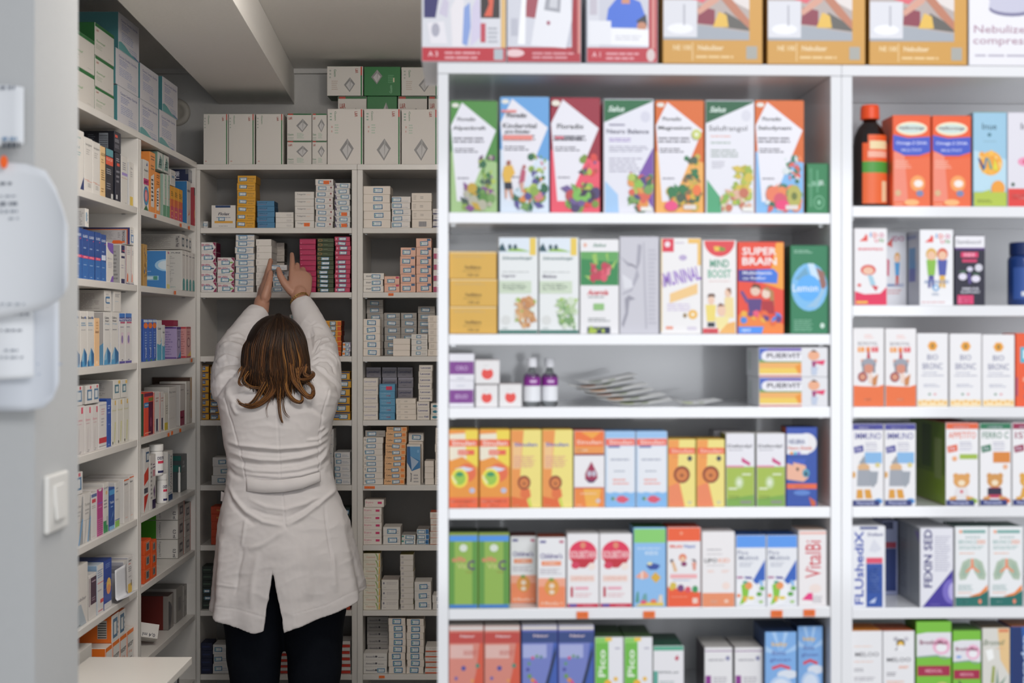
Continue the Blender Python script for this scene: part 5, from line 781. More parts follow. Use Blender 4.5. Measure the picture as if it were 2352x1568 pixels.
for i, (a, b, dn, lab) in enumerate([(776, 842, 'gauze_half', 'half hidden white gauze carton, left one of the back row'), (843, 912, 'gauze_green_flat', 'half hidden green gauze carton in the back row'), (914, 981, 'gauze_half', 'half hidden white gauze carton, middle of the back row'), (984, 1040, 'gauze_half', 'half hidden white gauze carton by the near shelving')]):
    box1(B, P1[0], a, b, 221, dn, lab, d=.12, dy=.125, name='gauze_box', where='')
zt = B.hit(800, 221, .125)[1] + .0004
box1(B, P1[0], 751, 834, 152, 'gauze_small', 'white gauze carton on the topmost layer, left of green one', d=.12, dy=.118, on=zt, name='gauze_box', where='')
box1(B, P1[0], 836, 920, 153, 'gauze_green', 'green gauze carton on the topmost layer', d=.12, dy=.118, on=zt, name='gauze_box', where='')
box1(B, P1[0], 922, 1006, 154, 'gauze_small', 'white gauze carton on the topmost layer, by the near shelving', d=.12, dy=.118, on=zt, name='gauze_box', where='')
ST = lambda P_, *a, **k: stack(B, P_, *a, **k)
# --- wide bay
ST(P1[1], 460, 478, 508, 1, 'seal_white', 'small white carton in the corner', seal=(.4, .5, .016, .008), dy=.05)
ST(P1[1], 485, 541, 471, 1, 'flolax', 'squarish white carton with amber band', seal=(.38, .40, .022, .013), d=.07)
ST(P1[1], 543, 586, 403, 7, 'yellow', 'yellow carton with seal', seal=SEAL, d=.09, jit=.001, lean=.003)
ST(P1[1], 590, 631, 461, 5, 'blue', 'steel blue carton', d=.08, jit=.001)
ST(P1[1], 633, 675, 487, 3, 'w', 'plain white carton', d=.07)
ST(P1[1], 677, 722, 440, 5, 'w_text', 'white carton with one grey line', d=.07, prices=(4,))
ST(P1[1], 724, 766, 411, 8, 'paro', 'white carton with seal and red dot', seal=(.36, .5, .028, .012), d=.07, jit=.002, prices=(0,))
ST(P1[1], 768, 804, 420, 8, 'algin', 'white carton with violet wedge', seal=(.58, .5, .028, .012), d=.07, prices=(5, 7), jit=.002)
ST(P1[2], 459, 497, 556, 5, 'red_wedge', 'white carton with crimson wedge', seal=(.42, .45, .030, .014), d=.08, jit=.002)
ST(P1[2], 499, 539, 591, 4, 'red_wedge_green', 'white carton with crimson wedge and green patch', seal=(.48, .42, .028, .014), d=.08, jit=.002)
ST(P1[2], 540, 583.5, 537, 9, 'w_blue', 'white carton with blue top edge and seal', seal=(.42, .48, .030, .014), d=.09, jit=.0018)
ST(P1[2], 588, 624, 549, 8, 'w2', 'plain white carton with small print', d=.12, jit=.0012)
ST(P1[2], 634, 654, 557, 3, 'brown_side', 'dim grey carton deep inside', d=.06, dy=.14, zb=B.hit(640, 601, .14)[1])
ST(P1[2], 634, 654, 603, 3, 'brown_side', 'dim grey carton under the others deep inside', d=.06, dy=.14)
zheld = ST(P1[2], 626, 662, 622, 4, 'seal_white', 'small sealed white carton between the hands', seal=(.42, .5, .030, .012), d=.06, jit=.003, dy=.004)
ST(P1[2], 688, 726, 548, 10, 'magenta', 'glossy magenta carton', d=.08, jit=.0012)
ST(P1[2], 728, 767, 547, 12, 'forest', 'dark green carton with gold ring', seal=(.45, .45, .028, .0105), seals=range(4, 12), d=.08, jit=.0012)
ST(P1[2], 769, 805, 543, 12, 'ruby', 'ruby red carton', seal=(.48, .5, .026, .011), seals=(0, 1, 2, 3, 5, 6, 7, 8, 9, 10, 11), d=.08, jit=.002)
ST(P1[3], 664, 706, 722, 8, 'seal_white', 'sealed white carton behind the head', seal=SEAL, d=.07, dy=.02)
ST(P1[3], 738, 784, 736, 7, 'amber', 'amber carton with orange end', seal=(.58, .45, .02, .015), d=.09, dy=.045)
ST(P1[3], 786, 805, 786, 3, 'orange_white', 'white carton with orange and violet ends', seal=(.60, .5, .012, .012), d=.07, dy=.01)
ST(P1[4], 459, 480, 838, 8, 'yel_seal', 'yellow and navy carton in the corner', d=.07, dy=.03)
ST(P1[4], 482, 520, 842, 8, 'yel_seal', 'yellow and navy carton by the woman', seal=(.2, .3, .02, .01), seals=range(3, 8), d=.07, dy=.02)
ST(P1[4], 763, 805, 853, 6, 'yel_seal', 'yellow carton with navy edge and seal', seal=(.56, .42, .030, .0165), d=.07, jit=.003)
ST(P1[5], 486, 526, 1050, 3, 'seal_white', 'white sealed carton left of the coat', seal=(.62, .5, .026, .014), d=.08, jit=.004)
ST(P1[5], 730, 766, 985, 6, 'seal_white', 'tall-stacked white carton beside the coat', seal=SEAL, d=.08)
ST(P1[5], 768, 805, 1038, 5, 'seal_white', 'white carton with seal', seal=(.22, .5, .018, .013), d=.11)
ST(P1[6], 484, 520, 1163, 5, 'rust', 'rust red carton', d=.08)
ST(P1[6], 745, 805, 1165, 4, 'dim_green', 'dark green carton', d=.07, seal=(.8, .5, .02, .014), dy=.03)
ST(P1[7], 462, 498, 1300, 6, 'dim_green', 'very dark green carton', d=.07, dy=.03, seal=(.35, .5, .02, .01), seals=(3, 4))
ST(P1[7], 765, 805, 1350, 3, 'rust', 'rust red carton behind the leg', d=.07)
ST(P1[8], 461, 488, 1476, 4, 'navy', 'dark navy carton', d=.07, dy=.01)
ST(P1[8], 490, 530, 1480, 3, 'seal_white', 'white sealed carton beside the leg', seal=(.34, .5, .026, .015), d=.08, jit=.003)
ST(P1[8], 638, 672, 1480, 5, 'red_stripe', 'red and white banded carton between the legs', d=.09, jit=.002)
ST(P1[8], 764, 805, 1472, 5, 'red_stripe', 'red and white banded carton outside the leg', d=.09, jit=.002)
ST2 = lambda *a, **k: ST(*a, name='tablet_box', **k)
# --- narrow bay
ST2(P2[1], 834, 897, 427, 5, 'cream_plain', 'cream carton with tilted seal', seal=(.55, .5, .032, .0165), d=.10, jit=.0015)
ST2(P2[1], 899, 943, 451, 5, 'avelox', 'white carton with seal and grey lines', seal=(.3, .5, .032, .0145), d=.07, jit=.0015)
ST2(P2[1], 945, 992, 443, 4, 'cream', 'cream carton with small print', dns=['cream', 'cream', 'cream', 'cream_bar'], d=.08)
ST2(P2[1], 994, 1040, 479, 3, 'dark_band', 'white carton with navy band', d=.07)
ST2(P2[2], 833, 881, 627, 3, 'enap', 'white carton with black word', seal=(.62, .5, .030, .014), d=.07, jit=.002)
ST2(P2[2], 882, 918, 634, 2, 'salmon_red', 'salmon carton with red corner', seal=(.5, .42, .026, .013), d=.07, jit=.001)
ST2(P2[2], 919, 955, 568, 5, 'salmon', 'salmon carton with blue corner, first column', seal=(.45, .45, .028, .016), d=.07, jit=.0012)
ST2(P2[2], 956, 992, 547, 6, 'salmon', 'salmon carton with blue corner, second column', seal=(.5, .42, .028, .016), d=.07, jit=.0012)
ST2(P2[2], 995, 1040, 569, 4, 'magenta_blob', 'white carton with magenta swirl', d=.07)
ST2(P2[3], 833, 873, 732, 5, 'cream_plain', 'cream carton with seal', seal=(.48, .5, .030, .016), d=.07, jit=.001)
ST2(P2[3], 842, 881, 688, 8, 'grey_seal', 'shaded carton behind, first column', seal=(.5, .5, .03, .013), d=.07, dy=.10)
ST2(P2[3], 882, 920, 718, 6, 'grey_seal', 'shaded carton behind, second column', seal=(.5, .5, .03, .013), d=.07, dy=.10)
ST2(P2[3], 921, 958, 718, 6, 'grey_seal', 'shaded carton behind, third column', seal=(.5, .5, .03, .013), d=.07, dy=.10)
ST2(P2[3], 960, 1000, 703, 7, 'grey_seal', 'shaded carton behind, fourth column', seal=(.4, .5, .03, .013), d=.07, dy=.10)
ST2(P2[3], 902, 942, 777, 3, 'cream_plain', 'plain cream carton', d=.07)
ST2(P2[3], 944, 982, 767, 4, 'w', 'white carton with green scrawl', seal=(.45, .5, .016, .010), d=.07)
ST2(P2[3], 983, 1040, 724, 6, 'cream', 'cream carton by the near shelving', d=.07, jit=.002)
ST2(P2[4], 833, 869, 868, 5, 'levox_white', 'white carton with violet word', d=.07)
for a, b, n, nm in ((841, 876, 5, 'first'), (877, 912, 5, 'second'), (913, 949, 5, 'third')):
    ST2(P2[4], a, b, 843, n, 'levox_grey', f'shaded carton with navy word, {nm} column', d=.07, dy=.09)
ST2(P2[4], 871, 908, 882, 5, 'sky', 'sky blue carton', d=.07, prices=(0,), pcol='#e0305c', jit=.001)
ST2(P2[4], 909, 956, 915, 4, 'cream', 'thin white carton', d=.07)
z3 = ST2(P2[4], 957, 987, 922, 3, 'levonat', 'small carton with navy word, low stack', d=.06, dns=['levonat', 'levonat', 'levonat_cut'], dy=.012)
ST2(P2[4], 961, 993, 838, 6, 'levonat', 'small carton with navy word, high stack', d=.06, zb=z3 + .0004, dy=.02, jit=.0015)
ST2(P2[4], 989, 1040, 926, 3, 'teal_dot', 'white carton with teal dot', d=.07)
z8 = ST2(P2[5], 833, 880, 1004, 8, 'str', 'white carton with seal and single letter', seal=(.38, .5, .032, .0125), d=.08, jit=.0012)
ST2(P2[5], 838, 885, 988, 1, 'grey_seal', 'grey sealed carton over the lettered ones', seal=(.3, .5, .03, .0125), zb=z8 + .0004, d=.07, dy=.03)
ST2(P2[5], 882, 930, 978, 10, 'cefex', 'pale orange carton with brown word', seal=(.56, .5, .026, .0125), d=.08, jit=.001, lean=.008)
box1(B, P2[5], 934, 966, 1021, 'blue_prism', 'upright white carton with blue prism, fifth shelf, narrow back bay', d=.05, dy=.008, where='')
box1(B, P2[5], 938, 972, 1013, 'cream_plain', 'upright plain carton behind the blue prism one', d=.05, dy=.062, where='')
zt = B.hit(938, 1013, .062)[1]
box1(B, P2[5], 938, 973, 994, 'w', 'sealed carton lying above the blue prism one', d=.05, dy=.058, where='', on=zt, seal=(.5, .5, .03, .016))
ST2(P2[5], 975, 997, 1058, 4, 'cream_plain', 'plain small carton beside the blue prism one', d=.07)
ST2(P2[5], 999, 1040, 982, 7, 'cream', 'cream carton against the near shelving', d=.07)
z5 = ST2(P2[6], 833, 877, 1165, 5, 'erytro', 'white carton with pink word and red tab', d=.07, jit=.001)
ST2(P2[6], 838, 883, 1147, 1, 'erytro', 'shifted white carton with pink word and red tab', d=.07, zb=z5 + .0004, dy=.018)
ST2(P2[6], 879, 920, 1210, 2, 'w', 'white carton with framed seal', seal=(.5, .5, .032, .0165), d=.09, jit=.001)
ST2(P2[6], 922, 955, 1228, 2, 'teal_corner', 'white carton with teal corner', seal=(.55, .5, .03, .012), d=.08, jit=.001)
ST2(P2[6], 957, 986, 1215, 3, 'blue_corner', 'white carton with blue corner', seal=(.38, .5, .026, .012), d=.09, jit=.001)
ST2(P2[6], 988, 1040, 1176, 5, 'orange_line', 'white carton with orange line', d=.07)
ST2(P2[7], 832, 874, 1270, 8, 'green_arc', 'cream carton with green arc and gold end', d=.07, jit=.001)
ST2(P2[7], 876, 916, 1331, 3, 'w_ring', 'pale carton with small ring', d=.09)
ST2(P2[7], 919, 950, 1273, 10, 'w_grid', 'small pale carton with grid print', d=.07)
ST2(P2[7], 952, 991, 1336, 3, 'w', 'white carton with square seal', seal=(.55, .5, .028, .017), d=.09)
ST2(P2[7], 993, 1040, 1367, 2, 'code_w', 'white carton with bar lines', d=.08)
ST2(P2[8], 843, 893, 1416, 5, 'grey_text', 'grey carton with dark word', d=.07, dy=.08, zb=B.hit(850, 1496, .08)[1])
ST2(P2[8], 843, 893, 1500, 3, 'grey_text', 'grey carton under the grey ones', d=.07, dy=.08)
ST2(P2[8], 833, 889, 1500, 3, 'w_amox', 'white carton with grey word', d=.065, seal=(.8, .5, .026, .014), seals=(2,), jit=.001)
ST2(P2[8], 892, 932, 1419, 8, 'cream_plain', 'pale carton with square seal, first column', seal=(.52, .5, .030, .0185), d=.08, jit=.0015)
ST2(P2[8], 934, 974, 1421, 8, 'cream_plain', 'pale carton with square seal, second column', seal=(.5, .5, .030, .0185), d=.08, jit=.0015)
ST2(P2[8], 976, 1040, 1485, 5, 'orange_stripe', 'white carton with orange foot', d=.09)
# ================================================================ left bays: cartons seen along the aisle
LF = FR_LEFT
nm = ['on top', 'first shelf', 'second shelf', 'third shelf', 'fourth shelf', 'fifth shelf', 'sixth shelf', 'seventh shelf']
A_ = [(ZL[i], (nm[i] + ', left aisle bay') if i else 'on top of the left shelving') for i in range(8)]
C_ = [(ZL[i], (nm[i] + ', left corner bay') if i else 'on top of the left shelving') for i in range(8)]
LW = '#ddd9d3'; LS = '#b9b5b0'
def lb(sh, x0, x1, y0, dn, look, **kw):
    kw.setdefault('d', .10); kw.setdefault('dy', .012); kw.setdefault('name', 'medicine_carton'); return box1(LF, sh, x0, x1, y0, dn, look, gap=.0012, **kw)
def ztop(x0, y0, dy=.012): return LF.hit(x0, y0, dy)[1]
TEAL = '#5f9a9c'
design('rauco', '#cfcac3', [R(0, .90, 1, 1, '#1f6a34'), T('L&R', .12, .80, .14, .07, '#a0503c'), T('Raucotupf', .30, .46, .44, .09, '#5c9a5a', 0, False), L(.05, .22, .4, .38, 3, '#a9b3a0'), L(.7, .1, .9, .13, 1, '#a9a6a0')], side='#1b5a2a', top='#1c5c2c')
def swabs(wave): return [T('Gauze Swabs Sterile', .52, .84, .80, .07, '#4a5590', 0, False), L(.14, .60, .55, .78, 4, '#8a93b8'), L(.14, .30, .8, .55, 5, '#9aa2c0'), L(.5, .08, .9, .24, 3, '#a4aac0'), [P('#5fa0a0', 0, .20, .12, .24, .3, .2, .6, .07, 1, .02, 1, 0, 0, 0), P('#3f4a98', .62, .07, .8, .07, 1, .02, 1, 0)] if wave else None]
design('swab', '#cdcbd0', swabs(0), side='#4a8286', top='#8f9fa6'); design('swab_wave', '#cdcbd0', swabs(1), side='#3f777c', top='#8f9fa6')
# top
k = dict(d=.13, name='gauze_box')
b0 = lb(A_[0], 160, 217, 140, 'rauco', 'white and green gauze carton, low, by the partition', where='', **k)
lb(A_[0], 160, 217, 56, 'rauco', 'white and green gauze carton, high, by the partition', on=ztop(160, 140), where='', **k)
z = A_[0][0]
lb(A_[0], 218, 262, 196, 'rauco', 'white gauze carton, lowest of the second column', where='', **k); z = ztop(218, 196)
lb(A_[0], 218.5, 261, 125, 'rauco', 'white gauze carton with green top, middle of the second column', on=z, where='', **k); z = ztop(218, 125) + .0006
lb(A_[0], 218, 262, 50, 'rauco', 'white gauze carton with green top, highest of the second column', on=z, where='', **k)
k['d'] = .12; k['dy'] = .012
lb(A_[0], 270, 319, 194, 'swab', 'white and teal swab carton, low, next to the green ones', where='', **k); z = ztop(270, 194)
lb(A_[0], 266, 318, 108, 'swab', 'white and teal swab carton, second layer, next to the green ones', on=z, where='', **k); z = ztop(266, 108)
lb(A_[0], 272, 319.5, 26, 'swab_wave', 'white and teal swab carton, alone on the third layer', on=z, where='', d=.20, dy=.012, name='gauze_box')
lb(A_[0], 321, 364, 225, 'swab_wave', 'white swab carton with teal wave, low, in the middle', where='', **k); z = ztop(321, 225)
lb(A_[0], 322, 364, 143, 'swab', 'white and teal swab carton, second layer, in the middle', on=z, where='', **k)
lb(A_[0], 366, 405, 250, 'swab_wave', 'white swab carton with teal wave, low, by the corner', where='', **k); z = ztop(366, 250)
lb(A_[0], 373, 408, 174, 'swab_wave', 'white swab carton with teal wave, second layer, by the corner', on=z, where='', **k)
# first shelf, near bay
design('l_tempes', LW, [T('Tempes', .30, .88, .8, .055, '#3f8f90', 0, False), T('sand', .4, .72, .4, .05, '#6f8f94', 0, False), L(.1, .58, .8, .66, 2, '#7faab0'), P('#2a3a6c', .62, 0, 1, 0, 1, .24)], side=LS)
design('l_bactigram', LW, [T('bactigram', .52, .88, .8, .055, '#55555a', 0, False), L(.2, .7, .7, .82, 3, '#b4b0ac'), R(0, .22, .6, .228, '#d9886c'), R(.3, .2, .95, .208, '#d9886c'), L(.4, .1, .8, .18, 3, '#a4a09c')], side=LS)
design('l_peach', '#e8c48e', [T('ALECLOR', .5, .85, .9, .06, '#6f5234'), L(.1, .68, .7, .78, 2, '#b08a5c'), L(.1, .34, .9, .56, 5, '#8a6c44'), L(.1, .1, .7, .2, 2, '#a9804c')], side='#c9a878')
design('l_dark', '#2b2c36', [R(0, .86, 1, 1, '#5c9aa4'), R(0, .68, 1, .84, '#e0583c'), T('KLIACEF', .5, .79, .8, .05, '#f0c8b8', 0, False), L(.1, .5, .8, .62, 3, '#a9a9b0'), L(.1, .2, .7, .34, 3, '#85858e'), R(.7, .02, 1, .12, '#c9c9c6')], side='#14161f', s=[R(.72, .5, .94, .95, '#8a8e94')])
design('l_navy', '#2c2d3c', [R(.3, .74, .8, .8, '#d9503c'), L(.2, .84, .8, .92, 2, '#b9b9c0'), L(.2, .4, .8, .7, 3, '#85858e'), R(.15, .05, .4, .14, '#cfcfd0')], side='#10131f', top='#0e1018')
design('l_navy_bar', '#2c2d3c', [R(.1, .72, .5, .86, '#d9503c'), L(.1, .5, .8, .68, 3, '#a9a9b0'), L(.1, .2, .8, .4, 3, '#85858e')], side='#0f121d', top='#0c0e16', s=[R(.60, .12, .84, .92, '#7f858c'), [R(.61, .14 + .09 * i, .83, .18 + .09 * i, '#1a1c26') for i in range(8)], L(.3, .3, .5, .9, 6, '#4a4e58')])
design('l_lilac', LW, [L(.2, .72, .8, .9, 4, '#8a8890'), R(.1, .60, 1, .66, '#a48fce'), R(0, .54, 1, .55, '#c9a08c'), L(.6, .02, .9, .04, 1, '#8a8890')], side=LS)
design('l_yellow', LW, [T('Cefac', .5, .88, .5, .05, '#66646a', 0, False), L(.3, .68, .8, .82, 3, '#a9a6a8'), R(.2, .0, .8, .22, '#e6c23c')], side='#c3c3c6')
sh = A_[1]
lb(sh, 168, 193, 292, 'l_tempes', 'white carton with teal word and navy triangle', where='by the partition, left shelving')
row(LF, sh, [(194, 212.6, 313), (213, 230, 323)], 'l_bactigram', 'plain white carton with thin red line', d=.10, name='medicine_carton', where='first left shelf', gap=.0012)
lb(sh, 231, 242, 334, 'l_peach', 'peach carton with brown words', d=.10)
lb(sh, 243, 260, 338, 'l_dark', 'black carton with red and teal top', d=.10)
lb(sh, 264.5, 277.5, 349, 'l_navy', 'upright black carton', d=.10, where='under the barcode box, left shelving')
z = ztop(264, 348)
lb(sh, 262.5, 277.8, 300, 'l_navy_bar', 'black carton with large barcode lying on its like, left shelving', d=.105, on=z, where='')
lb(sh, 278.5, 293, 356, 'l_lilac', 'white carton with lilac band', d=.05)
lb(sh, 296, 309, 371, 'l_yellow', 'white carton with yellow foot', d=.06)
# second shelf
sh = A_[2]
design('l_blue', '#2a4f94', [P('#2f6ab0', 0, 0, 1, 0, 1, .4, 0, .45), T('GLAREX', .5, .87, .82, .055, '#cfd8ea'), E(.8, .80, .08, .012, '#d0406c'), L(.2, .62, .7, .68, 1, '#9ab0d6'), R(0, .42, 1, .475, '#e2436c'), T('200 g', .5, .448, .6, .03, '#f6d0da'), L(.2, .28, .8, .32, 1, '#9ab8de'), L(.3, .04, .7, .07, 1, '#b4c8e6')], side='#1f3c70')
design('l_blue_b', '#2a4f94', [P('#2f6ab0', 0, 0, 1, 0, 1, .4, 0, .45), T('GLAREX', .5, .87, .82, .055, '#cfd8ea'), E(.8, .80, .08, .012, '#d0406c'), L(.2, .62, .7, .68, 1, '#9ab0d6'), R(.1, .45, .9, .56, '#d6def0'), L(.2, .28, .8, .32, 1, '#9ab8de'), L(.3, .04, .7, .07, 1, '#b4c8e6')], side='#1f3c70')
g = 'row of blue cartons with pink band'
for i, (a, b, t) in enumerate([(170, 188.5, 519), (189, 203, 525), (203.3, 217.3, 529), (219, 231.4, 532)]):
    lb(sh, a, b, t, 'l_blue', 'blue carton with pink band, ' + NTH[4][i], group=g, where='left shelving')
lb(sh, 231.8, 244, 537, 'l_blue_b', 'blue carton with white tab ending the blue run', where='left shelving')
design('l_white_side', LW, [R(.1, .3, .5, .8, '#7fa0b8'), L(.5, .2, .9, .8, 3, '#b4b4b8')], side='#c0bcb6', s=[L(.55, .1, .95, .9, 9, '#8f8c8a')])
lb(sh, 196, 204, 478, 'l_white_side', 'white carton resting over the blue ones', d=.08, on=ztop(189, 519), where='left shelving')
design('l_purple', LW, [P('#7c58b0', .1, 1, 1, 1, 1, .72, .6, .76, .3, .82, .1, .9), T('Medix', .5, .6, .7, .035, '#a9a2b8', 0, False), L(.2, .36, .9, .52, 4, '#b4b0b8'), P('#7c58b0', .5, .0, 1, .0, 1, .17, .8, .15)], side='#a39fa6')
lb(sh, 245, 260.5, 555, 'l_purple', 'white carton with violet mosaic corners')
design('l_navy_tab', LW, [R(.2, .80, .9, 1, '#2c2c5c'), P('#c8485c', .3, .86, .9, .88, .9, .84), R(.2, .66, .9, .72, '#2c2c5c'), L(.2, .4, .8, .52, 2, '#a9a8b4'), R(.2, 0, .9, .12, '#2c2c5c')], side='#9c9a98', s=[L(.5, .1, .95, .9, 8, '#7c7a7a')])
lb(sh, 276, 287.6, 561, 'l_navy_tab', 'white carton with two navy tabs', d=.08)
design('l_trycef', LW, [R(0, 0, .06, 1, '#5a4080'), R(.06, .02, .1, 1, '#d9743c'), R(0, 0, 1, .02, '#3a2f68'), L(.3, .78, .9, .92, 3, '#a9a6b0'), P('#e2622c', .22, .06, .5, .06, .5, .24, .4, .3, .3, .24), L(.5, .04, .9, .08, 1, '#8a8890')], side='#5a4a6c')
row(LF, sh, [(288.6, 300, 563), (300.4, 311.5, 565)], 'l_trycef', 'slim white carton with orange bottle', d=.09, name='medicine_carton', gap=.0012)
design('l_trycef_lie', LW, [L(.2, .7, .8, .92, 2, '#9aa6b8'), R(.2, .12, .9, .6, '#4f7fb4'), R(.36, .2, .8, .5, '#d6dadf'), L(.2, .03, .7, .09, 1, '#a9a6b0')], side='#a9a5a6', s=[R(0, .91, 1, 1, '#2f2c58'), R(0, .85, 1, .90, '#c86a3c'), R(.95, 0, 1, 1, '#3a3566'), R(.93, 0, .95, .9, '#c86a3c'), T('TRYCCEF', .86, .47, .05, .72, '#3c3a42', -90), L(.74, .4, .80, .76, 3, '#8a8688'), L(.3, .3, .7, .78, 8, '#8f8b8d'), P('#d0602c', .60, .04, .84, .04, .84, .17, .78, .24, .64, .24), R(.84, .09, .89, .19, '#d0602c')])
lb(sh, 298.8, 310.5, 521, 'l_trycef_lie', 'grey and white carton with orange bottle lying over the slim ones', d=.135, on=ztop(300.4, 562), where='left shelving')
# third shelf
sh = A_[3]
def prism(x0, x1): return [P('#4f9ac8', x0, 0, x0 + .1 * (x1 - x0), .16, x0 + .5 * (x1 - x0), .34, x1, .22, x1, 0), P('#2f6a9c', x0 + .5 * (x1 - x0), .34, x1, .22, x1, .06, x0 + .6 * (x1 - x0), 0), P('#8fbcd8', x0, .08, x0 + .5 * (x1 - x0), .34, x0 + .4 * (x1 - x0), .1)]
design('l_beta', '#dcd8d2', [T('Betamos', .5, .89, .84, .05, '#4a4a52'), R(.64, .87, .8, .91, '#3f6ab0'), L(.12, .74, .9, .82, 2, '#6f9ab8'), L(.1, .66, .9, .68, 1, '#8a8a90'), prism(.1, 1.0), P('#2f6a9c', 0, 0, .3, 0, .2, .14, 0, .08)], side='#c0bcb6')
lb(sh, 164, 183.5, 712, 'l_beta', 'white carton with blue prism, cut by the partition', where='third left shelf')
lb(sh, 184.5, 200, 713.5, 'l_beta', 'white carton with blue prism and violet word, first whole one')
lb(sh, 200.6, 216.3, 714, 'l_beta', 'white carton with blue prism and violet word, second whole one')
design('l_peach2', '#efc596', [L(.3, .78, .8, .96, 3, '#d09a64'), T('dexal', .5, .72, .7, .06, '#8c5a3c'), R(.3, .04, .6, .1, '#f6dcc0')], side='#d9b48c')
lb(sh, 216.8, 228.6, 730, 'l_peach2', 'slim peach carton')
design('l_caf', '#dedbd6', [T('Cafisma', .45, .90, .6, .045, '#4a4a52'), T('Nexal', .45, .84, .5, .04, '#4a4a52'), T('10 mg/g', .5, .78, .6, .04, '#7faac8', 0, False), L(.2, .66, .9, .70, 1, '#8a8a90'), prism(0, 1)], side='#a7a3a0', s=[P('#5f8fb0', .4, .12, 1, .42, 1, .0, .6, .0)])
row(LF, sh, [(238, 254.2, 716), (254.8, 272.4, 716)], 'l_caf', 'white carton with blue ice prism', d=.09, name='medicine_carton', gap=.0012)
design('l_pan', '#dedbd8', [P('#3a7ac8', 0, .86, 1, .9, 1, 1, 0, 1), R(0, .84, 1, .92, '#34408c'), T('PANCEF', .5, .875, .8, .05, '#dfe0f0'), R(.2, .80, 1, .83, '#b8406c'), L(.2, .72, .9, .75, 1, '#6f6c8c'), R(.3, .38, .7, .62, '#ddc9d4'), E(.5, .48, .16, .08, '#8f7ab0'), L(.4, .06, .7, .1, 1, '#66648c'), R(0, 0, 1, .045, '#5a50a0')], side='#b4b2c0')
row(LF, sh, [(273.6, 287.4, 718), (287.8, 302.4, 718)], 'l_pan', 'white carton with blue head and violet foot', d=.07, name='medicine_carton', gap=.0012)
design('l_lie', LW, [L(.2, .78, .7, .88, 2, '#8a8a90'), R(.14, .4, .24, .7, '#2f5f8c'), R(.24, .62, .8, .72, '#4f7fa8'), R(.24, .36, .8, .44, '#4f7fa8'), L(.2, .16, .7, .2, 1, '#a9a8a8')], side='#a5a19c', s=[L(.30, .1, .92, .9, 11, '#8a8683')])
lb(sh, 240, 255.5, 664, 'l_lie', 'white lying carton over the prism ones, with seal', d=.14, on=ztop(238, 715) + .001, where='third left shelf')
design('l_lie2', LW, [L(.2, .74, .8, .92, 3, '#77777e'), L(.2, .5, .8, .56, 1, '#a9c0d0')], side='#c0bcb8')
lb(sh, 261, 278, 668, 'l_lie2', 'white lying carton over the prism ones, without seal', d=.09, on=ztop(254.8, 716), where='third left shelf')
# fourth shelf
sh = A_[4]
design('l_ery', '#dbd6d3', [T('Erytro', .45, .70, .66, .07, '#cf6078', 0, False), R(.66, .84, .84, .97, '#d8365c'), L(.2, .62, .8, .66, 1, '#c9a4a8'), L(.3, .02, .7, .08, 2, '#77747a'), P('#cfc6c4', .3, .05, .45, .05, .5, .55, .4, .5)], side='#bdb6b2', top='#d0cbc6')
row(LF, sh, [(172, 194.2, 934), (194.8, 210.8, 932), (211.4, 226.4, 930)], 'l_ery', 'white carton with pink word and red tab', d=.08, name='medicine_carton', gap=.0012)
design('l_seal_lie', '#dcd8d4', [R(.18, .18, .9, .78, '#4f7ba0'), R(.32, .28, .78, .68, '#d4d8da'), R(.6, .82, .8, .98, '#d0485c')], side='#b9b4ae', top='#c9c5c0', s=[L(.5, .2, .9, .8, 5, '#9c9894')])
for i, (a, b, t) in enumerate([(172, 190, 888), (197, 213, 886), (213.5, 227.5, 883)]):
    lb(sh, a, b, t, 'l_seal_lie', 'short sealed carton over the pink worded ones, ' + NTH[3][i], d=.07, on=ztop(172, 933.4), where='', group='short sealed cartons lying over others')
design('l_red_foot', '#dcd8d6', [R(0, .94, 1, .96, '#b9b6c0'), L(.3, .74, .8, .9, 3, '#c9a0a4'), L(.3, .5, .7, .7, 3, '#a9a4a8'), R(0, .12, 1, .24, '#c8323c'), R(0, .05, 1, .06, '#55525a')], side='#c9c5c2')
lb(sh, 227, 245, 925, 'l_red_foot', 'tall white carton with red band near its foot')
design('l_royal', '#2c55a8', [L(.2, .80, .8, .90, 2, '#b4c4e6'), T('Sumetro', .5, .72, .6, .04, '#c8d4ee'), L(.3, .46, .8, .5, 1, '#8aa4dc'), L(.3, .04, .7, .08, 1, '#b4c4e6')], side='#1d3c80')
lb(sh, 245.5, 255.5, 916, 'l_royal', 'slim royal blue carton')
design('l_pale_y', '#dcd9cf', [R(.6, .88, .8, .98, '#e0b854'), T('Eurespal', .5, .76, .7, .05, '#bdb870', 0, False), P('#d6d49a', .5, .05, .62, .05, .8, .5, .6, .5, .55, .3), R(.15, .02, .3, .08, '#5c5a4a')], side='#c3bfb4')
row(LF, sh, [(256, 268.6, 918), (269, 283, 916), (283.4, 296.6, 914)], 'l_pale_y', 'white carton with faint yellow curve', d=.08, name='medicine_carton', gap=.0012)
design('l_lie_y', '#dcd9d2', [R(.2, .3, .8, .76, '#4f7f90'), R(.34, .38, .7, .66, '#d4d8d6'), R(.7, .8, .98, .98, '#e0b854')], side='#a09c96', s=[L(.35, .1, .9, .9, 9, '#86827e')])
lb(sh, 260, 276.6, 873, 'l_lie_y', 'sealed lying carton over the faint yellow ones, left one', d=.16, on=ztop(256, 918), where='')
lb(sh, 278, 292.6, 872, 'l_lie_y', 'sealed lying carton over the faint yellow ones, right one', d=.16, on=ztop(256, 918), where='')
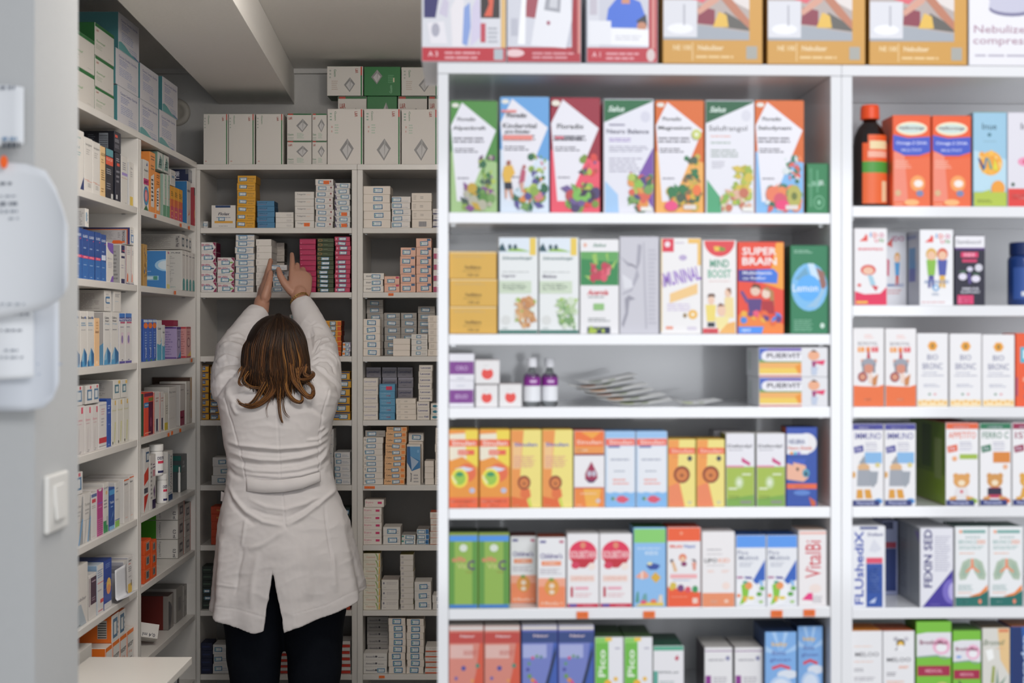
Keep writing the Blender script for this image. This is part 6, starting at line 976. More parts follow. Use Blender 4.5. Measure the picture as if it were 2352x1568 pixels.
# fifth shelf
sh = A_[5]
design('l_tondo', '#d9d5d0', [T('Tordex', .5, .78, .7, .06, '#7f7c78', 0, False), L(.2, .58, .8, .72, 2, '#a9a6a4'), P('#9a9c9e', .55, 0, 1, 0, 1, .95, .9, .95), P('#5fa4d8', .5, 0, .62, .0, 1, .5, .9, .5), R(0, .46, 1, .465, '#55555c'), P('#b9babb', .02, .0, .2, 0, .4, .45, .3, .45)], side='#b9b4ae', top='#cdc8c2')
lb(sh, 168, 191, 1142, 'l_tondo', 'white carton with silver and blue rays, cut by the partition', where='fifth left shelf')
lb(sh, 192, 209, 1135, 'l_tondo', 'white carton with silver and blue rays, whole one', where='fifth left shelf')
lb(sh, 164, 190, 1090, 'l_seal_lie', 'sealed carton standing over the rayed one by the partition', on=ztop(168, 1141), where='', d=.05)
design('l_blue_head', '#dcd8d6', [R(0, .90, 1, .97, '#5a6a9c'), R(.1, .78, .8, .86, '#d0404c'), L(.1, .66, .8, .74, 2, '#a9a6a4'), L(.1, .04, .8, .06, 1, '#c9a8a8')], side='#c0bcb8', top='#cdc8c2')
lb(sh, 209.6, 222.6, 1132, 'l_blue_head', 'white carton with blue head and red plate')
design('l_magenta', '#b83a84', [E(.5, 1.0, .3, .05, '#ded8d4'), R(.1, .68, .9, .71, '#8c5ab8'), L(.2, .6, .9, .64, 1, '#e09ac4')] + [E(.15 + .2 * i, .04 + .045 * j, .06, .012, '#e0a8c8', n=8) for i in range(5) for j in range(8)], side='#dad4d0', top='#d0cbc6')
lb(sh, 223.2, 236.6, 1124, 'l_magenta', 'magenta carton with dotted foot')
design('l_green_foot', '#dcd8d2', [T('youth', .5, .90, .8, .06, '#5c6488', 0, False), E(.6, .8, .2, .04, '#e0c08a'), L(.1, .5, .8, .7, 3, '#8f8c90'), R(0, 0, .9, .24, '#2c8f54'), R(.6, .14, .9, .32, '#b9b9b6')], side='#c0bcb8', top='#cdc8c2')
lb(sh, 237.2, 249.4, 1110, 'l_green_foot', 'white carton with dark green foot', where='fifth left shelf')
design('l_blue_ray', '#24509c', [R(0, .84, 1, .96, '#4f9ad0'), T('Toxicla', .5, .66, .7, .06, '#d4e0f2'), L(.3, .54, .8, .6, 1, '#9ab8e0'), P('#9ac4ec', .2, .2, .4, .24, .8, .46, .7, .34), R(0, 0, 1, .09, '#7fb8e0')], side='#1c3c74')
lb(sh, 250.4, 263.4, 1122, 'l_blue_ray', 'blue carton with pale streak')
design('l_lime_foot', '#dcd9d4', [L(.2, .78, .8, .92, 2, '#a9a6a8'), T('Cocca', .4, .62, .6, .05, '#66646c', 0, False), R(0, .15, 1, .17, '#3f5ca0'), R(0, 0, .96, .14, '#8fc45c')], side='#c3bfba', top='#cdc8c2')
lb(sh, 264, 275, 1108, 'l_lime_foot', 'white carton with lime foot')
design('l_orange_top', '#dedad6', [R(0, .955, 1, .985, '#e2682c'), T('Hexoral', .4, .88, .6, .05, '#55535c'), R(.1, .68, .9, .685, '#c4bfbb'), L(.3, .1, .8, .14, 1, '#e8b8a4'), R(.15, .3, .16, .7, '#cdc8c4')], side='#cfcbc7', top='#d0ccc8')
row(LF, sh, [(284.5, 296.6, 1100), (297, 309, 1093)], 'l_orange_top', 'large white carton with orange upper edge', d=.12, name='medicine_carton', gap=.0012)
# sixth shelf
sh = A_[6]
design('l_cob', '#d9d4ce', [T('Cobiler', .5, .44, .8, .055, '#5c5a66', 0, False), P('#a9b4bc', .0, 0, .9, .0, .5, .36, .3, .36), L(.2, .02, .5, .05, 1, '#77747a')], side='#c0bbb4', top='#cdc8c0')
lb(sh, 170, 201.6, 1306, 'l_cob', 'large white carton with grey-blue sail shape')
design('l_plum', '#d9d4cf', [R(.22, .32, 1, .93, '#46283c'), R(0, .3, .08, .94, '#5c3248'), L(.4, .82, .9, .88, 1, '#b9a4b0'), L(.4, .4, .9, .5, 2, '#a08c98')], side='#bcb7b1', top='#cfcac5')
lb(sh, 204, 221.6, 1322, 'l_plum', 'white carton with plum panel', d=.05)
design('l_rule', '#dcd9d6', [L(.1, .74, .9, .92, 4, '#6f8fb8'), R(.0, .62, 1, .635, '#d9485c'), L(.1, .46, .8, .52, 1, '#a9a8ac'), R(.5, .2, 1, .28, '#d8504c'), L(.2, .04, .9, .1, 1, '#c9707c'), R(.0, 0, .06, 1, '#a9c4dc')], side='#7f9ab4', top='#b4c0cc')
lb(sh, 222.6, 238, 1299, 'l_rule', 'white carton with red rule and blue words', d=.09)
design('l_sun', '#23469c', [L(.2, .84, .8, .95, 3, '#7f98d0'), E(.62, .46, .30, .16, '#f2c460'), E(.62, .38, .27, .10, '#ee9a5c'), R(0, .54, 1, .546, '#c9a46c'), R(0, .42, 1, .425, '#c9a46c'), R(0, 0, 1, .12, '#dcd9d8')], side='#1a3474', top='#203c80')
lb(sh, 238.8, 256.4, 1289, 'l_sun', 'deep blue carton with orange sun disc', d=.10)
design('l_gold_foot', '#dcd9d6', [T('Actim', .4, .90, .6, .05, '#3c3a42'), L(.1, .80, .7, .85, 1, '#d9705c'), L(.1, .6, .8, .76, 3, '#8a8890'), L(.1, .44, .8, .5, 1, '#a9a6a8'), R(0, 0, .8, .26, '#e8bf4c'), R(.6, .18, .75, .34, '#5c564c')], side='#a9a8b0', top='#d4d0cc', s=[R(0, .82, 1, .9, '#8f8e96'), R(0, .68, 1, .81, '#7f7e86')])
row(LF, sh, [(283.6, 293.4, 1290), (293.8, 305.4, 1280)], 'l_gold_foot', 'white carton with gold foot', d=.10, name='medicine_carton', gap=.0012)
# leaflet curling off the shelf in front of those cartons
m = MB(); m.smooth = True; rows = []
ua = LF.hit(262, 1420, 0)[0]; ub = LF.hit(296, 1400, 0)[0]
for i in range(15):
    t = i / 14; a = t * 2.6
    zz = ZL[6] + .008 + .085 * max(0, 1 - t * 1.6) if t < .6 else ZL[6] + .008 + .03 * (t - .6)
    vv = .008 - .003 * t if t < .55 else .008 - .075 * (t - .55)
    rows.append([LF.at(ua + .035 + (ub - ua - .035) * j / 6 - .0 * t, vv, zz) for j in range(7)])
m.grid(rows, M('#d9dade', .7, name='notice_paper_b')); o = m.build('folded_leaflet'); s_ = o.modifiers.new('sheet', 'SOLIDIFY'); s_.thickness = .0005
tag(o, 'white leaflet curling over the shelf edge before the gold-footed cartons', 'leaflet')
# seventh shelf
sh = A_[7]
design('l_orange', '#dfddd8', [R(0, 0, 1, .05, '#ea7a2c'), R(0, .90, 1, 1, '#ea7a2c'), R(0, 0, .08, 1, '#ea7a2c'), T('RISCEFT', .55, .64, .8, .1, '#55534f'), T('10 g', .5, .46, .5, .08, '#e08a5c', 0, False), L(.2, .3, .8, .36, 1, '#8a8884')], side='#e2711f', top='#d9d4cc', s=[R(.25, .35, .78, .82, '#b9b4ac'), [R(.28 + .07 * i, .38, .31 + .07 * i, .8, '#3c3a38') for i in range(7)]], t=[R(.2, .2, .7, .7, '#6f7f90'), R(.3, .3, .6, .6, '#d6d2cc')])
design('l_orange_lie', '#dfddd8', [R(.16, .12, .8, .86, '#5c7a94'), R(.3, .24, .66, .72, '#d8d8d4'), L(.84, .2, .96, .8, 3, '#8a8884')], side='#d9691c', top='#d9691c', s=[R(.70, .15, .9, .85, '#a9a49c'), [R(.71, .18 + .09 * i, .89, .22 + .09 * i, '#3c3a38') for i in range(7)]])
for i, (a, b, t) in enumerate([(242, 257.5, 1489), (258, 274.5, 1476), (275, 290.5, 1463), (291.2, 307, 1450)]):
    lb(sh, a, b, t, 'l_orange', 'orange edged white carton, ' + NTH[4][i], d=.12, group='row of orange edged white cartons', where='seventh left shelf')
lb(sh, 256.5, 273, 1415, 'l_orange_lie', 'orange sealed carton lying over the orange edged ones, left one', d=.13, on=ztop(258, 1476), where='')
lb(sh, 273.6, 288, 1405, 'l_orange_lie', 'orange sealed carton lying over the orange edged ones, right one', d=.13, on=ztop(258, 1476), where='')
design('l_plain', '#d6d2cb', [L(.2, .7, .8, .85, 2, '#a9a6a4')], top='#cfcac3')
lb(sh, 183, 211, 1497, 'l_plain', 'plain white carton by the ledge table', d=.08)
# ---------------- corner bay
sh = C_[1]
design('r_ring', '#dcd8d2', [T('Aspic', .5, .80, .8, .06, '#2c2c34'), P('#3a4a8c', .5, .9, .7, .98, .8, .9), R(0, .52, 1, .64, '#d0407c'), L(.1, .55, .9, .61, 2, '#e8a0bc'), E(.5, .30, .5, .19, '#3a7ac0'), E(.5, .30, .42, .155, '#5aa0a8'), E(.5, .30, .30, .12, '#e0556c'), E(.5, .30, .22, .085, '#e8a0a8'), P('#2c6a3c', 0, 0, 1, 0, .5, .12)], side='#b9b4ae')
lb(sh, 329.4, 341.6, 365, 'r_ring', 'white carton with coloured rings')
design('r_orange', '#ef9a4c', [L(.2, .88, .9, .97, 2, '#7a4a24'), L(.2, .72, .9, .82, 2, '#8c5a2c'), P('#e0dad4', .2, .1, .8, .1, .8, .66, .2, .6), L(.3, .2, .7, .6, 6, '#6f6c78')], side='#d9843c')
lb(sh, 344, 356.6, 347, 'r_orange', 'orange carton with white panel, tall one')
lb(sh, 357.4, 367.8, 394, 'r_orange', 'orange carton with white panel, short one')
design('r_mint', '#a5bfae', [T('Coldrex', .5, .88, .8, .045, '#4a7a88', 0, False), L(.1, .7, .9, .82, 2, '#6a8f90'), R(0, .44, 1, .45, '#d0705c'), R(0, 0, 1, .28, '#5c9a78'), R(0, .28, .5, 1, '#dcdcd6')], side='#8fa89a', top='#c9c9c4')
row(LF, sh, [(374.5, 382.2, 398), (382.6, 390.2, 400)], 'r_mint', 'slim mint green carton', d=.08, name='medicine_carton', gap=.0012)
design('r_mint_lie', '#cfcfc9', [P('#6a8f88', .1, .1, .5, .9, .9, .6, .8, .1), L(.3, .3, .7, .7, 3, '#9a9a96')], side='#6f8f80', top='#a9b4a8')
lb(sh, 362, 374, 346, 'r_mint_lie', 'grey-green pillow carton lying high, left one', d=.09, on=ztop(374.5, 394), where='left corner bay')
lb(sh, 376, 388, 352, 'r_mint_lie', 'grey-green pillow carton lying high, right one', d=.07, on=ztop(374.5, 394), where='left corner bay')
design('r_white_tall', '#d4d1cc', [R(.3, .5, .8, .66, '#6a8fae'), L(.2, .74, .8, .86, 2, '#a9a6a4')], side='#b4b0ab')
lb(sh, 391, 402.8, 388, 'r_white_tall', 'white carton lying over the sunset ones', d=.07, on=ztop(391.2, 425) + .001)
design('r_sunset', '#e8a83c', [P('#c8385c', 0, 0, 1, 0, 1, .42, 0, .42), P('#d9683c', 0, .40, 1, .40, 1, .62, 0, .62), L(.2, .72, .9, .88, 3, '#6f5a2c'), R(.3, .24, .7, .28, '#e8b04c'), E(.5, .1, .12, .02, '#e8a0b0')], side='#a83a4c')
row(LF, sh, [(391.2, 399.4, 426), (399.8, 409, 429), (409.4, 419.4, 433)], 'r_sunset', 'red to yellow carton', d=.07, name='medicine_carton', gap=.0012)
design('r_blueface', '#d0cdc9', [L(.1, .76, .9, .88, 1, '#77747a'), P('#d9805c', .2, .2, .7, .24, .6, .4, .5, .28)], side='#2f72a8', s=[E(.5, .24, .12, .06, '#5a96c4'), E(.4, .2, .08, .04, '#5a96c4')])
lb(sh, 429.5, 438.2, 415, 'r_blueface', 'white carton with broad blue side', d=.08)
design('r_ibu', '#8f9098', [R(.1, .2, .9, .8, '#a9aab0')], side='#1f2748', s=[R(.0, .0, .14, 1, '#b82c34'), R(.22, .0, .34, 1, '#b82c34'), T('IBU', .62, .5, .14, .6, '#dcdce4', -90), R(.9, .6, 1, 1, '#5c5f68')])
lb(sh, 433, 442, 388, 'r_ibu', 'navy and red carton lying over the blue-sided one', d=.10, on=ztop(429.5, 415), where='left corner bay')
design('r_redlast', '#b9303c', [R(0, .8, 1, 1, '#3a3c44'), E(.5, .3, .3, .12, '#d9a05c')], side='#8c2430')
lb(sh, 445.5, 448.3, 430, 'r_redlast', 'red carton with black head at the corner', dy=.001, d=.05)
sh = C_[2]
design('r_gold', '#b48c4c', [BL(91, .1, .05, .9, .9, 20, ['#8c6a3c', '#d0b06c', '#77705c', '#5c6a8c', '#c9a24c'], .1, .2, .3)], side='#8f6f3c')
lb(sh, 329.6, 338, 560, 'r_gold', 'mottled gold carton', d=.05)
design('r_blueside', '#dcd9d2', [T('W L', .5, .62, .8, .03, '#55535a', 0, False), R(.2, .0, .9, .12, '#d9cf7c'), E(.6, .96, .2, .03, '#b05c8c')], side='#3f7cb8', s=[E(1, .62, .34, .16, '#9ac0dc'), E(1, .62, .24, .12, '#c9d6de'), T('Nasonex', .35, .46, .4, .03, '#bcd4ea', 0, False), R(.12, .22, .78, .34, '#8fb8cc'), R(.14, .24, .3, .32, '#b0705c'), R(.62, .23, .74, .33, '#4a8c7c'), R(.34, .25, .6, .31, '#c3d2d8')])
lb(sh, 381.4, 390.4, 575, 'r_blueside', 'white carton with broad sky blue side', d=.105)
design('r_tealarch', '#dad6d0', [L(.1, .88, .9, .93, 1, '#55535a'), R(.35, .35, .4, .6, '#b4b0ac'), E(.5, .2, .36, .10, '#2f9490'), R(.14, 0, .86, .2, '#2f9490'), L(.3, .18, .7, .2, 1, '#a9d6d2')], side='#c4c1bb', s=[T('Tears Nat PURE', .55, .94, .8, .03, '#4a4850'), L(.12, .2, .8, .88, 16, '#a4a19d'), T('Santen', .6, .08, .4, .03, '#3f8f8c', 0, False)])
g = 'row of white cartons with teal arch'
for i, (a, b, t) in enumerate([(418.4, 425.8, 574), (426.2, 433.2, 576), (433.6, 440.6, 579), (441, 448, 581)]):
    lb(sh, a, b, t, 'r_tealarch', 'white carton with teal arch, ' + NTH[4][i], d=.11, group=g, where='left corner bay', dy=.001)
design('r_lie', '#d4d0ca', [R(.2, .2, .8, .8, '#5c6a74'), R(.34, .34, .68, .66, '#d0cfcb')], side='#aaa6a0', s=[T('Tears Nat', .93, .5, .07, .76, '#3c3a40', -90), L(.1, .1, .84, .9, 12, '#8f8b86')])
for i, (a, b) in enumerate([(415.8, 425), (425.6, 433), (433.4, 440)]):
    lb(sh, a, b, 537 + 4 * i, 'r_lie', 'lying carton with dark seal over the teal arches, ' + NTH[3][i], d=.16, on=ztop(418.4, 571, .001), where='', group='lying cartons over the teal arches')
sh = C_[3]
design('r_blueor', '#3a62b8', [R(0, .94, 1, 1, '#c9d4e0'), E(.5, .86, .5, .07, '#ee7a34'), L(.3, .3, .8, .74, 7, '#9ab4e0'), T('Vocal', .55, .2, .3, .26, '#d6dff0', 90), R(.6, 0, .9, .04, '#5c9a4c')], side='#2c4c90')
row(LF, sh, [(329.6, 339.6, 733), (340, 350.2, 733), (350.6, 359.4, 733)], 'r_blueor', 'blue carton with orange oval', d=.07, name='medicine_carton', gap=.0012)
design('r_foot', '#dcdcda', [T('Galin', .5, .80, .7, .06, '#5c6470'), P('#5aa8c8', 0, 0, 1, 0, 1, .58, .7, .38, 0, .42), E(.75, .45, .15, .04, '#e9e6e2'), P('#b02c3c', .7, .46, .8, .46, .75, .5)], side='#a9b4bc')
row(LF, sh, [(360.2, 371.6, 735), (372, 379, 746)], 'r_foot', 'white and sky blue carton', d=.06, name='medicine_carton', gap=.0012)
design('r_lav', '#b4a4c8', [R(0, .93, 1, 1, '#5a3a84'), L(.2, .7, .9, .9, 3, '#6f5c90'), E(.5, .48, .34, .15, '#5c4a80'), E(.5, .48, .26, .115, '#c0b4d0'), P('#3a8fbc', .2, 0, 1, 0, 1, .24), R(0, 0, 1, .03, '#5a3a84')], side='#a08fb4', s=[R(0, .95, 1, 1, '#5a3a84'), L(.1, .12, .85, .9, 10, '#7f6f98'), R(0, 0, 1, .04, '#5a3a84')])
lb(sh, 405.6, 415.6, 750, 'r_lav', 'lavender carton with dark ring', d=.075)
design('r_pink', '#e0a4a0', [R(0, .95, 1, 1, '#b82c3c'), L(.2, .74, .9, .9, 2, '#c05c6c'), E(.5, .5, .36, .16, '#8c3448'), E(.5, .5, .28, .12, '#e6b4b0'), P('#e8bf4c', .1, .04, 1, .04, 1, .22), R(0, 0, 1, .05, '#b82c3c')], side='#c98f8c', s=[R(0, .95, 1, 1, '#b82c3c'), L(.1, .12, .9, .9, 10, '#b06c70'), R(0, 0, 1, .05, '#b82c3c')])
lb(sh, 427.6, 438.6, 750, 'r_pink', 'rose carton with dark ring', d=.035)
design('r_crimson', '#9c2c4c', [R(.1, .2, .9, .8, '#b03c5c')], side='#7c1c38', top='#8c2440')
lb(sh, 398, 409, 735, 'r_crimson', 'flat crimson carton lying behind the lavender one', d=.10, dy=.02, y1=749, where='')
sh = C_[4]
design('r_redplum', '#e0503c', [R(.5, 0, 1, .78, '#5c1c3c'), R(0, .66, .5, .78, '#3f7fb0'), R(.5, .80, 1, .88, '#7a7c3c'), R(.0, .92, 1, 1, '#6f2c4c'), L(.1, .05, .9, .1, 1, '#e8a48c'), T('Adapta', .3, .72, .4, .05, '#dfe6ee'), E(.76, .3, .1, .12, '#8c3c5c')], side='#2c4a34')
lb(sh, 330.4, 351.5, 903, 'r_redplum', 'red carton with plum half')
design('r_redline', '#dad6d2', [R(0, 0, .1, 1, '#c0442c'), L(.3, .76, .9, .9, 2, '#b98a84'), R(.4, .04, .7, .34, '#2c2c50'), L(.3, .02, .9, .05, 1, '#77747a')], side='#b03c28')
row(LF, sh, [(353.6, 366.2, 900), (366.8, 377, 900)], 'r_redline', 'white carton with red left edge', d=.08, name='medicine_carton', gap=.0012)
design('r_ochre', '#d4d0c6', [R(0, 0, .9, .2, '#c9b43c'), L(.4, .44, .9, .7, 4, '#a09c94')], side='#b4afa8')
lb(sh, 377.6, 386.2, 903, 'r_ochre', 'white carton with ochre foot')
design('r_parreac', '#d6d3cf', [T('Parreac', .5, .88, .86, .055, '#55535a', 0, False), L(.1, .76, .9, .78, 1, '#c0bcb8'), T('PLASTER', .45, .24, .7, .045, '#c3bfba', 0, False)], side='#a9a6a2', top='#b4b0ac')
lb(sh, 387.6, 404.8, 889, 'r_parreac', 'square white carton with black word', d=.08)
design('r_wine', '#cfcac6', [R(0, .0, .8, .36, '#8c1c48'), L(.1, .86, .8, .92, 1, '#8a8688'), L(.1, .18, .6, .24, 1, '#d9a0b8')], side='#aaa6a2', top='#7c6c68')
lb(sh, 413.6, 426, 883, 'r_wine', 'tall white carton with wine red foot', d=.10, where='left corner bay')
lb(sh, 427.6, 436, 876, 'l_plain', 'tall plain carton beside the wine-footed one', d=.09, where='left corner bay')
design('r_brown', '#bcb4ac', [R(.0, .5, .8, 1, '#b08a5c'), R(.2, .1, .8, .3, '#a98f6c')], side='#4a3428', top='#8c8680')
lb(sh, 437, 446.4, 866, 'r_brown', 'brown and white carton at the back corner', d=.13, where='left corner bay')
sh = C_[5]
design('r_redcurve', '#dad7d2', [R(.35, .78, .9, .94, '#3f5f80'), R(.5, .81, .85, .91, '#d4d6d4'), P('#d0402c', 0, .42, .8, .5, .8, .70, 0, .60), R(0, .3, .7, .38, '#4a4c58'), P('#c8382c', 0, 0, .55, .18, .8, .28, 0, .26)], side='#c3bfba', top='#d0ccc6')
lb(sh, 330.6, 343.6, 1030, 'r_redcurve', 'white carton with red curves', d=.09)
design('r_plumfoot', '#d9d6d1', [L(.1, .2, .4, .9, 9, '#8f8c8a'), L(.5, .76, .95, .86, 2, '#66446c'), R(.5, .6, .9, .72, '#d08a94'), P('#5c3a68', .6, .34, .8, .44, .9, .3, .75, .16), R(.4, 0, 1, .17, '#33264c')], side='#c3bfba', top='#d0ccc6')
lb(sh, 344.6, 357.6, 1046, 'r_plumfoot', 'white carton with dark violet foot', d=.07)
WP = M('#e6e4e0', .35, name='white_jar_plastic')
def desj(x0, x1, y0, z, dy, lab):
    o, r, h = jar(LF, x0, x1, y0, z, dy, 'tablet_jar', lab, WP, WP, [(-190, -20, .06, .66, '#eceae8', 1.008), (-150, -60, .40, .48, '#d9405c', 1.016), (-150, -70, .10, .17, '#2c2c5c', 1.016)], neck=.9)
    m = MB()
    vs, fs = text_mesh('DESTROL', True); n = len(m.v); kk = m.mi('#2c2850')
    for x, y in vs:
        a = math.radians(-105 + x * 95); m.v.append((1.025 * r * math.cos(a), 1.025 * r * math.sin(a), h * (.565 + y * .10)))
    for f in fs: m.f.append(tuple(n + i for i in f)); m.m.append(kk)
    m.build('print', o); return z + h
zj = desj(357, 381, 1087, ZL[5], .004, 'white tablet jar, lower of two stacked, navy lettering and red band')
desj(343, 377, 1020, zj + .0008, -.002, 'white tablet jar, upper of two stacked, navy lettering and red band')
design('r_upright', '#d6d3ce', [T('SPASMOMEN', .66, .55, .22, .7, '#3c4450', 90), P('#7f9ab0', .2, .3, .34, .3, .3, .95, .2, .95), R(.15, 0, .95, .12, '#2c4a74'), L(.1, .14, .9, .2, 1, '#8a9aa8')], side='#c9c6c1', s=[P('#8fa86c', .6, .1, .9, .4, .8, .05)], top='#cdc9c4')
lb(sh, 385, 397, 1037, 'r_upright', 'white carton with upright black word', d=.08)
m_o = jar(LF, 398, 404, 1072, ZL[5], .03, 'dropper_bottle', 'slim white plastic bottle between white and dark green cartons', WP, WP, None, neck=.5)[0]; m_o['category'] = 'bottle'
design('r_dkgreen', '#454a4c', [R(.2, .66, .6, .72, '#8c8e90'), L(.2, .3, .8, .6, 3, '#3a3e40'), E(.4, .8, .14, .05, '#77797a')], side='#3f4648', top='#55585a', s=[R(0, .87, 1, 1, '#1f5c54'), R(0, .56, 1, .74, '#1f5c54'), L(.2, .62, .7, .68, 1, '#6fa89c')])
row(LF, sh, [(416, 431, 1046), (433, 444, 1040)], 'r_dkgreen', 'dark grey and green carton', d=.07, name='medicine_carton', gap=.0012, dy=.03)
sh = C_[6]
design('r_03', '#b4aea8', [R(.25, .25, .75, .75, '#5c5c60'), R(.38, .38, .64, .62, '#a9a4a0'), R(.85, 0, 1, 1, '#c08a80')], side='#3f8a14', top='#8a8680', s=[R(.52, 0, 1, 1, '#c6c2bc'), T('Fraxiparine 0.3', .60, .5, .06, .8, '#4a4850', -90, False), T('0,3 ml', .92, .28, .08, .46, '#3a3840', -90), R(.545, .08, .55, .92, '#8a8680')])
stack(LF, sh, 409, 424, 1150, 3, 'r_03', 'white syringe carton with bright green side', d=.15, dy=.016, name='medicine_carton', jit=.001)
stack(LF, sh, 425, 440, 1158, 3, 'r_03', 'shaded syringe carton in the corner', d=.15, dy=.016, name='medicine_carton', jit=.001)
design('r_or', '#df5a24', [R(.28, .2, .74, .8, '#9a9a90'), R(.36, .28, .66, .72, '#55585c'), L(.05, .86, .9, .94, 1, '#e8a080')], side='#c84a1c', top='#d04c1c')
for a, b, t, nm_ in ((331.2, 347.5, 1243, 'first column'), (348.4, 360, 1243, 'second column')):
    stack(LF, sh, a, b, t, 3, 'r_or', f'small bright orange carton, {nm_}', d=.045, dy=.006, name='medicine_carton', jit=.0006)
sh = C_[7]
design('r_darkred', '#8f8882', [E(.2, .95, .5, .3, '#a9a39c'), P('#5c5a5c', 0, 0, .4, 0, .7, .6, .3, .8, 0, .85)], side='#5a140c', top='#3c2420', s=[R(.86, 0, 1, 1, '#77716c')])
stack(LF, sh, 387, 399, 1368, 1, 'r_darkred', 'grey carton with dark red side', d=.12, dy=.03, name='medicine_carton')
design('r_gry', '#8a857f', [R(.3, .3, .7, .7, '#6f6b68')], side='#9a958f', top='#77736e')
stack(LF, sh, 405, 420, 1352, 1, 'r_gry', 'tall grey carton beside the dark red one', d=.10, dy=.03, name='medicine_carton')
stack(LF, sh, 422, 438, 1345, 2, 'r_gry', 'dim grey carton in the corner', d=.10, dy=.03, name='medicine_carton')
design('r_04', '#cfcac4', [T('0,4 ml', .3, .5, .3, .3, '#55535a')], side='#c6c1bb', top='#bdb8b2', s=[T('0,4 ml', .72, .22, .4, .3, '#4a4850', 180)])
o = put(LF, 'r_04', LF.hit(350, 1480, .03)[0], ZL[7] + .012, .05, .045, .10, .02, 'tumbled white syringe carton lying askew, front of the seventh corner shelf', 'medicine_carton'); o.rotation_euler = (math.radians(14), math.radians(24), LF.a + math.radians(28))
o = put(LF, 'r_04', LF.hit(333, 1450, .03)[0] + .0, ZL[7] + .0005, .05, .04, .07, .15, 'tumbled white syringe carton behind the askew one', 'medicine_carton', yaw=-34)
# ================================================================ the woman at the back shelves
SKIN = M('#b98a74', .5, bump=.08, scale=400, vary=.05, name='skin'); SKIN.node_tree.nodes['Principled BSDF'].inputs['Subsurface Weight'].default_value = .08
SKIN.node_tree.nodes['Principled BSDF'].inputs['Subsurface Radius'].default_value = (.01, .004, .002)
COAT = M('#dcd8d8', .82, bump=.12, scale=900, vary=.015, name='white_cotton_coat', spec=.2)
TROUSER = M('#0e131c', .85, bump=.25, scale=700, vary=.1, name='dark_navy_denim', spec=.15)

def ring_shape(m, P, Rr, mat, seg=20, capn=4):
    """tapering round-ended limb through points P with radii Rr"""
    P = [Vector(p) for p in P]; d0 = (P[0] - P[1]).normalized(); d1 = (P[-1] - P[-2]).normalized()
    pts, rad = [], []
    for k in range(capn):
        a = math.pi / 2 * (1 - k / capn); pts.append(P[0] + d0 * Rr[0] * math.sin(a)); rad.append(max(.0004, Rr[0] * math.cos(a)))
    for i in range(len(P) - 1):
        n = 6
        for j in range(n): t = j / n; pts.append(P[i].lerp(P[i + 1], t)); rad.append(Rr[i] * (1 - t) + Rr[i + 1] * t)
    for k in range(capn + 1):
        a = math.pi / 2 * k / capn; pts.append(P[-1] + d1 * Rr[-1] * math.sin(a)); rad.append(max(.0004, Rr[-1] * math.cos(a)))
    m.tube(pts, rad, mat, seg)
def ellipsoid(m, c, ax, mat, seg=24, rings=14, p=2.0):
    """ax: three axis vectors"""
    c = Vector(c); A, B_, C_2 = [Vector(a) for a in ax]; rows = []
    sp = lambda v: math.copysign(abs(v) ** (2 / p), v)
    for i in range(rings + 1):
        th = math.pi * (i + .02) / (rings + .04) - math.pi / 2
        rows.append([c + A * sp(math.cos(th)) * sp(math.cos(ph)) + B_ * sp(math.cos(th)) * sp(math.sin(ph)) + C_2 * sp(math.sin(th)) for ph in [2 * math.pi * j / seg for j in range(seg)]])
    n = m.grid(rows, mat, True); k = m.mi(mat); m.f.append(tuple(n + j for j in reversed(range(seg)))); m.m.append(k)
    b = n + rings * seg; m.f.append(tuple(b + j for j in range(seg))); m.m.append(k)
def fuse(mb, name, voxel, smooth, mat, parent=None, deform=None):
    """melts overlapping volumes into one continuous skin"""
    me = mb.mesh(name + '_parts'); o = link(name + '_tmp', me)
    bm = bmesh.new(); bm.from_mesh(me); bmesh.ops.recalc_face_normals(bm, faces=bm.faces[:]); bm.to_mesh(me); bm.free()
    r = o.modifiers.new('r', 'REMESH'); r.mode = 'VOXEL'; r.voxel_size = voxel
    s = o.modifiers.new('s', 'SMOOTH'); s.factor = .5; s.iterations = smooth
    bpy.context.view_layer.update(); dg = bpy.context.evaluated_depsgraph_get()
    out = bpy.data.meshes.new_from_object(o.evaluated_get(dg)); out.name = name
    bpy.data.objects.remove(o); bpy.data.meshes.remove(me)
    out.materials.clear(); out.materials.append(mat)
    out.polygons.foreach_set('material_index', [0] * len(out.polygons)); out.polygons.foreach_set('use_smooth', [True] * len(out.polygons))
    if deform: deform(out)
    out.update(); return link(name, out, parent)

YB = 4.42                                                # depth of her spine
J = dict(shL=at(544, 893, 4.46), elL=at(540, 808, 4.64), wrL=at(600, 706, 4.755), shR=at(727, 893, 4.46), elR=at(734, 800, 4.64), wrR=at(687, 686, 4.765))
body = MB()
# torso, neck, head tipped back a little
ring_shape(body, [at(655, 1215, YB + .01), at(650, 1110, YB + .012), at(645, 960, YB + .01), at(640, 900, YB + .01)], [.085, .080, .088, .07], SKIN, 28)
ring_shape(body, [at(640, 900, YB), at(638, 840, YB + .02)], [.06, .052], SKIN)
HC = at(636, 812, YB + .02)
ellipsoid(body, HC, [(.076, 0, 0), (0, .092, -.02), (0, .025, .108)], SKIN)
ellipsoid(body, HC + Vector((0, .088, .0)), [(.012, 0, 0), (0, .022, 0), (0, 0, .024)], SKIN)          # nose
for sx in (-1, 1):
    ellipsoid(body, HC + Vector((sx * .079, .0, -.01)), [(.008, 0, 0), (0, .018, 0), (0, 0, .03)], SKIN)  # ears
    ellipsoid(body, HC + Vector((sx * .03, .082, .025)), [(.013, 0, 0), (0, .008, 0), (0, 0, .007)], SKIN)  # eyelids
ellipsoid(body, HC + Vector((0, .078, -.04)), [(.022, 0, 0), (0, .012, 0), (0, 0, .008)], SKIN)          # mouth
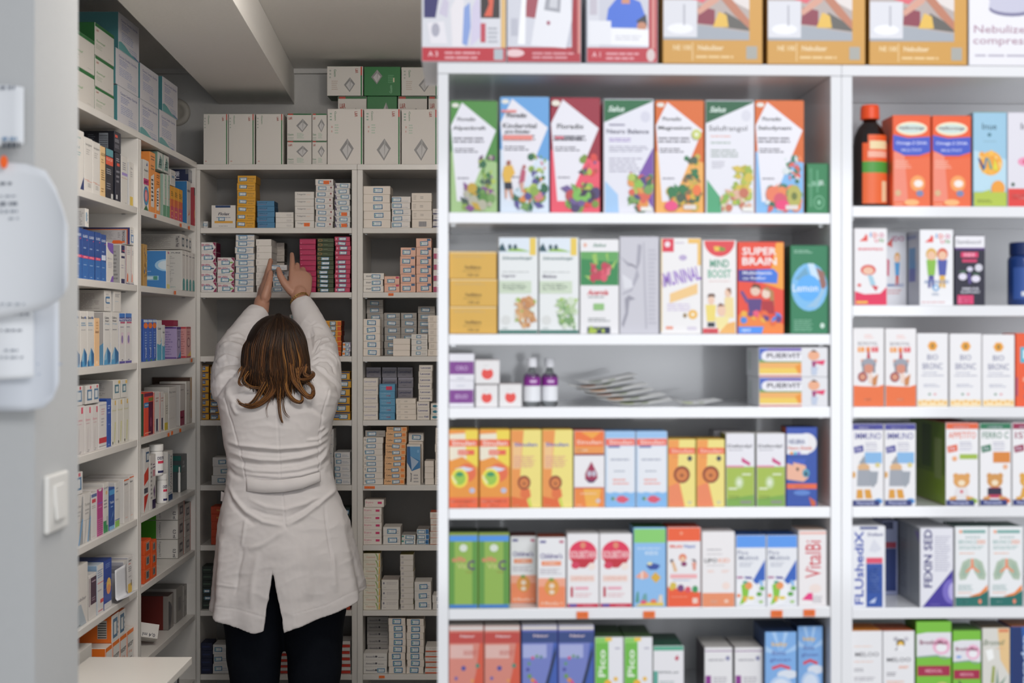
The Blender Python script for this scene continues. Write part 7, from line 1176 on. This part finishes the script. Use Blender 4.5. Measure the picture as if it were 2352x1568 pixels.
ellipsoid(body, HC + Vector((0, .055, -.075)), [(.03, 0, 0), (0, .03, 0), (0, 0, .022)], SKIN)           # chin
for s in 'LR':
    ring_shape(body, [J['sh' + s], J['el' + s]], [.05, .040], SKIN, 22)
    ring_shape(body, [J['el' + s], J['el' + s].lerp(J['wr' + s], .35), J['wr' + s]], [.040, .041, .0265], SKIN, 22)
for sx, lx in ((-1, 584), (1, 722)):                      # legs inside the trousers
    ring_shape(body, [at(lx + sx * 2, 1330, YB), at(lx, 1560, YB), (at(lx, 1560, YB).x, YB - .01, .07)], [.07, .06, .035], SKIN, 20)
def hand(W, d, n, out, curl, thumb, sc=1.0, spread=.12, fore=None):
    """W wrist, d fingers' direction, n palm normal (towards what is held), out = thumb side"""
    d = Vector(d).normalized(); n = Vector(n); n = (n - d * n.dot(d)).normalized(); t = Vector(out); t = (t - d * t.dot(d) - n * t.dot(n)).normalized()
    PL = .084 * sc
    ring_shape(body, [Vector(W) - d * .012, Vector(W) + d * .022], [.0265, .026], SKIN, 18)
    ellipsoid(body, Vector(W) + d * (PL * .55), [t * .036 * sc, n * .0145 * sc, d * PL * .58], SKIN, p=2.8)
    ellipsoid(body, Vector(W) + d * .034 * sc + t * .022 * sc + n * .008, [t * .017, n * .014, d * .030], SKIN)     # ball of the thumb
    ellipsoid(body, Vector(W) + d * .034 * sc - t * .020 * sc + n * .005, [t * .014, n * .012, d * .032], SKIN)
    for i, (off, L1, ln, cv) in enumerate(zip((.027, .009, -.010, -.027), (.090, .094, .089, .078), (.074, .081, .075, .059), curl)):
        p = Vector(W) + d * L1 * sc * .93 + t * off * sc; a = 0; dirv = (d + t * off * spread / .027).normalized(); pts = [p - dirv * .02, p]
        for seg, fr_ in enumerate((.46, .30, .24)):
            a += cv * (.7, 1.0, .8)[seg]; dv = dirv * math.cos(a) + n * math.sin(a); p = p + dv * ln * sc * fr_; pts.append(p)
        ring_shape(body, pts, [.0092 * sc, .0092 * sc, .0082 * sc, .0074 * sc, .0064 * sc], SKIN, 14, 3)
    p = Vector(W) + d * .022 * sc + t * .026 * sc; pts = [p]
    for (a_, b_, c_, l_) in thumb: p = p + (d * a_ + t * b_ + n * c_).normalized() * l_ * sc; pts.append(p)
    ring_shape(body, pts, [.0135 * sc, .0120 * sc, .0100 * sc, .0078 * sc], SKIN, 14, 3)
    return pts
TL = hand(J['wrL'], (.01, .56, .83), (.86, .5, 0), (.45, -.88, .1), (.02, .08, .14, .20), ((.80, .45, .05, .032), (.97, .10, .05, .029), (1.0, -.04, .03, .023)), 1.12, .03)
TR = hand(J['wrR'], (.0, .40, .92), (-.35, .92, -.2), (-.88, -.45, .1), (.20, .75, .95, 1.05), ((.70, .70, .0, .030), (.80, .50, .0, .027), (.92, .28, .05, .022)), 1.12, .0)
woman = fuse(body, 'person', .0026, 3, SKIN)
tag(woman, 'person in white lab coat, back turned, both arms raised to the shelf', 'person')
# nails on the thumbs, towards the viewer
NAIL = M('#c9a090', .25, name='fingernail')
for pts in (TL, TR):
    m = MB(); m.smooth = True; dv = (pts[-1] - pts[-2]).normalized(); ellipsoid(m, pts[-1] + Vector((0, -.0068, .0)) + dv * .001, [Vector((.0048, 0, 0)), Vector((0, .0014, 0)), dv * .0065], NAIL, 12, 8); m.build('fingernail', woman)

# ---------------- lab coat
XC = lambda y: np.interp(y, CY, [(a + b) / 2 for a, b in CL])
CY = [822, 840, 860, 885, 910, 940, 970, 1000, 1050, 1080, 1110, 1154, 1200, 1260, 1310, 1360, 1400, 1440]
CL = [(598, 684), (566, 716), (538, 745), (514, 770), (503, 776), (504, 772), (509, 764), (515, 758), (523, 757), (523, 761), (521, 768), (512, 784), (502, 802), (496, 818), (492, 830), (486, 841), (481, 851), (477, 858)]
CB = [.055, .075, .092, .108, .116, .120, .118, .115, .112, .114, .118, .128, .140, .150, .156, .162, .168, .172]
VA, VR, VL = (645, 1284), (672, 1418), (623, 1430)       # vent top and its two lower corners
def coat_pt(th, y, inset=0.0, dx=0.0):
    xl = np.interp(y, CY, [c[0] for c in CL]); xr = np.interp(y, CY, [c[1] for c in CL]); b = np.interp(y, CY, CB) - inset
    c_ = at((xl + xr) / 2, y, YB); a = (xr - xl) / 2 / FPX * YB - inset; e = .86
    sx = math.copysign(abs(math.sin(th)) ** e, math.sin(th)); sy = math.copysign(abs(math.cos(th)) ** e, math.cos(th))
    fl = 0.0
    if y > 1150:                                          # soft flutes growing towards the hem
        k = (y - 1150) / 280; fl = .010 * k * math.sin(th * 7 + 1.1) + .005 * k * math.sin(th * 13)
    return Vector((c_.x + (a + fl) * sx, YB - (b + fl) * sy, c_.z))
def th_for(x, y):                                         # angle on the back where the surface has screen column x
    xl = np.interp(y, CY, [c[0] for c in CL]); xr = np.interp(y, CY, [c[1] for c in CL]); q = (x - (xl + xr) / 2) / ((xr - xl) / 2)
    q = max(-.95, min(.95, q)); return math.copysign(math.asin(abs(q) ** (1 / .86)), q)
def hem(th):                                              # row of the hem around the skirt
    x = math.sin(th); back = math.cos(th) > 0
    if back: return float(np.interp(x, [-1, -.72, -.25, -.10, 0, .08, .35, .62, .85, 1], [1394, 1402, 1426, 1431, 1425, 1417, 1402, 1388, 1372, 1354]))
    return float(np.interp(x, [-1, 0, 1], [1394, 1350, 1354]))
coat = MB(); NU, NV = 120, 110; outer, inner = [], []
for j in range(NV + 1):
    v = j / NV; ro, ri = [], []
    for i in range(NU + 1):
        u = i / NU
        # find row: blend towards this column's hem
        thm = 2 * math.pi * u; y = 822 + (hem(thm) - 822) * v
        if y > VA[1]:
            k = (y - VA[1]); xR = VA[0] + (VR[0] - VA[0]) * k / (VR[1] - VA[1]); xL = VA[0] + (VL[0] - VA[0]) * k / (VL[1] - VA[1])
        else: xR = xL = float(np.interp(y, [822, 935, 1020, 1284], [634, 636, 641, 645]))
        t0 = th_for(xR, y); t1 = -th_for(xL, y); th = t0 + u * (2 * math.pi - t0 - t1)
        ro.append(coat_pt(th, y)); ri.append(coat_pt(th, y, .011))
    outer.append(ro); inner.append(ri)
def sheet(m, O, I, mat):
    k = m.mi(mat); n = len(m.v); R_, C2 = len(O), len(O[0])
    for r in O: m.v += [tuple(p) for p in r]
    for r in I: m.v += [tuple(p) for p in r]
    oo = lambda i, j: n + i * C2 + j
    ii = lambda i, j: n + R_ * C2 + i * C2 + j
    for i in range(R_ - 1):
        for j in range(C2 - 1):
            m.f.append((oo(i, j), oo(i + 1, j), oo(i + 1, j + 1), oo(i, j + 1))); m.f.append((ii(i, j), ii(i, j + 1), ii(i + 1, j + 1), ii(i + 1, j))); m.m += [k, k]
        m.f.append((oo(i, 0), ii(i, 0), ii(i + 1, 0), oo(i + 1, 0))); m.f.append((oo(i, C2 - 1), oo(i + 1, C2 - 1), ii(i + 1, C2 - 1), ii(i, C2 - 1))); m.m += [k, k]
    for j in range(C2 - 1):
        m.f.append((oo(0, j), oo(0, j + 1), ii(0, j + 1), ii(0, j))); m.f.append((oo(R_ - 1, j), ii(R_ - 1, j), ii(R_ - 1, j + 1), oo(R_ - 1, j + 1))); m.m += [k, k]
sheet(coat, outer, inner, COAT)
# shoulders and sleeves
ring_shape(coat, [at(600, 862, YB + .01), at(640, 868, YB - .005), at(678, 862, YB + .01)], [.055, .06, .055], COAT, 24)
def sleeve(sh, el, wr, rs):
    P_ = [Vector(sh) + Vector((0, -.01, -.035)), Vector(sh), Vector(sh).lerp(Vector(el), .5), Vector(el), Vector(el).lerp(Vector(wr), .35), Vector(el).lerp(Vector(wr), .70), Vector(el).lerp(Vector(wr), .90)]
    m_p, m_r = [], []
    for i in range(len(P_) - 1):
        for j in range(5):
            t = j / 5; m_p.append(P_[i].lerp(P_[i + 1], t)); m_r.append(rs[i] * (1 - t) + rs[i + 1] * t)
    m_p.append(P_[-1]); m_r.append(rs[-1]); coat.tube(m_p, m_r, COAT, 28)
sleeve(J['shL'], J['elL'], J['wrL'], [.070, .078, .076, .062, .055, .045, .037])
sleeve(J['shR'], J['elR'], J['wrR'], [.070, .076, .074, .060, .053, .044, .037])
ring_shape(coat, [J['shL'] + Vector((.01, 0, -.10)), J['shL'] + Vector((.0, .0, .0))], [.06, .066], COAT, 24)
ring_shape(coat, [J['shR'] + Vector((-.01, 0, -.10)), J['shR'] + Vector((.0, .0, .0))], [.06, .066], COAT, 24)
def c7(*p): return [(450 + x / 3.408, 680 + y / 3.408) for x, y in p]
def c8(*p): return [(450 + x / 3.351, 1100 + y / 3.351) for x, y in p]
def cz(*p): return [(640 + x / 8.71, 680 + y / 8.71) for x, y in p]
FOLDS = [  # (points, width px, height mm): cloth ridges > 0, creases < 0
    (c7((245, 1130), (340, 1165), (500, 1180), (650, 1195), (830, 1180), (960, 1158), (1045, 1105)), 6, 6.5), (c7((250, 1160), (350, 1200), (500, 1222), (650, 1232), (830, 1215), (960, 1195), (1040, 1140)), 6, -4.5),
    (c7((255, 1215), (360, 1252), (500, 1278), (650, 1285), (820, 1262), (960, 1215), (1040, 1150)), 6, 6), (c7((262, 1262), (370, 1300), (500, 1318), (650, 1322), (820, 1300), (960, 1260), (1040, 1190)), 6, -4),
    (c7((250, 1280), (330, 1330), (450, 1365), (650, 1372), (800, 1355), (950, 1310), (1045, 1230)), 6, 5), (c7((360, 1385), (500, 1405), (660, 1415), (820, 1400), (960, 1362), (1040, 1300)), 5, 5),
    (c7((240, 1330), (300, 1400), (380, 1430)), 7, -4), (c7((1050, 1260), (1000, 1330), (960, 1380)), 7, -4), (c7((1050, 1170), (1010, 1240), (965, 1290)), 5, 4),
    (c8((250, 30), (300, 140), (390, 255), (520, 330), (690, 362)), 7, 6), (c8((245, 90), (300, 210), (370, 290), (470, 360)), 7, -4), (c8((690, 362), (820, 290), (950, 190), (1060, 90), (1085, 30)), 7, 6), (c8((400, 150), (540, 215), (690, 235), (840, 190), (960, 140)), 7, 4.5), (c8((400, 215), (540, 270), (685, 290)), 7, -4), (c8((690, 300), (830, 235), (950, 150)), 7, -4),
    (c8((700, 380), (620, 440), (500, 510), (400, 540)), 9, 4), (c8((360, 520), (350, 620), (330, 700), (310, 900)), 6, -3), (c8((380, 300), (370, 420), (350, 520)), 5, 3), (c8((1050, 560), (1060, 700), (1075, 880)), 9, 4), (c8((990, 200), (1000, 320), (1030, 520), (1060, 720)), 4, -3),
    (c8((1110, 200), (1150, 420), (1220, 640), (1290, 830)), 10, 4), (c8((480, 560), (440, 760), (420, 1000)), 10, 3.5), (c8((200, 420), (180, 640), (160, 900)), 10, 4), (c8((840, 420), (860, 700), (880, 940)), 14, 3),
    (c8((160, 810), (250, 825), (330, 830)), 4, 2), (c8((380, 85), (520, 105), (690, 90), (850, 50), (950, 25)), 3.5, -4),
    # seams
    ([(482, 1391), (545, 1399), (622, 1422)], 1.4, -1.1), ([(676, 1410), (748, 1390), (793, 1367), (843, 1345)], 1.4, -1.1),
    (c7((632, 880), (640, 1000), (650, 1165), (656, 1300), (662, 1420)), 1.8, -2.6), (c7((225, 800), (262, 930), (300, 1050), (335, 1160), (370, 1300), (385, 1420)), 1.8, -2.4), (c7((1035, 740), (1005, 850), (985, 960), (968, 1080), (962, 1200), (965, 1440)), 1.8, -2.4), (c8((665, 90), (678, 230), (690, 360)), 1.8, -2.2),
    # back and shoulders
    (c7((230, 720), (260, 780), (300, 840), (330, 930)), 10, 4), (c7((1000, 640), (1040, 740), (1020, 860)), 10, 4), (c7((880, 850), (980, 930), (1010, 960)), 8, -3), (c7((860, 1130), (960, 1120), (1040, 1040)), 5, 4), (c7((960, 1060), (1010, 1020)), 4, 3),
    (c7((300, 660), (220, 700), (200, 800)), 9, -4), (c7((330, 930), (300, 880), (280, 840)), 6, 3),
    # left sleeve
    (c7((190, 400), (260, 372), (350, 400), (370, 420)), 5, 6), (c7((175, 450), (250, 440), (340, 480)), 5, -5), (c7((160, 520), (240, 470), (340, 500)), 6, 6), (c7((165, 560), (250, 530), (345, 525)), 5, -6), (c7((215, 350), (300, 345), (365, 370)), 5, -4), (c7((240, 330), (330, 300), (380, 330)), 6, 4), (c7((150, 650), (230, 590), (320, 580)), 8, 4), (c7((200, 640), (270, 620), (330, 640)), 6, -4),
    # right sleeve
    (cz((745, 950), (820, 880), (950, 850), (1040, 890)), 3.5, 5), (cz((680, 1160), (760, 1000), (860, 830)), 3, -6), (cz((830, 1020), (1000, 960), (1140, 985), (1180, 1010)), 4, 6), (cz((720, 1170), (850, 1045), (1000, 1075), (1140, 1180), (1210, 1330), (1240, 1500)), 3.2, -8), (cz((720, 1230), (850, 1110), (980, 1130), (1110, 1230), (1180, 1400)), 4, 4), (cz((680, 1290), (780, 1200), (930, 1240)), 3.5, -4), (cz((640, 1400), (820, 1290), (980, 1300), (1090, 1420), (1130, 1568)), 3.5, -5), (cz((620, 1480), (780, 1420), (900, 1470), (990, 1568)), 4, 5), (cz((690, 600), (800, 590), (900, 640)), 4, -3), (cz((520, 470), (660, 560), (760, 510)), 4, -3), (cz((600, 700), (650, 900), (680, 1100)), 5, -4), (cz((680, 620), (740, 760), (720, 900)), 4, 4),
]
def coat_folds(me):
    n = len(me.vertices); co = np.zeros(n * 3); me.vertices.foreach_get('co', co); co = co.reshape(-1, 3); no = np.zeros(n * 3); me.vertex_normals.foreach_get('vector', no); no = no.reshape(-1, 3)
    X = CX + co[:, 0] / co[:, 1] * FPX; Yp = HY - (co[:, 2] - EYE) / co[:, 1] * FPX; facing = np.clip(-no[:, 1] * 2.2 + .25, 0, 1); disp = np.zeros(n)
    for pts, w, h in FOLDS:
        if w > 2: w *= .72; h *= 1.12
        pts = np.array(pts); best = np.full(n, 1e9); tt = np.zeros(n); L_ = np.r_[0, np.cumsum(np.hypot(*np.diff(pts, axis=0).T))]
        for i in range(len(pts) - 1):
            a, b = pts[i], pts[i + 1]; ab = b - a; t = np.clip(((X - a[0]) * ab[0] + (Yp - a[1]) * ab[1]) / (ab @ ab), 0, 1)
            dd = np.hypot(X - a[0] - t * ab[0], Yp - a[1] - t * ab[1]); q = dd < best; best[q] = dd[q]; tt[q] = ((L_[i] + t * (L_[i + 1] - L_[i])) / L_[-1])[q]
        ends = np.clip(np.minimum(tt, 1 - tt) * 5, 0.0, 1) ** .7 if w > 2 else 1.0
        disp += h * .001 * np.exp(-(best / w) ** 2) * ends
    soft = np.array([noise.noise(Vector((x * 9, z * 14, y * 9))) * .0035 + (.5 - abs(noise.noise(Vector((x * 13 + z * 5, z * 30 - x * 8, y * 13 + 4))))) * .0034 + noise.noise(Vector((x * 60, z * 70, y * 60))) * .0005 for x, y, z in co])
    co += no * (disp * facing + soft)[:, None]
    me.vertices.foreach_set('co', co.ravel())
coat_o = fuse(coat, 'lab_coat', .0031, 3, COAT, woman, coat_folds)
# half belt, lying on the small of the back
def back_y(px, py):
    p = coat_pt(th_for(px, py), py); return p.y
m = MB(); m.smooth = True; rows = []
for t, lift in ((0, .004), (.03, .0085), (.5, .0095), (.97, .0085), (1, .004)):
    r = []
    for i in range(41):
        x = 566 + (736 - 566) * i / 40; s = i / 40
        yt = np.interp(s, [0, .25, .5, .75, 1], [1098, 1103, 1102, 1096, 1084]); yb = np.interp(s, [0, .25, .5, .75, 1], [1127, 1131, 1129, 1121, 1104]); y = yt + (yb - yt) * t
        Yv = back_y(x, y) - lift - .0008 * math.sin(s * 21) ; r.append(at(x, y, Yv))
    rows.append(r)
m.grid(rows, COAT); hb = m.build('half_belt', woman); s_ = hb.modifiers.new('cloth', 'SOLIDIFY'); s_.thickness = .002; s_.offset = -1
# pocket edge showing on the left hip
m = MB(); m.grid([[at(509, 1128, YB + .01), at(520, 1134, YB - .01)], [at(508, 1150, YB + .01), at(517, 1152, YB - .01)]], COAT); pk = m.build('pocket', woman); s_ = pk.modifiers.new('cloth', 'SOLIDIFY'); s_.thickness = .002
# trousers and shoes
tr = MB()
ring_shape(tr, [at(608, 1262, YB), at(702, 1262, YB)], [.118, .118], TROUSER, 28)
for L_, Rr in (([at(590, 1290, YB), at(584, 1400, YB), at(586, 1480, YB), at(585, 1570, YB), (at(585, 1570, YB).x - .005, YB, .40), (at(585, 1570, YB).x - .01, YB - .01, .06)], [.105, .100, .089, .077, .060, .048]),
               ([at(716, 1290, YB), at(722, 1400, YB), at(722, 1480, YB), at(721, 1570, YB), (at(721, 1570, YB).x + .005, YB, .40), (at(721, 1570, YB).x + .01, YB - .01, .06)], [.105, .098, .089, .079, .060, .048])):
    ring_shape(tr, L_, Rr, TROUSER, 26)
def denim(me):
    n = len(me.vertices); co = np.zeros(n * 3); me.vertices.foreach_get('co', co); co = co.reshape(-1, 3); no = np.zeros(n * 3); me.vertex_normals.foreach_get('vector', no); no = no.reshape(-1, 3)
    co += no * np.array([noise.noise(Vector((x * 10, y * 10, z * 13))) * .005 for x, y, z in co])[:, None]; me.vertices.foreach_set('co', co.ravel())
fuse(tr, 'trousers', .007, 4, TROUSER, woman, denim)
for lx in (584, 722):
    m = MB(); m.smooth = True; x = at(lx, 1570, YB).x; ellipsoid(m, (x, YB + .06, .035), [(.042, 0, 0), (0, .125, 0), (0, 0, .045)], M('#1a1a1c', .4, name='black_shoe_leather'), p=2.6); m.box((x - .04, YB - .06, 0), (x + .04, YB + .17, .02), M('#1a1a1c', .4, name='black_shoe_leather')); m.build('shoe', woman)
# bracelet of gold links round the right wrist
GOLD = M('#c9a860', .3, 1.0, name='gold'); m = MB(); m.smooth = True
bc = J['elR'].lerp(J['wrR'], .975); ax = (J['wrR'] - J['elR']).normalized(); ax = (ax + Vector((-.25, .0, .1))).normalized(); e1 = ax.cross(Vector((0, 1, 0))).normalized(); e2 = ax.cross(e1)
for i in range(22):
    a = 2 * math.pi * i / 22; c_ = bc + (e1 * math.cos(a) + e2 * math.sin(a)) * .0315; tg = (e2 * math.cos(a) - e1 * math.sin(a)); rd = (e1 * math.cos(a) + e2 * math.sin(a)); w_ = ax if i % 2 else rd * .5 + ax * .8
    m.tube([c_ + tg * .0062 * math.cos(b) + w_ * .0038 * math.sin(b) for b in [2 * math.pi * k / 10 for k in range(11)]], .0010, GOLD, 5)
m.build('bracelet', woman)

# ---------------- hair: dark roots, caramel lengths
HAIRC = [M(c, .46, name='hair_strand_' + n_, spec=.28, vary=.15, scale=90) for c, n_ in (('#1d120c', 'dark'), ('#33200f', 'brown'), ('#4c2f18', 'chestnut'), ('#734a26', 'caramel'), ('#94652f', 'honey'))]
for m_ in HAIRC:                                         # darker towards the roots
    nt = m_.node_tree; b_ = nt.nodes['Principled BSDF']; src = b_.inputs['Base Color'].links[0].from_socket
    tc = nt.nodes.new('ShaderNodeTexCoord'); sp_ = nt.nodes.new('ShaderNodeSeparateXYZ'); mr = nt.nodes.new('ShaderNodeMapRange'); mr.interpolation_type = 'SMOOTHSTEP'
    mr.inputs['From Min'].default_value = 1.50; mr.inputs['From Max'].default_value = 1.62; mr.inputs['To Max'].default_value = .85
    mx = nt.nodes.new('ShaderNodeMixRGB'); mx.inputs[2].default_value = lin('#1f130c')
    nt.links.new(tc.outputs['Object'], sp_.inputs[0]); nt.links.new(sp_.outputs['Z'], mr.inputs['Value']); nt.links.new(mr.outputs[0], mx.inputs[0]); nt.links.new(src, mx.inputs[1]); nt.links.new(mx.outputs[0], b_.inputs['Base Color'])
hm = MB(); hm.smooth = True; rh = random.Random(4)
HM = at(635, 815, 4.395)
ellipsoid(hm, HM, [(.098, 0, 0), (0, .098, 0), (0, .006, .126)], HAIRC[0], 32, 20, 2.1)
ellipsoid(hm, at(634, 862, 4.375), [(.094, 0, 0), (0, .070, 0), (0, 0, .066)], HAIRC[0], 28, 14, 2.3)
def lock(s, depth, start, yend, curl, rad, col, wave, rr):
    """s in -1..1 across the head; from the parting over the crown down the back"""
    pts = []; N = 20; px0 = 640 + s * 9; py0 = 719 + abs(s) * 6 + start * 9
    for i in range(N + 1):
        t = i / N; y = py0 + (yend - py0) * t
        wid = float(np.interp(y, [718, 724, 732, 742, 760, 792, 830, 865, 890, 920, 960], [8, 20, 34, 45, 55, 71, 80, 81, 76, 70, 62]))
        cen = float(np.interp(y, [718, 800, 900, 960], [641, 632, 635, 640]))
        f = min(1, t * 7) ** .5; x = px0 * (1 - f) + (cen + s * wid) * f
        back = float(np.interp(y, [715, 730, 760, 800, 850, 890, 930, 980], [.03, .055, .088, .104, .108, .100, .092, .100]))
        Yv = 4.395 - math.sqrt(max(0.02, 1 - (s * .96) ** 2)) * back * (1 - .10 * (1 - depth)) - .004 * depth
        k = max(0, t - .70) / .30
        x += curl * 26 * k ** 1.6 + wave * 3 * math.sin(t * 9 + s * 5); y += -abs(curl) * 20 * max(0, k - .45) ** 1.3
        Yv -= .012 * k * (1 - k) * 2
        pts.append(at(x, y, Yv))
    r_ = [rad * (0.55 + .45 * math.sin(math.pi * min(1, .12 + (i / N) * 1.05) ** .8) if i < N else .12) * (1 - .75 * max(0, i / N - .7) / .3) for i in range(N + 1)]
    hm.tube(pts, r_, col, 5, .6)
for i in range(1150):
    s = rh.uniform(-1, 1); dp = rh.random(); hl = rh.random()
    band = .5 + .5 * math.sin(s * 17 + 1.3)                # lighter streaks fall in bands
    pL = .08 + .36 * band
    c = HAIRC[4] if hl < pL * .18 else HAIRC[3] if hl < pL * .55 else HAIRC[2] if hl < pL + .18 else HAIRC[1] if hl < .86 else HAIRC[0]
    edge = abs(s) > .8
    ye = rh.uniform(880, 916) if s < -.55 else rh.uniform(888, 936) if s < .5 else rh.uniform(876, 922)
    cu = rh.uniform(-.5, .4) if abs(s) < .5 else (rh.uniform(-.6, .1) if s < 0 else rh.uniform(.0, .8))
    lock(s, dp, rh.random(), ye, cu, rh.uniform(.0011, .0023), c, rh.uniform(.2, 1), rh)
# loose ends sweeping out below
def wisp(P_, n, rad, sp=5):
    for q in range(n):
        ox, oy = rh.uniform(-sp, sp), rh.uniform(-sp, sp); k = rh.uniform(.85, 1.05); pts = []
        M_ = len(P_) - 1
        for i in range(22):
            t = i / 21 * M_; a = min(M_ - 1, int(t)); f = t - a; p0, p1, p2, p3 = [P_[max(0, min(M_, a + d_))] for d_ in (-1, 0, 1, 2)]
            cr = lambda c: .5 * (2 * p1[c] + (p2[c] - p0[c]) * f + (2 * p0[c] - 5 * p1[c] + 4 * p2[c] - p3[c]) * f * f + (3 * p1[c] - p0[c] - 3 * p2[c] + p3[c]) * f ** 3)
            fade = 1 - .4 * i / 21
            pts.append(at(cr(0) + ox * fade, cr(1) + oy * fade, 4.292 - .006 * math.sin(i / 21 * math.pi) + q * .0002))
        hm.tube(pts, [rad * (1 - .8 * (i / 21) ** 2) for i in range(22)], HAIRC[rh.choice([1, 1, 2, 2, 3, 3, 4])], 5, .7)
def w7(*p): return c7(*p)
wisp(w7((600, 640), (560, 760), (500, 830), (420, 860), (350, 845), (322, 810)), 16, .0016, 5)
wisp(w7((560, 650), (500, 760), (460, 820), (420, 850), (390, 845)), 10, .0015, 5)
wisp(w7((620, 640), (600, 760), (520, 840), (440, 870), (380, 860)), 12, .0015, 6)
wisp(w7((660, 640), (650, 780), (655, 900), (665, 960), (678, 995)), 9, .0013, 4)
wisp(w7((690, 660), (680, 800), (690, 890), (710, 930), (735, 950)), 5, .0009, 3)
wisp(w7((620, 700), (570, 820), (550, 880), (555, 930), (565, 950)), 3, .0006, 3)
wisp(w7((700, 560), (700, 700), (740, 790), (800, 830), (832, 810), (825, 770)), 16, .0017, 5)
wisp(w7((740, 540), (760, 650), (830, 740), (890, 790), (918, 760), (905, 700), (860, 670)), 20, .0018, 6)
wisp(w7((780, 560), (800, 680), (850, 760), (900, 780), (920, 740)), 14, .0017, 6)
wisp(w7((830, 560), (800, 640), (850, 660), (905, 640), (925, 610), (905, 590)), 16, .0016, 5)
wisp(w7((860, 540), (850, 600), (880, 625), (920, 605)), 10, .0014, 4)
wisp(w7((370, 560), (350, 620), (335, 660), (345, 690), (370, 700)), 10, .0013, 4)
wisp(w7((400, 600), (370, 660), (420, 710), (500, 720)), 12, .0014, 5)
wisp(w7((350, 560), (330, 590), (322, 625)), 5, .0009, 4)
hair = hm.build('hair', woman)

# the carton she is setting down on the pile
o = put(FR_BACK, 'seal_white', at(639, 620, 4.872).x, zheld + .0012, .062, .018, .045, -.034, 'small white sealed carton held in both raised hands', 'medicine_box', yaw=2, seal=(.32, .5, .034, .015))
